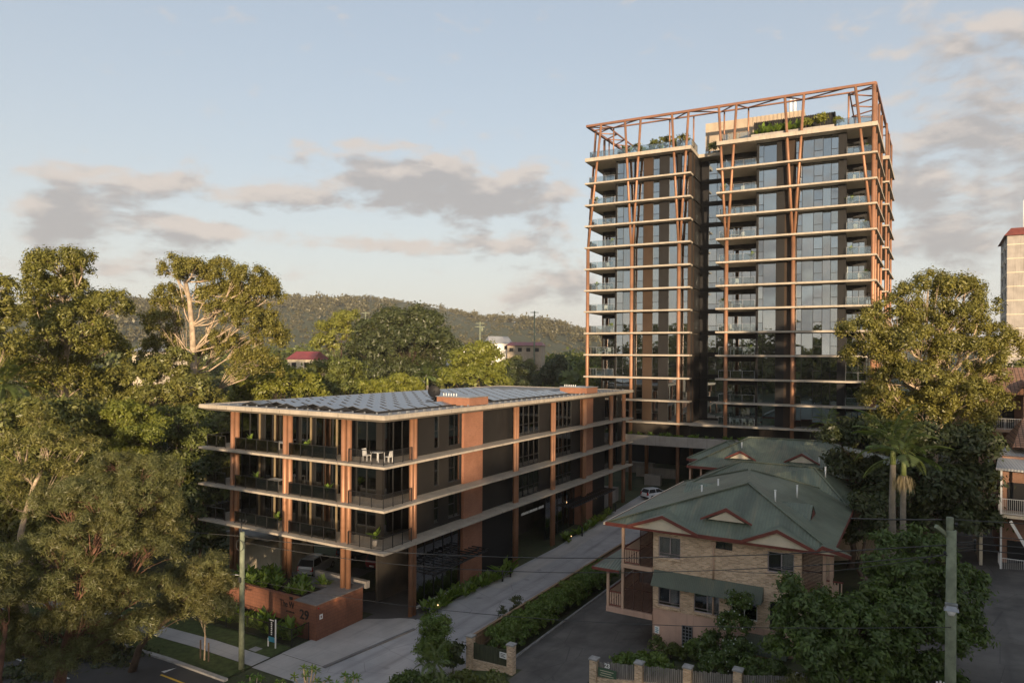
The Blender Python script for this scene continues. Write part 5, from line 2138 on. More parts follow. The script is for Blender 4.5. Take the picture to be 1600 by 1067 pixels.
build_fences()


# ------------------------------------------------------------------ right-hand buildings
def build_right_blocks():
    # brick flats with tiled roof and balconies
    f = Frame(43.7, 62, R(-30.5))
    h = thing('brick_flats', 'red brick flats with tiled roof and white railed balconies at the right edge', 'apartment building', f, 4, 3, 6)
    mb = MB()
    mb.box(-1.2, 1.6, 3, 12, 9, 17.4)
    part(h, 'wall', mb, MT['pinkbrick'])
    mb = MB()
    mb.face([(-2.2, -.6, 17.6), (12.5, -.6, 17.6), (12.5, 4.5, 19.8), (-1.2, 4.5, 19.8)])
    mb.face([(-2.2, -.6, 17.45), (-1.2, 4.5, 19.65), (12.5, 4.5, 19.65), (12.5, -.6, 17.45)])
    mb.face([(-1.2, 4.5, 19.8), (12.5, 4.5, 19.8), (12.5, 9.5, 17.6), (-2.2, 9.5, 17.6)])
    mb.face([(-2.2, -.6, 17.6), (-1.2, 4.5, 19.8), (-2.2, 9.5, 17.6)])
    part(h, 'roof', mb, MT['tile'])
    mb = MB()
    mb.face([(.9, -1.1, 17.5), (1.6, -1.1, 18.4), (1.6, 2.5, 18.8), (.9, -.2, 17.8)])
    mb.face([(1.6, -1.1, 18.4), (6, -1.1, 17.2), (6, 0.5, 17.9), (1.6, 2.5, 18.8)])
    part(h, 'porch_roof', mb, MT['tile'])
    for k, z in enumerate((14.3, 11.3, 8.4)):
        mb = MB()
        mb.box(-1.0, -.3, z - .2, 1.5, 1.597, z)
        part(h, 'balcony_floor', mb, MT['post'])
        railing(h, [(-1.0, 1.4), (-1.0, -.25), (1.35, -.25)], z, 1.0, MT['white'], None, .13, 1.3)
        mb = MB()
        mb.box(-.6, 1.5, z + .05, 1.0, 1.597, z + 2.2)
        part(h, 'balcony_door', mb, MT['black'])
    mb = MB()
    mb.box(1.5, -.4, 3, 12, 1.59, 17.3)
    part(h, 'wall', mb, MT['pinkbrick'])
    # nearer block with flat grey roof and white rails
    f2 = Frame(35.5, 50.5, R(-30.5))
    h = thing('balcony_block', 'pale framed apartment block with grey sheet roof and barred balconies cut by the right edge', 'apartment building', f2, 3, 3, 4.5)
    mb = MB()
    mb.box(.25, 2.0, 3.5, 12, 10, 13.3)
    part(h, 'wall', mb, MT['pinkbrick'])
    mb = MB()
    mb.hull8([(-.3, -.3, 12.55), (10, -.3, 12.2), (10, 4.5, 13.2), (.3, 4.5, 13.6), (-.3, -.3, 12.7), (10, -.3, 12.35), (10, 4.5, 13.35), (.3, 4.5, 13.75)])
    part(h, 'roof', mb, MT['greyroof'])
    mb = MB()
    mb.face([(1.0, 3.2, 13.9), (8, 3.2, 13.9), (8, 7, 15.9), (2, 7, 15.9)])
    mb.face([(1.0, 3.2, 13.9), (2, 7, 15.9), (1.0, 10, 13.9)])
    mb.face([(1.0, 3.2, 13.75), (1, 10, 13.75), (8, 10, 13.75), (8, 3.2, 13.75)])
    part(h, 'upper_roof', mb, MT['tile'])
    for z in (9.6, 6.6):
        pass
    for z in (9.3, 5.0):
        mb = MB()
        mb.box(0, 0, z - .22, 10, 1.99, z)
        part(h, 'balcony_floor', mb, MT['cream'])
        railing(h, [(.05, 1.9), (.05, .06), (9, .06)], z, 1.15, MT['white'], None, .12, 1.6)
        mb = MB()
        mb.box(.6, 1.93, z + .05, 1.9, 1.995, z + 2.1)
        part(h, 'balcony_door', mb, MT['black'])
    for x in (.05, 2.2, 5):
        mb = MB()
        mb.box(x - .06, .0, 4.4, x + .06, .12, 12.5)
        part(h, 'post', mb, MT['white'])
    mb = MB()
    mb.bar((.6, .03, 8.9), (1.9, .03, 6.4), .09, .2)
    part(h, 'stair_rail', mb, MT['white'])
    mb = MB()
    mb.box(-1.2, .8, 4.2, -1.0, 9, 8.4)
    part(h, 'screen_wall', mb, MT['cream'])
    # distant concrete tower with red cap
    f3 = Frame(106.5, 150, R(-31))
    h = thing('concrete_tower', 'distant beige concrete apartment tower with a red roof cap at the right edge', 'tower', f3, 8, 8, 6)
    mb = MB()
    mb.box(0, 0, 4, 16, 16, 47.2)
    part(h, 'wall', mb, MT['planter'])
    for k in range(14):
        z = 6.2 + k * 3.0
        mb = MB()
        mb.box(-.04, -.04, z, 16.04, 16.04, z + .18)
        part(h, 'floor_band', mb, MT['cream'])
        for y in (3.0, 9.5):
            mb = MB()
            mb.box(-.06, y, z + 1.0, -.004, y + 1.6, z + 2.3)
            w = part(h, 'window', mb, MT['black'])
            mb = MB()
            mb.box(-.3, y - .2, z + 2.4, -.065, y + 1.8, z + 2.5)
            part(w, 'hood', mb, MT['cream'])
        mb = MB()
        mb.box(7, -.06, z + 1.0, 9, -.004, z + 2.3)
        part(h, 'window', mb, MT['black'])
    mb = MB()
    mb.hull8([(-.6, -.6, 47.2), (16.6, -.6, 47.2), (16.6, 16.6, 47.2), (-.6, 16.6, 47.2), (.7, .7, 48.9), (15.3, .7, 48.9), (15.3, 15.3, 48.9), (.7, 15.3, 48.9)])
    part(h, 'roof_cap', mb, MT['redtrim'])
    mb = MB()
    mb.tube([(3, 2, 48.9), (3, 2, 55)], .09, 6)
    mb.box(6, 3, 48.91, 8, 5, 51.5)
    part(h, 'mast', mb, MT['white'])


build_right_blocks()


# ------------------------------------------------------------------ houses among the trees, far off
def far_house(label, px, D, z, w, d, hh, rot, wallm, roofm, zr=2.2):
    p = at(px, 556, D)
    f = Frame(p.x, p.y, R(rot))
    h = thing('far_house', label, 'house', f, 0, 0, z)
    mb = MB()
    mb.box(-w / 2, -d / 2, z - 6, w / 2, d / 2, z + hh)
    part(h, 'wall', mb, MT[wallm])
    o = .5
    x0, x1, y0, y1 = -w / 2 - o, w / 2 + o, -d / 2 - o, d / 2 + o
    ze, zt = z + hh, z + hh + zr
    ra, rb = (x0 + d * .12, 0, zt), (x1 - d * .12, 0, zt)
    mb = MB()
    A, B, C_, E_ = (x0, y0, ze), (x1, y0, ze), (x1, y1, ze), (x0, y1, ze)
    mb.face([A, B, rb, ra]), mb.face([B, C_, rb]), mb.face([C_, E_, ra, rb]), mb.face([E_, A, ra]), mb.face([A, E_, C_, B])
    part(h, 'roof', mb, MT[roofm])
    n = max(2, int(w / 3))
    for k in range(n):
        x = -w / 2 + (k + .5) * w / n
        mb = MB()
        mb.box(x - .7, -d / 2 - .06, z + hh - 2.1, x + .7, -d / 2 - .004, z + hh - .8)
        part(h, 'window', mb, MT['black'])
    return h


far_house('far red roofed house among dark trees left of the big dome shaped tree', 481, 190, 17.2, 8, 7, 2.0, -18, 'cream', 'redroof', 2.2)
far_house('far white gabled house on the wooded rise under the hill', 778, 250, 22.6, 8, 6, 2.4, 20, 'white', 'greyroof', 2.6)
far_house('far salmon brick house right of the white gabled house', 822, 245, 21.6, 12, 8, 2.6, -12, 'beige', 'redroof', 1.3)
far_house('far white house half hidden behind the crown of the dome shaped tree', 704, 235, 21.3, 9, 7, 2.2, 8, 'white', 'greyroof', 1.3)
far_house('cream house with pale roof glimpsed behind the tall gum tree', 250, 128, 18.4, 7, 6, 2.4, -25, 'cream', 'greyroof', 1.3)
far_house('dim grey roofed house under the trees at the far left', 100, 88, 9.6, 7, 6, 2.6, -28, 'interior', 'greyroof', 1.3)


# ------------------------------------------------------------------ poles and lines
def cable(label, pts, sag, r=.016, fr=FS):
    mb = MB()
    P = [Vector(p) for p in pts]
    path = []
    for i in range(len(P) - 1):
        for k in range(12 + (i == len(P) - 2)):
            t = k / 12
            q = P[i].lerp(P[i + 1], t)
            q.z -= sag * 4 * t * (1 - t)
            path.append(q)
    mb.tube(path, r, 5)
    c = path[0]
    return solo('power_line', mb, MT['wire'], label, 'power line', fr, c.x, c.y, c.z)


def build_poles():
    # left street pole
    p = thing('utility_pole', 'greenish wooden power pole on the verge before the rust brown wall', 'utility pole', FS, -4.5, -8.6, 0)
    mb = MB()
    mb.tube([(-4.5, -8.6, -.3), (-4.5, -8.6, 9.0)], [.19, .15], 12)
    part(p, 'shaft', mb, MT['pole'])
    mb = MB()
    mb.tube([(-4.62, -8.6, 8.6), (-4.62, -8.6, 9.55)], .04, 6)
    for k in (-1, 0, 1):
        mb.bar((-4.62, -8.6, 9.4), (-4.62 + .3 * k, -8.6 + .15, 9.62), .03)
        mb.tube([(-4.62 + .3 * k, -8.45, 9.6), (-4.62 + .3 * k, -8.45, 9.75)], .045, 6)
    part(p, 'insulator_bracket', mb, MT['frame'])
    mb = MB()
    mb.tube([(-4.6, -8.7, 6.2), (-6.9, -9.2, 6.05)], .035, 6)
    a = part(p, 'lamp_arm', mb, MT['metalgrey'])
    mb = MB()
    mb.hull8([(-7.4, -9.42, 5.95), (-6.85, -9.3, 5.95), (-6.85, -9.12, 5.95), (-7.4, -9.24, 5.95), (-7.35, -9.4, 6.1), (-6.85, -9.28, 6.12), (-6.85, -9.14, 6.12), (-7.35, -9.26, 6.1)])
    part(a, 'lamp_head', mb, MT['metalgrey'])
    mb = MB()
    for k in range(18):
        t = k / 17 * 2 * math.pi
        t2 = (k + 1) / 17 * 2 * math.pi
        mb.bar((-4.5 + .35 * math.cos(t), -8.8, 8.15 + .35 * math.sin(t)), (-4.5 + .35 * math.cos(t2), -8.8, 8.15 + .35 * math.sin(t2)), .03)
    mb.box(-4.62, -8.84, 5.75, -4.38, -8.76, 6.1)
    part(p, 'cable_coil', mb, MT['wire'])
    # right street pole
    x, y = 34.4, -8.0
    p = thing('utility_pole', 'tall weathered wooden power pole with angled crossarm in front of the right-hand yard', 'utility pole', FS, x, y, HS(x, y))
    mb = MB()
    mb.tube([(x, y, 3.5), (x, y, 9.5), (x, y, 14.15)], [.20, .185, .165], 14)
    part(p, 'shaft', mb, MT['pole'])
    mb = MB()
    mb.tube([(x - .05, y, 14.0), (x - .05, y, 14.62)], .12, 8)
    part(p, 'pole_cap', mb, MT['pole'])
    mb = MB()
    mb.bar((x - .5, y - .35, 14.3), (x + .1, y + .25, 13.7), .13, .14)
    c = part(p, 'crossarm', mb, MT['pole'])
    mb = MB()
    for k in range(5):
        t = k / 4
        mb.tube([(x - .2 + .35 * t, y + .1, 13.2 + .28 * k), (x - .2 + .35 * t, y - .05, 13.3 + .28 * k)], .06, 6)
    for k in range(4):
        mb.bar((x - .1, y, 13.3 + .12 * k), (x + .75, y + .3, 13.45 + .1 * k), .03)
        mb.tube([(x + .75, y + .3, 13.4 + .1 * k), (x + .75, y + .3, 13.55 + .1 * k)], .05, 6)
    part(p, 'insulator', mb, MT['frame'])
    mb = MB()
    mb.box(x - .2, y - .5, 11.4, x + .2, y - .26, 11.52)
    mb.hull8([(x - .24, y - .62, 11.3), (x + .24, y - .62, 11.3), (x + .24, y - .25, 11.3), (x - .24, y - .25, 11.3), (x - .14, y - .5, 11.46), (x + .14, y - .5, 11.46), (x + .14, y - .26, 11.46), (x - .14, y - .26, 11.46)])
    l = part(p, 'street_lamp', mb, MT['metalgrey'])
    mb = MB()
    mb.tube([(x, y - .45, 11.12), (x, y - .45, 11.29)], [.10, .16], 10)
    part(l, 'lamp_bowl', mb, MT['white'])
    # lines
    LP, RP = (-4.5, -8.6), (34.4, -8.0)
    cable('upper power line sagging across the front of the low building to the right pole', [(LP[0], LP[1], 8.7), (RP[0], RP[1], 13.6)], .9, .022)
    cable('second power line just under the upper one, between the two street poles', [(LP[0], LP[1], 8.35), (RP[0], RP[1] - .1, 13.25)], 1.25, .018)
    cable('thin low cable strung between the two street poles across the brick house', [(LP[0], LP[1], 6.0), (RP[0], RP[1] - .2, 10.6)], 1.0, .014)
    for k, (dz, nm) in enumerate(((14.55, 'topmost'), (14.0, 'second'), (13.72, 'third'), (13.5, 'lowest'))):
        cable('%s power line leaving the right pole towards the right edge' % nm, [(RP[0], RP[1], dz), (62, -5.5 + .4 * k, dz + 2.2 - .25 * k)], .35, .016)
    cable('grey aerial lead running from the right pole to the left over the leafy tree', [(RP[0] - .3, RP[1], 14.5), (31.0, -8.2, 14.2)], .02, .03)
    cable('service line dropping from the right pole into the leafy tree', [(RP[0], RP[1], 13.3), (24.0, 1.0, 8.6)], .4, .015)
    cable('power line from the left pole over the verge into the fluffy trees', [(LP[0], LP[1], 8.7), (-42, -9.2, 8.6)], .8, .018)
    # far poles above the treeline
    for (px, py, D, lab) in ((571, 487, 250, 'far slim power pole left of the dome shaped tree'), (677, 487, 250, 'far slim power pole behind the right side of the dome shaped tree'),
                             (835, 486, 240, 'far slim power pole above the salmon brick house'), (364, 590, 112, 'far crossarmed power pole beside the side road left of the solar roof'),
                             (750, 503, 230, 'far power pole with transformer left of the white gabled house'), (402, 519, 130, 'far power pole with wide crossarms beside the tall gum tree')):
        q = at(px, py, D)
        z0 = HW(q.x, q.y)
        o = thing('power_pole', lab, 'power pole', FW, q.x, q.y, z0, 0, None)
        s = 1.6 if D > 200 else 1.0
        mb = MB()
        mb.tube([(q.x, q.y, z0 - .3), (q.x, q.y, q.z)], [.2 * s, .14 * s], 8)
        part(o, 'shaft', mb, MT['pole'])
        mb = MB()
        mb.bar((q.x - 1.4, q.y, q.z - .5), (q.x + 1.4, q.y, q.z - .5), .12 * s, .14 * s)
        if 'transformer' in lab or 'wide' in lab:
            mb.bar((q.x - 1.6, q.y, q.z - 1.6), (q.x + 1.6, q.y, q.z - 1.6), .12 * s, .14 * s)
            mb.tube([(q.x + .7, q.y - .3, q.z - 3.2), (q.x + .7, q.y - .3, q.z - 1.9)], .4, 8)
        part(o, 'crossarm', mb, MT['pole'])


build_poles()


# ------------------------------------------------------------------ cars
def car(label, fr, x, y, z, rot, paint, group=None, hatch=True):
    o = thing('parked_car', label, 'car', fr, x, y, z, rot, group)
    L, Wd, H = (3.9, 1.68, 1.48) if hatch else (4.6, 1.82, 1.66)
    # body: side profile rings across the length (x forward)
    prof = [(-.5, .35, .78), (-.485, .25, .95), (-.40, .22, 1.0), (-.15, .22, .97), (.12, .22, .95), (.30, .22, .90), (.42, .24, .80), (.485, .28, .66), (.5, .34, .58)]
    mb = MB()
    rings = []
    for (u, lo, hi) in prof:
        w = Wd / 2 * (1 - .22 * max(0, abs(u) - .36) / .14)
        hi2 = hi * H / 1.5
        rings.append([(u * L, -w * .94, lo), (u * L, -w, lo + .18), (u * L, -w, hi2 - .12), (u * L, -w * .88, hi2), (u * L, w * .88, hi2), (u * L, w, hi2 - .12), (u * L, w, lo + .18), (u * L, w * .94, lo)])
    for i in range(len(rings) - 1):
        for k in range(8):
            mb.face([rings[i][k], rings[i][(k + 1) % 8], rings[i + 1][(k + 1) % 8], rings[i + 1][k]][::-1], True)
    mb.face(rings[0]), mb.face(rings[-1][::-1])
    b = part(o, 'body', mb, paint, local=True)
    # cabin
    hb = .95 * H / 1.5
    w0, w1 = Wd / 2 * .90, Wd / 2 * .70
    xs0, xs1, xt0, xt1 = -.475 * L, .24 * L, -.40 * L, .04 * L
    mb = MB()
    mb.hull8([(xs0, -w0, hb), (xs1, -w0, hb - .03), (xs1, w0, hb - .03), (xs0, w0, hb), (xt0, -w1, H - .06), (xt1, -w1, H - .06), (xt1, w1, H - .06), (xt0, w1, H - .06)])
    part(o, 'window_band', mb, MT['black'], local=True)
    mb = MB()
    mb.hull8([(xt0 - .02, -w1 - .02, H - .08), (xt1 + .05, -w1 - .02, H - .08), (xt1 + .05, w1 + .02, H - .08), (xt0 - .02, w1 + .02, H - .08),
              (xt0 + .1, -w1 + .08, H), (xt1 - .1, -w1 + .08, H), (xt1 - .1, w1 - .08, H), (xt0 + .1, w1 - .08, H)])
    for s in (-1, 1):
        for (xa, xb) in ((xs0 + .02, xt0), (xs1, xt1), (-.12 * L, -.13 * L)):
            mb.bar((xa, s * (w0 + .005), hb - .02), (xb, s * (w1 + .012), H - .06), .07, .05)
    part(o, 'roof', mb, paint, local=True)
    for sx in (-.31, .31):
        for s in (-1, 1):
            mb = MB()
            mb.tube([(sx * L, s * (Wd / 2 - .19), .31), (sx * L, s * (Wd / 2 + .01), .31)], .31, 14)
            w = part(o, 'wheel', mb, MT['tyre'], local=True)
            mb = MB()
            mb.tube([(sx * L, s * (Wd / 2 + .012), .31), (sx * L, s * (Wd / 2 + .02), .31)], .19, 12)
            part(w, 'rim', mb, MT['metalgrey'], local=True)
    for s in (-1, 1):
        mb = MB()
        mb.hull8([(-.505 * L, s * Wd * .36 - .11, .66), (-.46 * L, s * Wd * .36 - .11, .66), (-.46 * L, s * Wd * .36 + .11, .66), (-.505 * L, s * Wd * .36 + .11, .66),
                  (-.485 * L, s * Wd * .36 - .10, 1.02), (-.44 * L, s * Wd * .36 - .10, 1.02), (-.44 * L, s * Wd * .36 + .12, 1.02), (-.485 * L, s * Wd * .36 + .12, 1.02)])
        part(o, 'tail_lamp', mb, MT['lampred'], local=True)
    mb = MB()
    mb.box(-.515 * L, -.26, .5, -.503 * L, .26, .62)
    part(o, 'number_plate', mb, MT['white'], local=True)
    mb = MB()
    mb.box(-.507 * L, -Wd * .42, .26, -.45 * L, Wd * .42, .42)
    part(o, 'bumper', mb, MT['dark'], local=True)
    return o


car('white hatchback driving under the tower podium at the end of the driveway', FS, 2.2, 53.0, HS(2, 53) + .04, R(62), MT['carwhite'])
G = 'cars parked in the undercroft of the low building'
car('grey hatchback nearest the pale wall in the undercroft, its tail lamp showing', FS, -15.8, 8.8, .06, R(108), MT['cargrey'], G, False)
car('dark blue car parked behind the grey hatchback in the undercroft', FS, -16.0, 14.4, .06, R(95), MT['carblue'], G, False)
car('red car at the back of the undercroft, right of the blue one', FS, -11.4, 13.6, .06, R(95), MT['carred'], G, False)


def build_undercroft_walls():
    o = thing('store_room', 'beige walled store room with flat concrete roof in the undercroft corner', 'store room', FS, -20, 7, 0)
    mb = MB()
    mb.box(-23.5, 6.0, -.5, -17.6, 10.0, 2.5)
    part(o, 'wall', mb, MT['cream'])
    mb = MB()
    mb.box(-24.6, 5.4, 3.2, -18.4, 11, 3.4)
    part(o, 'flat_roof', mb, MT['kerb'])
    mb = MB()
    mb.box(-18.3, 6.4, -.3, -17.58, 7.2, 5.8)
    part(o, 'pier', mb, MT['cream'])


build_undercroft_walls()


# ------------------------------------------------------------------ small street things
def bollard(x, y, label):
    z = HS(x, y) + .03
    mb = MB()
    mb.tube([(x, y, z), (x, y, z + 1.0)], .085, 10)
    mb.tube([(x, y, z + 1.0), (x, y, z + 1.04)], [.085, .06], 10)
    return solo('bollard', mb, MT['frame'], label, 'bollard', FS, x, y, z, 'black bollards along the driveway')


bollard(.85, 4.4, 'black bollard at the corner columns nearest the street')
bollard(.8, 15.3, 'first of the two black bollards before the brick pier, nearer the street')
bollard(.75, 16.8, 'second of the two black bollards before the brick pier, farther from the street')
bollard(.6, 32.9, 'black bollard by the lit entrance planting in mid driveway')
bollard(0, 42.7, 'near bollard of the far pair beside the last columns')
bollard(-.05, 44.4, 'far bollard of the far pair beside the last columns')


def build_agent_sign():
    x, y = -5.5, -5.3
    o = thing('sale_board', 'narrow dark and blue property board on white posts in the lawn by the black fence', 'sign', FS, x, y, .1)
    mb = MB()
    mb.box(x - .32, y - .02, .5, x + .32, y + .02, 2.1)
    part(o, 'board', mb, MT['dark'])
    mb = MB()
    mb.box(x - .32, y - .026, .5, x + .32, y - .022, .85)
    part(o, 'blue_band', mb, MT['signblue'])
    mb = MB()
    for k in range(7):
        mb.box(x - .07, y - .026, .98 + k * .135, x + .05 + .02 * (k % 2), y - .022, 1.07 + k * .135)
    mb.box(x - .2, y - .026, 1.97, x + .22, y - .022, 2.05)
    part(o, 'lettering', mb, MT['white'])
    for dx, t in ((-.36, .7), (.37, 2.12)):
        mb = MB()
        mb.box(x + dx - .04, y - .03, .08, x + dx + .04, y + .03, t)
        part(o, 'post', mb, MT['white'])
    mb = MB()
    x, y = -6.2, -6.1
    mb.box(x - .35, y - .3, .1, x + .35, y + .3, .14)
    solo('pit_cover', mb, MT['kerb'], 'square concrete pit cover set in the lawn near the property board', 'pit cover', FS, x, y, .1)
    x, y = 11.0, -4.6
    mb = MB()
    mb.box(x - .4, y - .25, HS(x, y) + .06, x + .4, y + .25, HS(x, y) + .12)
    solo('pit_cover', mb, MT['kerb'], 'pale concrete pit cover in the grass below the mossy fence panel', 'pit cover', FS, x, y, HS(x, y) + .06)
    # planter lamps along the path
    for (x, y, lab) in ((.3, 6.2, 'small warm garden lamp in the bed nearest the street'), (.3, 30.7, 'small warm garden lamp beside the entrance planting')):
        z = HS(x, y)
        o = thing('garden_lamp', lab, 'garden lamp', FS, x, y, z)
        mb = MB()
        mb.tube([(x, y, z), (x, y, z + .55)], .03, 6)
        part(o, 'stem', mb, MT['frame'])
        mb = MB()
        mb.tube([(x, y, z + .552), (x, y, z + .62)], .045, 8)
        part(o, 'lamp_head', mb, MT['lamp'])
    for (y, lab) in ((37.4, 'warm wall lamp on the far brick pier, near side'), (40.9, 'warm wall lamp past the far brick pier')):
        mb = MB()
        mb.box(-1.28, y, 2.98, -1.2, y + .08, 3.08)
        solo('wall_lamp', mb, MT['lamp'], lab, 'wall lamp', FS, -1.25, y, 3.0)
        small_lamp(-1.0, y, 2.9, 4)


build_agent_sign()


# ------------------------------------------------------------------ outdoor furniture
def chair_meshes():
    seat, leg, back = MB(), [], MB()
    seat.box(-.24, -.24, .40, .24, .24, .46)
    back.hull8([(-.24, .20, .461), (.24, .20, .461), (.24, .25, .461), (-.24, .25, .461), (-.23, .30, .92), (.23, .30, .92), (.23, .34, .92), (-.23, .34, .92)])
    for sx in (-1, 1):
        for sy in (-1, 1):
            m = MB()
            m.box(sx * .21 - .02, sy * .21 - .02, 0, sx * .21 + .02, sy * .21 + .02, .399)
            leg.append(m)
    out = [('seat', seat.mesh('seat')), ('backrest', back.mesh('backrest'))] + [('leg', m.mesh('leg')) for m in leg]
    for _, me in out:
        me.materials.append(MT['white'])
    return out


CHM = chair_meshes()


def chair(fr, x, y, z, rot, label, group):
    o = thing('chair', label, 'chair', fr, x, y, z, rot, group)
    for nm, me in CHM:
        link(nm, me, o)
    return o


def table(fr, x, y, z, w, d, label, m='white'):
    o = thing('table', label, 'table', fr, x, y, z)
    mb = MB()
    mb.box(-w / 2, -d / 2, .70, w / 2, d / 2, .74)
    part(o, 'table_top', mb, MT[m], local=True)
    for sx in (-1, 1):
        for sy in (-1, 1):
            mb = MB()
            mb.box(sx * (w / 2 - .06) - .03, sy * (d / 2 - .06) - .03, 0, sx * (w / 2 - .06) + .03, sy * (d / 2 - .06) + .03, .699)
            part(o, 'leg', mb, MT[m], local=True)
    return o


G1 = 'white chairs on the lowest tower terrace'
for k in range(4):
    chair(FT, -17.4 + k * .85, 1.7, TZ[0] + .13, R(180), 'white chair in the near row at the long table on the lowest tower terrace', G1)
chair(FT, -18.3, 2.6, TZ[0] + .13, R(90), 'white chair at the head of the long table on the lowest tower terrace', G1)
table(FT, -16.1, 2.6, TZ[0] + .13, 3.4, .9, 'long white table on the lowest tower terrace of the right-hand block')
table(FT, -16.6, 2.9, TZ[3] + .13, 1.5, .8, 'white table on the tower balcony level with the gum tree tops')
chair(FT, -18.3, 2.4, TZ[3] + .13, R(100), 'white chair left of the white table on the tower balcony at treetop height', 'white chairs on the treetop height balcony')
chair(FT, -15.2, 2.2, TZ[3] + .13, R(200), 'white chair right of the white table on the tower balcony at treetop height', 'white chairs on the treetop height balcony')
table(FT, -36.2, 2.6, TZ[3] + .13, 1.3, .8, 'white table on the left corner balcony of the tower at treetop height')
chair(FT, -35.0, 2.2, TZ[3] + .13, R(200), 'white chair on the left corner balcony of the tower at treetop height', 'white chairs at the left corner')
chair(FT, -16.0, 2.2, TZ[8] + .13, R(170), 'white chair on the tower balcony where the V columns meet', 'white chairs high on the tower')
table(FS, -2.3, 1.9, LBZ[2] + .003, .8, .8, 'small white table on the top corner balcony of the low building')
G2 = 'white chairs on the top corner balcony of the low building'
chair(FS, -3.3, 1.8, LBZ[2] + .003, R(90), 'white chair left of the small table on the top corner balcony', G2)
chair(FS, -1.4, 2.1, LBZ[2] + .003, R(-90), 'white chair right of the small table on the top corner balcony', G2)
table(FS, -12.9, 2.0, LBZ[2] + .003, 1.6, .8, 'white table on the top front balcony between the left column pairs')
table(FS, -13.6, 2.0, LBZ[1] + .003, 1.4, .8, 'white table on the middle front balcony between the left column pairs')

# scattered balcony furniture on the tower, each piece where it stands
GB = 'small furniture on the tower balconies'
for k, (x, lv, rot, nm) in enumerate(((-17.6, 4, 170, 'white chair on the right-hand block balcony one floor above treetop height'), (-16.9, 6, 200, 'white chair on the right-hand block balcony, sixth terrace up'), (-17.8, 9, 150, 'white chair on the right-hand block balcony just above the V column feet'),
                                     (-16.2, 10, 190, 'white chair on the right-hand block balcony, third from the roof'), (-35.6, 5, 200, 'white chair on the left corner balcony two floors above treetop height'), (-35.2, 7, 170, 'white chair on the left corner balcony below the V column feet'),
                                     (-2.4, 8, 180, 'white chair on the right corner balcony where the V columns meet'), (-1.8, 6, 160, 'white chair on the right corner balcony near the gum tree crown'), (-2.6, 10, 200, 'white chair on the right corner balcony high up'))):
    chair(FT, x, 2.2, TZ[lv] + .135, R(rot), nm, None)
for k, (x, lv, lab) in enumerate(((-17.0, 5, 'white table on the right-hand block balcony two floors above treetop height'), (-17.2, 8, 'white table on the right-hand block balcony where the V columns meet'), (-36.0, 6, 'white table on the left corner balcony in mid tower'),
                                 (-2.2, 9, 'white table on the right corner balcony above the V column foot'), (-16.4, 11, 'white table on the topmost right-hand block balcony'), (-35.8, 9, 'white table on the left corner balcony just above the V column feet'))):
    table(FT, x, 2.9, TZ[lv] + .135, 1.3, .8, lab)


# ------------------------------------------------------------------ planting: main trees
px_tree('gum_tree', 'tall pale trunked gum tree with layered crown, highest of the trees at the far left', 100, 72,
        [(95, 425, 42, 26, 0), (60, 410, 22, 14, 1), (130, 408, 24, 14, -1), (100, 470, 62, 30, 1), (170, 480, 36, 20, 0), (55, 500, 38, 24, 2), (110, 530, 70, 34, -2), (60, 560, 50, 30, 0), (165, 555, 40, 30, 2), (100, 600, 60, 26, 0), (35, 590, 36, 26, 2)],
        LEAF['gum'], MT['trunk_pale'], .50, forks=[(100, 640, 0), (100, 590, 0), (101, 540, 0), (98, 490, .5), (95, 440, 0)], rc=.62, leaf=.15, per=125, dens=.95, twig=.3, flat=1.0, shell=.55, up=.3, fill=22, tall=1.3)
px_tree('gum_tree', 'tall forked gum tree with bare pale limbs just left of the solar roofed building', 303, 86,
        [(275, 420, 26, 18, 0), (300, 428, 34, 18, -1), (345, 430, 36, 20, 1), (390, 440, 34, 20, 0), (265, 470, 30, 20, 1), (415, 470, 32, 24, 1), (340, 470, 40, 20, 2), (250, 510, 34, 22, 0), (385, 505, 40, 26, 0), (420, 530, 34, 24, 2), (350, 545, 44, 22, 2), (400, 575, 44, 24, 0), (255, 550, 36, 20, 1)],
        LEAF['gum'], MT['trunk_pale'], .55, forks=[(303, 610, 0), (303, 585, 0), (302, 550, 0), (300, 510, 0), (296, 470, 0), (290, 440, 0)], rc=.64, leaf=.155, per=110, dens=.9, twig=.35, limb_from=.2, flat=1.0, shell=.55, up=.3, fill=24, tall=1.3)
px_tree('gum_tree', 'gum tree crown cut by the left edge high above the fluffy trees', -18, 60,
        [(-10, 450, 26, 20, 0), (-22, 480, 36, 24, 0), (0, 500, 20, 16, 1), (-12, 540, 40, 30, 0)],
        LEAF['gum'], MT['trunk_pale'], .4, rc=.65, leaf=.17, per=140, dens=1.1, shell=.6)
# right gum
px_tree('gum_tree', 'large sunlit gum tree overlapping the right corner of the tower', 1455, 60,
        [(1450, 450, 40, 24, 0), (1500, 455, 40, 22, 1), (1535, 480, 26, 18, 0), (1415, 470, 28, 18, -1), (1390, 500, 40, 26, -1), (1470, 500, 60, 30, 0), (1345, 520, 36, 20, -2), (1540, 530, 44, 26, 1), (1420, 540, 60, 30, -2), (1500, 560, 60, 34, -1), (1360, 560, 44, 28, -1), (1570, 545, 30, 22, 2), (1420, 600, 60, 34, -2), (1490, 620, 50, 34, -2), (1380, 625, 36, 30, -1), (1540, 590, 30, 26, 1), (1440, 650, 50, 26, -1), (1390, 660, 36, 22, 0), (1510, 655, 44, 26, -1), (1555, 630, 26, 24, 1)],
        LEAF['gum'], MT['trunk_pale'], .60, forks=[(1455, 760, 0), (1456, 690, 0), (1458, 620, 0), (1462, 560, 0), (1466, 510, 0)], rc=.52, leaf=.12, per=150, dens=.82, twig=.3, flat=1.0, shell=.62, up=.3, fill=5, tall=1.05)
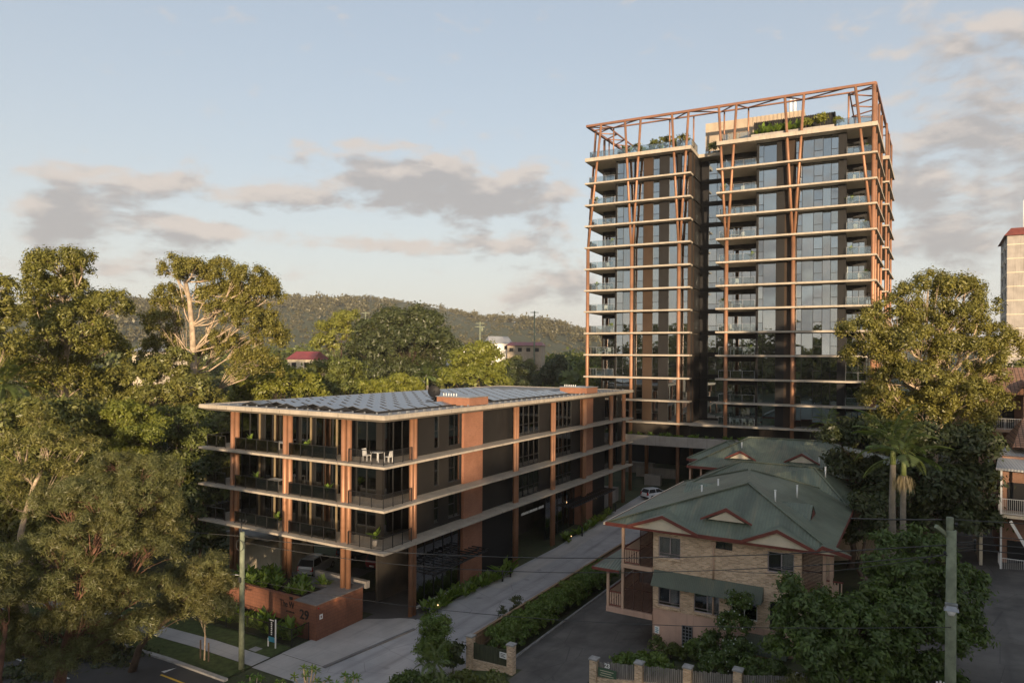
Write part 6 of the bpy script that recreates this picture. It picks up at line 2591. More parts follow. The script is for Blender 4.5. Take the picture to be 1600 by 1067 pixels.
px_tree('leafy_tree', 'dark green tree with fine sprays behind the palms, left of the brick flats', 1480, 52,
        [(1400, 690, 50, 34, 0), (1470, 690, 60, 36, 1), (1520, 700, 40, 36, 1), (1450, 750, 60, 36, 0), (1520, 760, 44, 40, 0), (1390, 760, 40, 36, 1), (1480, 810, 70, 36, 0), (1540, 810, 20, 30, 2)],
        LEAF['dark'], MT['trunk_dark'], .3, rc=.75, leaf=.2, per=150, dens=1.3, droop=.25)
px_tree('leafy_tree', 'dark tree in front of the lower tower windows beside the rear green roof', 1330, 56,
        [(1310, 690, 26, 26, 0), (1345, 680, 30, 30, 1), (1320, 730, 34, 26, 0), (1350, 740, 34, 30, 1), (1335, 780, 36, 30, 0)],
        LEAF['dark'], MT['trunk_dark'], .25, rc=.7, leaf=.19, per=150, dens=1.3)
px_tree('leafy_tree', 'big glossy dark green tree before the brick house, left of the right pole', 1340, 33.5,
        [(1238, 928, 26, 24, 0), (1250, 970, 44, 38, 0), (1290, 945, 28, 24, 1), (1330, 990, 70, 50, -1), (1400, 900, 46, 44, 1), (1440, 860, 44, 36, 2), (1390, 960, 60, 50, 0), (1460, 930, 50, 50, 1), (1510, 930, 34, 44, 2), (1450, 1000, 60, 50, 0), (1260, 1020, 60, 44, -1), (1340, 1050, 80, 40, -1), (1440, 1060, 60, 40, 0), (1515, 990, 26, 40, 1), (1375, 850, 20, 18, 2)],
        LEAF['glossy'], MT['trunk_dark'], .26, rc=.42, leaf=.13, per=120, dens=1.25, up=.6, twig=.2)
px_tree('leafy_tree', 'dark tree filling the gap between the brick house eave and the palms', 1350, 49,
        [(1345, 800, 22, 26, 0), (1362, 830, 22, 24, 0), (1338, 840, 18, 24, 1), (1375, 800, 20, 30, 1)],
        LEAF['dark'], MT['trunk_dark'], .2, rc=.6, leaf=.17, per=140, dens=1.3)
# left foreground
px_tree('fluffy_tree', 'large olive fluffy foliaged tree filling the lower left, nearest the low building', 120, 42,
        [(185, 735, 46, 30, 1), (240, 740, 42, 28, 0), (150, 775, 60, 34, 0), (225, 790, 58, 40, -1), (95, 790, 50, 36, 0), (260, 830, 34, 30, 0), (160, 840, 66, 40, -2), (80, 860, 50, 36, -1), (230, 865, 50, 34, -1), (140, 910, 60, 36, -2), (200, 930, 44, 30, -1), (60, 930, 40, 30, -2), (245, 920, 30, 24, 0), (130, 960, 50, 24, -2), (60, 985, 44, 24, -2), (165, 1000, 40, 24, -1), (215, 975, 34, 22, -1), (15, 1010, 44, 30, -1), (110, 1030, 50, 24, -2)],
        LEAF['fine'], MT['trunk_red'], .42, forks=[(90, 1090, 0), (98, 1030, 0), (112, 980, -.3), (130, 920, -.5), (150, 850, 0), (170, 780, .4)], rc=.42, leaf=.115, per=170, dens=1.2, aspect=.13, up=.35, droop=.2, twig=.4, flat=.85, shell=.6, fill=10)
px_tree('fluffy_tree', 'rounded olive tree overhanging the footpath just left of the rust brown wall', 208, 45,
        [(325, 890, 34, 24, 0), (345, 920, 26, 24, 0), (310, 930, 40, 28, 0), (285, 905, 30, 24, 1), (335, 950, 26, 20, -1), (280, 945, 30, 20, 0), (255, 955, 26, 18, 0)],
        LEAF['fine'], MT['trunk_dark'], .22, forks=[(218, 1010, 0), (240, 985, 0), (265, 965, 0), (290, 945, 0), (315, 910, 0)], rc=.4, leaf=.125, per=230, dens=1.2, aspect=.14, up=.35, droop=.15, flat=.85, shell=.55, fill=5)
px_tree('fluffy_tree', 'sparse grey green tree with bare white branches at the left edge', 45, 52,
        [(20, 700, 40, 26, 0), (80, 690, 44, 24, 1), (130, 705, 34, 22, 1), (40, 740, 44, 24, -1), (110, 735, 40, 22, 1), (10, 780, 30, 24, 0), (75, 775, 40, 22, 2), (60, 660, 34, 18, 2)],
        LEAF['olive'], MT['trunk_pale'], .28, forks=[(30, 880, 0), (32, 835, 0), (40, 800, 0), (52, 760, 0), (75, 715, .3)], rc=.75, leaf=.15, per=190, dens=.95, aspect=.18, twig=.9)
px_tree('fluffy_tree', 'olive bushy crown in the lower left corner of the picture', 8, 38,
        [(0, 890, 34, 34, 0), (18, 930, 24, 30, 0), (-20, 940, 40, 40, 0), (5, 980, 30, 24, 1)],
        LEAF['fine'], MT['trunk_red'], .24, rc=.5, leaf=.13, per=400, dens=1.2, aspect=.14, up=.45, droop=.2, flat=.8)
px_tree('leafy_tree', 'dark shrubby tree at the bottom left behind the red brown trunks', 150, 47,
        [(150, 1000, 60, 34, 2), (60, 1000, 60, 40, 3), (110, 1045, 70, 34, 0), (20, 1040, 60, 38, 2), (195, 1050, 50, 30, 0), (230, 1065, 30, 20, -1), (60, 1070, 60, 30, -2)],
        LEAF['dark'], MT['trunk_dark'], .16, z0=-1.0, rc=.6, leaf=.17, per=130, dens=1.0)
px_tree('leafy_tree', 'bright yellow green tree catching the sun beyond the fluffy trees', 205, 64,
        [(200, 650, 40, 22, 0), (160, 675, 34, 22, 1), (225, 685, 36, 24, -1), (190, 705, 44, 20, 0), (245, 665, 24, 18, 1)],
        LEAF['bright'], MT['trunk_dark'], .24, rc=.65, leaf=.14, per=190, dens=1.05)
px_tree('leafy_tree', 'dark green spreading tree left of the low building, behind its roof corner', 278, 70,
        [(280, 655, 46, 20, 0), (250, 690, 46, 28, 1), (300, 690, 34, 30, 1), (275, 730, 50, 34, 0), (310, 745, 24, 30, 2), (290, 790, 40, 40, 1), (300, 840, 30, 30, 1)],
        LEAF['mid'], MT['trunk_dark'], .35, rc=.75, leaf=.17, per=170, dens=1.05)
px_tree('leafy_tree', 'dark tree crowding the shaded side of the low building', 315, 62,
        [(300, 790, 34, 40, 0), (322, 740, 20, 30, 0), (310, 850, 34, 30, 0), (275, 830, 30, 34, 1)],
        LEAF['dark'], MT['trunk_dark'], .25, rc=.8, leaf=.22, per=130, dens=1.2)
px_tree('gum_tree', 'bushy olive tree mass below the forked gum, dotted with pale twigs', 235, 78,
        [(200, 590, 44, 22, 0), (250, 580, 40, 20, 1), (290, 610, 40, 22, 0), (180, 620, 40, 22, 0), (235, 625, 50, 22, -1), (320, 630, 30, 18, 1), (270, 560, 26, 14, 1)],
        LEAF['olive'], MT['trunk_pale'], .35, rc=.7, leaf=.2, per=140, dens=1.15, twig=.4, shell=.6)
px_tree('leafy_tree', 'bright green tree right behind the front roof corner of the low building', 425, 96,
        [(405, 605, 40, 22, 0), (450, 600, 42, 24, 0), (430, 580, 30, 16, 1), (480, 615, 30, 18, 1), (390, 625, 30, 16, -1)],
        LEAF['bright'], MT['trunk_dark'], .3, rc=.95, leaf=.27, per=120, dens=1.2)
px_tree('leafy_tree', 'rounded mid green tree behind the solar roof, left of the two tone pale tree', 525, 120,
        [(510, 585, 34, 20, 0), (540, 580, 30, 20, 1), (525, 605, 44, 18, 0), (555, 605, 24, 14, 1)],
        LEAF['mid'], MT['trunk_dark'], .3, rc=1.1, leaf=.32, per=120, dens=1.2)
px_tree('leafy_tree', 'yellow flecked low tree showing just over the solar roof in the middle', 612, 112,
        [(590, 608, 30, 14, 0), (630, 598, 24, 14, 0), (615, 612, 34, 12, -1), (645, 606, 16, 12, 1)],
        LEAF['bright'], MT['trunk_dark'], .28, rc=.95, leaf=.28, per=120, dens=1.2)
px_tree('dome_tree', 'huge dark dome shaped tree in the middle distance under the hill', 640, 185,
        [(625, 500, 40, 18, 0), (670, 515, 34, 22, 0), (590, 520, 40, 24, 0), (640, 540, 70, 30, -4), (570, 560, 40, 28, 0), (690, 555, 36, 30, 0), (630, 590, 80, 30, -4), (655, 495, 30, 14, 2)],
        LEAF['dark'], MT['trunk_dark'], .7, rc=1.9, leaf=.46, per=170, dens=1.25)
px_tree('leafy_tree', 'pale green broad tree right of the dome tree, sunlit, above the brick roof box', 745, 150,
        [(725, 565, 24, 20, 0), (750, 550, 26, 16, 0), (772, 570, 24, 22, 0), (745, 590, 40, 22, -2), (705, 590, 20, 16, 0), (780, 595, 18, 16, 0)],
        LEAF['bright'], MT['trunk_dark'], .4, rc=1.3, leaf=.38, per=130, dens=1.2)
px_tree('leafy_tree', 'bright green tree beneath the far red roofed house', 520, 200,
        [(520, 515, 26, 18, 0), (545, 500, 24, 14, 0), (505, 540, 24, 20, 0), (555, 530, 22, 18, 0)],
        LEAF['bright'], MT['trunk_dark'], .4, rc=1.7, leaf=.45, per=120, dens=1.2)

# ---- trees of the wooded slope behind the low building: five kinds, copied
protos = []
spec = [('olive', 5.2, 13), ('dark', 5.4, 12), ('mid', 5.0, 11), ('bright', 4.6, 10), ('gum', 5.5, 15)]
words_ = {'olive': 'olive green', 'dark': 'dark green', 'mid': 'mid green', 'bright': 'yellow green', 'gum': 'pale limbed'}
for k, (kind, R_, H) in enumerate(spec):
    protos.append((kind, R_, H))
slope = []
for _ in range(2000):
    Y = RNG.uniform(92, 300)
    X = RNG.uniform(-.80 * Y, .16 * Y)
    if Y < 130 and X > -.33 * Y - 10 and X > -46:
        # keep clear of the low building and the tower
        x, y = FS.L(X, Y)
        if -27 < x < 14 and y < 56:
            continue
        if FT.L(X, Y)[0] > -46 and -6 < FT.L(X, Y)[1] < 45:
            continue
    x, y = FS.L(X, Y)
    if -70 < x < -40 and 80 < y < 180 and abs(x + 53) < 6:
        continue
    if FT.L(X, Y)[0] > -45 and -6 < FT.L(X, Y)[1] < 45:
        continue
    if any((X - a) ** 2 + (Y - b) ** 2 < (5.2 + Y * .012) ** 2 for a, b in slope):
        continue
    slope.append((X, Y))
    if len(slope) >= 150:
        break
made = {}
for i, (X, Y) in enumerate(sorted(slope, key=lambda p: p[1])):
    k = int(RNG.choice([0, 1, 2, 3, 4], p=[.26, .28, .24, .10, .12]))
    kind, R_, H = protos[k]
    far = 'far' if Y > 190 else 'near'
    lab = '%s tree of the %s wooded slope behind the low building' % (words_[kind], 'far' if far == 'far' else 'nearer')
    grp = '%s trees of the %s slope' % (words_[kind], far)
    s = float(RNG.uniform(.75, 1.2))
    if kind not in made:
        o = generic_tree('slope_tree', lab, X, Y, R_, H, kind, grp, n=10, base=.22, per=150, leaf=.33, twig=.25, dens=1.2)
        made[kind] = o
        index_children()
    else:
        dup(made[kind], (X, Y, HW(X, Y)), float(RNG.uniform(0, 6.28)), s, lab, grp)

# trees filling behind the left trees
G = 'trees between the left gums'
lf = [(30, 105, 'olive', 'olive tree between the two tall left gums, low and bushy'), (190, 110, 'mid', 'green tree behind the layered gum, beside the cream house'),
      (-40, 84, 'olive', 'olive tree at the left edge under the cut gum crown'), (345, 130, 'dark', 'dark tree beside the side road and its crossarmed pole'),
      (150, 80, 'dark', 'dark tree behind the grey roofed house at the far left'), (445, 150, 'olive', 'olive tree with thin crown left of the far red roof'),
      (40, 72, 'mid', 'mid green tree under the layered gum at the left'), (140, 66, 'olive', 'olive tree in front of the layered gum, beside the yellow green tree'),
      (70, 60, 'olive', 'olive tree above the bare white branches at the left'), (10, 74, 'olive', 'low olive tree by the sunlit palm at the left edge'), (330, 98, 'mid', 'mid green tree between the forked gum and the side road'),
      (180, 84, 'olive', 'bushy olive tree between the two tall left gums, in front of the cream house'), (245, 100, 'olive', 'olive tree close behind the forked gum trunk, on its left'), (215, 125, 'gum', 'pale limbed tree before the hill between the gums'), (390, 118, 'dark', 'dark low tree behind the roof corner of the low building')]
near = {}
for kind in ('olive', 'mid', 'dark'):
    near[kind] = None
for px, D, kind, lab in lf:
    if D < 90:
        p = at(px, 556, D)
        if near.get(kind) is None:
            near[kind] = generic_tree('leafy_tree', lab, p.x, p.y, 6.0, 15.5, kind, None, n=13, base=.2, per=110, leaf=.20, rc=.8, twig=.3, dens=1.05)
            index_children()
        else:
            dup(near[kind], (p.x, p.y, HW(p.x, p.y)), float(RNG.uniform(0, 6.28)), float(RNG.uniform(.85, 1.1)), lab, None)
        continue
    p = at(px, 556, D)
    dup(made[kind], (p.x, p.y, HW(p.x, p.y)), float(RNG.uniform(0, 6.28)), float(RNG.uniform(1.0, 1.2)) * (1.25 if D < 86 else 1.0), lab, None)
# dark trees at the foot of the tower, right
for (px, D, kind, s, lab) in ((1580, 75, 'olive', 1.0, 'olive tree behind the brick flats at the right edge'), (1400, 92, 'dark', .85, 'dark tree squeezed between the tower corner and the sunlit gum'),
                              (1530, 88, 'mid', 1.0, 'mid green tree behind the sunlit gum, towards the concrete tower')):
    p = at(px, 556, D)
    dup(made[kind], (p.x, p.y, HW(p.x, p.y)), 1.3, s, lab, None)


# ------------------------------------------------------------------ palms
def frond_mesh(L=2.6, n=26, wdt=.52, droop=.9):
    V = []
    P = []
    for i in range(n + 1):
        t = i / n
        P.append(np.array([L * t * (1 - .12 * t), 0, L * (.42 * t - droop * .62 * t * t)]))
    for i in range(2, n):
        t = i / n
        d = P[i + 1] - P[i - 1]
        d /= np.linalg.norm(d)
        l = wdt * math.sin(math.pi * (.12 + .86 * t)) ** .7 * 1.25
        for s in (-1, 1):
            side = np.array([.45, s * .9, -.22]) * l
            side = side + np.array([0, 0, -.12 * l])
            a = P[i]
            w = d * .035
            V += [a - w, a + side * .55 - w * .9 + np.array([0, 0, .04]), a + side, a + side * .5 + w]
    return np.array(V)


FV = frond_mesh()
FM = quads_mesh('frond', FV, LEAF['palm'])


def palm(label, px, D, ytop, ybase, name='palm_tree', nf=15, s=1.0, seed=0, skirt=False, shaft=True):
    q, b = at(px, ytop, D), at(px, 556, D)
    z0 = HW(b.x, b.y)
    H = q.z - z0
    o = thing(name, label, 'palm tree', FW, b.x, b.y, z0)
    mb = MB()
    k = 14
    mb.tube([(0.02 * math.sin(i), 0, -.2 + (H - 1.1 * s + .2) * i / k) for i in range(k + 1)], [.16 * s * (1.25 - .4 * i / k) * (1.04 if i % 2 else 1) for i in range(k + 1)], 10)
    part(o, 'trunk', mb, MT['palmtrunk'], local=True)
    if shaft:
        mb = MB()
        mb.tube([(0, 0, H - 1.1 * s), (0, 0, H - .5 * s), (0, 0, H + .05)], [.15 * s, .13 * s, .07 * s], 10)
        part(o, 'crownshaft', mb, MT['shaft'], local=True)
    rr = random.Random(seed)
    for i in range(nf):
        f = link('frond', FM, o)
        tilt = -R(66) + R(92) * (i / (nf - 1)) + R(rr.uniform(-8, 8))
        f.matrix_local = Matrix.Translation((0, 0, H)) @ Matrix.Rotation(i * 2.4 + rr.uniform(-.2, .2), 4, 'Z') @ Matrix.Rotation(tilt, 4, 'Y') @ Matrix.Scale(s * rr.uniform(.85, 1.1), 4)
    if skirt:
        n = 420
        a = RNG.random(n) * 2 * math.pi
        r = .1 + .5 * RNG.random(n)
        z = H - 1.25 * s - .1 * r - RNG.random(n) * .75 * (r + .25)
        P = np.stack([np.cos(a) * r, np.sin(a) * r, z], 1)
        V = []
        for p, an in zip(P, a):
            t = np.array([math.cos(an) * .25, math.sin(an) * .25, -1.0]) * .28
            w = np.array([-math.sin(an), math.cos(an), 0]) * .018
            V += [p - t, p + w, p + t, p - w]
        link('flower_skirt', quads_mesh('flower_skirt', np.array(V), LEAF['straw']), o)
    return o


palm('palm with straw coloured flower skirt under its crownshaft beside the leafy trees', 1413, 41, 712, 850, skirt=True, seed=3, nf=10, s=1.05)
palm('taller palm just left of the one with the straw skirt, its trunk pinkish', 1396, 43, 692, 850, seed=5, nf=11, s=1.2)
palm('dark palm against the lower tower windows behind the rear green roof', 1296, 75, 660, 700, seed=8, nf=12, s=1.0)
palm('palm half hidden at the left edge, its fronds sunlit', 5, 66, 600, 700, seed=9, nf=16, s=1.7)
palm('small palm amid the trees behind the roof between the dome tree and the pale tree', 668, 140, 588, 620, seed=11, nf=14, s=1.6)
palm('short palm standing in the shrubs at the bottom centre', 683, 36, 1035, 1060, seed=13, nf=12, s=.55, shaft=False)


# ------------------------------------------------------------------ hedges, shrubs and planting
def bush(name, label, cat, fr, x, y, z, ell, leafm, rc=.3, leaf=.1, per=70, dens=1.2, group=None, aspect=.45, flowers=0, trunk=True, shell=.5, up=.5):
    """ell: list of (dx,dy,dz,rx,rz)"""
    mb, V = grow(ell, [(0, 0, -.1), (0, 0, max(.2, ell[0][2] * .6)), (0, 0, max(.4, ell[0][2]))], .05, rc=rc, leaf=leaf, per=per, dens=dens, aspect=aspect, limbs=trunk, twig=.12, shell=shell, up=up)
    o = thing(name, label, cat, fr, x, y, z, 0, group)
    part(o, 'stem', mb, MT['trunk_dark'], local=True)
    link('leaves', quads_mesh('leaves', V, leafm), o)
    if flowers:
        P = V[::4][RNG.permutation(len(V) // 4)[:flowers]] + RNG.normal(size=(flowers, 3)) * .04
        link('flowers', quads_mesh('flowers', leaf_quads(P, unit(flowers), np.full(flowers, .055), np.full(flowers, .05)), LEAF['flower']), o)
    return o


# clipped hedge along the paling fence: separate bushes growing into each other
for k in range(11):
    y = .6 + k * 1.75
    x = 9.65 + .05 * math.sin(k * 2)
    z = HS(x, y)
    bush('hedge_bush', ['first hedge bush of the driveway fence row, next to the brick piers', 'second hedge bush from the brick piers along the timber fence', 'third hedge bush from the brick piers along the timber fence', 'fourth hedge bush from the brick piers along the timber fence', 'fifth hedge bush from the brick piers along the timber fence', 'sixth and middle hedge bush of the timber fence row', 'fifth hedge bush from the far end of the timber fence', 'fourth hedge bush from the far end of the timber fence', 'third hedge bush from the far end of the timber fence', 'second hedge bush from the far end of the timber fence', 'last hedge bush at the far end of the timber fence'][k], 'hedge bush', FS, x, y, z,
         [(0, 0, 1.0, .95, .95), (.3, .5, 1.5, .7, .6), (-.2, -.4, 1.6, .65, .55), (.35, -.5, .9, .75, .7)], LEAF['hedge'], rc=.24, leaf=.075, per=75, dens=1.1, group='hedge bushes along the driveway fence')
# low garden of the brick house
bush('shrub', 'low green shrub behind the grey picket fence, nearest the 23 plate', 'shrub', FS, 19.6, -.6, HS(19.6, -.6), [(0, 0, .8, .9, .6), (1.0, .1, .9, .8, .6), (-.9, 0, .7, .7, .5)], LEAF['hedge'], rc=.26, leaf=.10, per=60)
bush('shrub', 'reddish tipped bushy shrub against the pink wall under the notice', 'shrub', FS, 20.4, 2.6, HS(20, 2.6), [(0, 0, .45, .8, .4), (1.0, .2, .45, .8, .4), (-.9, 0, .7, .4, .5)], LEAF['mid'], rc=.24, leaf=.08, per=70)
bush('flowering_shrub', 'tall white flowering shrub climbing before the lower right windows of the brick house', 'flowering shrub', FS, 23.6, 1.4, HS(23.6, 1.4),
     [(0, 0, 1.2, 1.2, 1.0), (.7, .5, 2.6, .9, .9), (.9, .9, 3.7, .75, .7), (-.8, -.3, 1.0, .9, .8), (1.2, -.5, 1.3, 1.0, .9), (.2, -1.3, .9, 1.0, .7)], LEAF['glossy'], rc=.32, leaf=.10, per=80, dens=1.2, flowers=330)
bush('shrub', 'leafy shrub on the fence top right of the flowering shrub', 'shrub', FS, 26.2, -1.0, HS(26, -1), [(0, 0, 1.0, .9, .7), (.9, 0, 1.1, .8, .7)], LEAF['glossy'], rc=.28, leaf=.10, per=70)
bush('shrub', 'pale tufted shrub rising in front of the picket fence at bottom right', 'shrub', FS, 28.3, -4.3, HS(28, -4), [(0, 0, 1.4, .5, .8), (.4, .1, 1.8, .45, .6), (-.5, 0, 1.2, .45, .6)], LEAF['fine'], rc=.3, leaf=.14, per=60, aspect=.2)
bush('shrub', 'yellow leaved little shrub beside the base of the right pole', 'shrub', FS, 34.9, -4.2, HS(35, -4), [(0, 0, 1.6, .22, .3)], LEAF['gold'], rc=.16, leaf=.08, per=40)
# dense tree at the driveway mouth
bush('conifer', 'dense dark feathery tree standing at the driveway mouth left of the brick pier', 'tree', FS, 6.9, -3.1, .2,
     [(0, 0, 1.2, 1.0, 1.1), (0, .1, 2.4, .95, 1.0), (.1, 0, 3.4, .8, .7), (-.3, .1, 1.8, .9, .9), (.35, 0, 2.9, .7, .8), (.5, 0, 1.4, .9, 1.0)], LEAF['hedge'], rc=.36, leaf=.13, per=95, dens=1.25, aspect=.25)
bush('shrub', 'broad leaved shrub at the foot of the dense tree by the brick pier', 'shrub', FS, 8.0, -2.6, .4, [(0, 0, .7, .6, .6), (.2, 0, 1.4, .5, .5)], LEAF['dark'], rc=.3, leaf=.13, per=60)
for k, (px, D, w, lab) in enumerate(((640, 37, 1.0, 'dark rounded shrub at bottom centre, left of the short palm'), (725, 37, 1.1, 'green shrub at bottom centre, right of the short palm'), (680, 35.5, 1.0, 'low shrub below the short palm at the bottom edge'),
                                     (770, 36.0, .7, 'small shrub at the bottom edge below the mossy fence panel'))):
    p = at(px, 1060, D)
    x, y = FS.L(p.x, p.y)
    z = p.z - 1.6
    bush('shrub', lab, 'shrub', FS, x, y, z, [(0, 0, 1.2, .8 * w, .7), (.6 * w, .1, 1.1, .6 * w, .6), (-.6 * w, 0, 1.0, .6 * w, .6)], LEAF['mid'] if k % 2 else LEAF['glossy'], rc=.27, leaf=.10, per=70)
# frangipani like sprays at the bottom edge
for (px, py, D, s, lab) in ((480, 1050, 36, 1.0, 'bright leaved frangipani top at the bottom edge left of centre, tallest of the three'), (545, 1062, 35, 1.0, 'bright leaved frangipani top at the bottom edge nearest the driveway'),
                            (395, 1062, 36, .9, 'bright leaved frangipani top at the bottom edge below the wooden pole'), (436, 1066, 35, .6, 'small leafy top between the frangipani crowns at the bottom edge')):
    q = at(px, py, D)
    z0 = q.z - 4.6
    o = thing('frangipani', lab, 'tree', FW, q.x, q.y, z0)
    mb = MB()
    mb.tube([(0, 0, 0), (.05, 0, 1.6), (0, .05, 3.0)], [.14, .12, .1], 8)
    tips = []
    for i in range(9):
        a = i * 2.4
        r = (.25 + .10 * i) * s
        tip = (math.cos(a) * r, math.sin(a) * r, 4.5 - .09 * i + .3 * s - .05 * r)
        mb.tube([(0, .05, 3.0 - .1 * (i % 3)), (tip[0] * .6, tip[1] * .6, 3.9), tip], [.07, .05, .03], 6)
        tips.append(tip)
    part(o, 'trunk', mb, MT['trunk_pale'], local=True)
    V = []
    for tip in tips:
        for j in range(13):
            a = j * 2.4 + RNG.random()
            el = R(-15 + 6 * j + RNG.normal() * 8)
            d = np.array([math.cos(a) * math.cos(el), math.sin(a) * math.cos(el), math.sin(el)])
            w = np.array([-math.sin(a), math.cos(a), 0]) * .05
            L = .34 * s
            b = np.array(tip)
            V += [b, b + d * L * .55 + w, b + d * L + np.array([0, 0, -.06]), b + d * L * .55 - w]
    link('leaves', quads_mesh('leaves', np.array(V), LEAF['plant']), o)


# street tree with stakes
def build_street_tree():
    x, y = -7.7, -9.0
    mb, V = grow([(0, 0, 3.0, .8, .5), (.5, .1, 2.8, .6, .45), (-.5, 0, 2.9, .6, .4)], [(0, 0, -.1), (.02, 0, .7), (0, .03, 1.4), (.03, 0, 1.9), (0, 0, 2.4)], .055, rc=.35, leaf=.09, per=36, dens=1.0, aspect=.2, twig=1.0)
    o = thing('street_tree', 'thin staked young street tree with pale forked stem on the verge', 'tree', FS, x, y, .08)
    part(o, 'trunk', mb, MT['trunk_pale'], local=True)
    link('crown', quads_mesh('crown', V, LEAF['fine']), o)
    for dx, lab in ((-.42, 'left'), (.42, 'right')):
        m2 = MB()
        m2.box(x + dx - .035, y - .035, .0, x + dx + .035, y + .035, 1.35)
        solo('tree_stake', m2, MT['trunk_dark'], '%s timber stake of the young street tree' % lab, 'stake', FS, x + dx, y, .1)


build_street_tree()


# broad leaved planter plants: each its own plant, sharing three shapes
def plant_meshes():
    out = []
    for s in range(3):
        V = []
        for j in range(11 + s):
            a = j * 2.4 + RNG.random() * .5
            el = R(25 + 50 * RNG.random())
            L = .42 + .3 * RNG.random()
            d = np.array([math.cos(a) * math.cos(el), math.sin(a) * math.cos(el), math.sin(el)])
            w = np.array([-math.sin(a), math.cos(a), 0]) * (.09 + .04 * RNG.random())
            b = np.array([0, 0, .02 + .02 * j])
            m = b + d * L * .55
            t = b + d * L + np.array([math.cos(a), math.sin(a), -.6]) * .12 * L
            V += [b, m + w, t, m - w]
        out.append(quads_mesh('planter_plant', np.array(V), LEAF['plant']))
    return out


PLM = plant_meshes()


def plant(fr, x, y, z, s, label, group, k=0):
    o = link('planter_plant', PLM[k % 3])
    o.location = fr.W(x, y, z)
    o.rotation_euler = (0, 0, RNG.uniform(0, 6.28))
    o.scale = (s, s, s)
    return tag(o, label, 'plant', group)


for i in range(46):
    x = -14.2 + 8.0 * ((i * .618) % 1.0)
    y = RNG.uniform(-1.9, 1.1)
    plant(FS, x, y, 2.34, RNG.uniform(.9, 1.5), 'broad leaved green plant in the rust brown entry planter', 'plants in the entry planter', i)
for i in range(60):
    y = RNG.uniform(5.6, 15.2)
    x = RNG.uniform(-1.2, .3) if y < 13 else RNG.uniform(-.6, .4)
    plant(FS, x, y, HS(x, y) + .05, RNG.uniform(.8, 1.5), 'green plant in the garden bed under the near steel awning', 'plants under the near awning', i)
for i in range(34):
    y = RNG.uniform(29.8, 43.5)
    x = RNG.uniform(-.5, .4)
    plant(FS, x, y, HS(x, y) + .05, RNG.uniform(.8, 1.5), 'green plant in the garden bed by the far columns', 'plants by the far columns', i)
for i in range(40):
    x = RNG.uniform(-14, -5)
    plant(FS, x, RNG.uniform(-4.2, -2.8), .1, RNG.uniform(1.0, 1.9), 'leafy plant in the shaded garden behind the black fence', 'plants behind the black fence', i)
for (x, y) in ((.25, 16.4), (.4, 17.3)):
    plant(FS, x, y, HS(x, y), 2.4, 'upright broad leaved plant beside the pair of black bollards', 'plants by the bollards', 1)
for i in range(46):
    x = RNG.uniform(-31, -12.5)
    plant(FT, x, RNG.uniform(-.75, .2), 9.32, RNG.uniform(.6, 1.2), 'green plant spilling over the concrete podium planter under the tower', 'plants on the podium planter', i)
for i in range(14):
    plant(FT, RNG.uniform(-14.8, -9), RNG.uniform(1.2, 3), TZ[-1] + .86, RNG.uniform(1.4, 2.2), 'spiky plant in the roof planter in front of the dark screen', 'roof plants before the screen', i)
for i in range(8):
    plant(FT, RNG.uniform(-33.5, -24), RNG.uniform(2.4, 3.8), TZ[-1] + .86, RNG.uniform(1.3, 1.9), 'green plant in the roof planter on the left-hand tower block', 'roof plants of the left block', i)
zr_ = TZ[-1] + .86
for (x, y, s, m, lab) in ((-28.6, 3.0, 1.0, 'mid', 'leafy bush on the left-hand roof terrace near the middle planter'), (-25.9, 3.2, .9, 'mid', 'leafy bush on the left-hand roof terrace nearest the recess'), (-24.6, 3.0, 1.15, 'olive', 'airy small tree on the left-hand roof terrace by its right end'),
                          (-27.2, 3.4, 1.3, 'olive', 'airy small tree in the middle of the left-hand roof terrace'), (-31.2, 3.0, .9, 'olive', 'thin small tree on the left-hand roof terrace towards its left end'), (-33.5, 2.8, .55, 'dark', 'low dark bush at the left end of the roof terrace'),
                          (-21.0, 6.5, 1.1, 'dark', 'dark bush in the gap between the two roof terraces'), (-6.6, 2.2, 1.15, 'bright', 'round sunlit bush on the right-hand roof terrace before the dark screen'), (-8.3, 2.0, .9, 'bright', 'sunlit bush beside the second V column on the roof'),
                          (-4.4, 1.8, .6, 'bright', 'small sunlit bush at the right end of the dark screen')):
    zz = zr_ if m != 'dark' else TZ[-1] + .3
    bush('roof_bush', lab, 'bush', FT, x, y, zz, [(0, 0, .9 * s, .6 * s, .6 * s), (.3 * s, .1, 1.3 * s, .45 * s, .4 * s), (-.3 * s, 0, 1.2 * s, .4 * s, .4 * s)], LEAF[m], rc=.35, leaf=.15, per=26 if m == 'olive' else 55, dens=1.0)
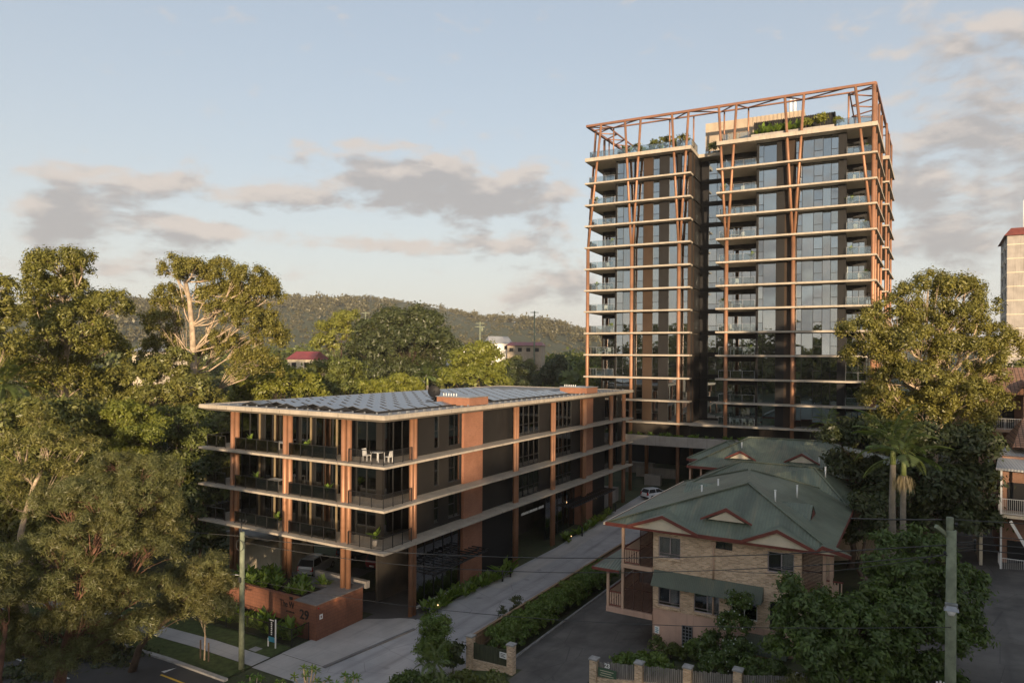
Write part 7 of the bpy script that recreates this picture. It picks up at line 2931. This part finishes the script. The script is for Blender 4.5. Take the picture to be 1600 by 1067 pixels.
# low screening bushes at the fence tops
bush('shrub', 'small dark bush peeping over the middle of the timber fence from the driveway side', 'shrub', FS, 8.1, 3.2, HS(8, 3), [(0, 0, 1.3, .3, .5), (0, 0, 2.1, .25, .3)], LEAF['dark'], rc=.2, leaf=.08, per=50)
bush('shrub', 'larger dark bush peeping over the timber fence, next one up the driveway', 'shrub', FS, 8.0, 5.4, HS(8, 5), [(0, 0, 1.4, .4, .6), (0, 0, 2.2, .35, .4)], LEAF['dark'], rc=.22, leaf=.08, per=50)

# potted plants on the balconies
def potted(fr, x, y, z, s, label):
    o = thing('potted_plant', label, 'potted plant', fr, x, y, z)
    mb = MB()
    mb.tube([(0, 0, 0), (0, 0, .42 * s)], [.15 * s, .21 * s], 10)
    part(o, 'pot', mb, MT['planter'], local=True)
    f = link('leaves', PLM[int(x * 7) % 3], o)
    f.location = (0, 0, .40 * s)
    f.scale = (1.1 * s,) * 3
    return o


nth = ['lowest', 'second', 'third', 'fourth', 'fifth', 'sixth', 'seventh', 'eighth', 'ninth', 'tenth', 'eleventh', 'twelfth']
for (x, lv, where) in ((-34.5, 4, 'left corner'), (-36.9, 6, 'left corner'), (-34.6, 8, 'left corner'), (-37.0, 10, 'left corner'), (-18.6, 5, 'inner'), (-14.9, 7, 'inner'), (-18.5, 10, 'inner'), (-15.0, 3, 'inner'),
                       (-1.1, 6, 'right corner'), (-3.0, 7, 'right corner'), (-2.9, 9, 'right corner'), (-1.0, 11, 'right corner'), (-1.4, 8, 'right corner')):
    potted(FT, x, 1.6, TZ[lv] + .115, 1.25, 'potted plant on the %s balcony of the tower, %s terrace up' % (where, nth[lv]))
for (x, lv, lab) in ((-16.0, 2, 'potted plant on the top front balcony at its left end'), (-9.4, 2, 'potted plant on the top front balcony, middle bay'), (-15.2, 1, 'potted plant on the middle front balcony, left bay'),
                     (-6.9, 1, 'potted plant on the middle front balcony by the third column pair'), (-12.6, 0, 'potted plant on the lowest front balcony, left bay'), (-2.0, 0, 'potted plant on the lowest corner balcony')):
    potted(FS, x, 1.3, LBZ[lv] + .003, 1.1, lab)
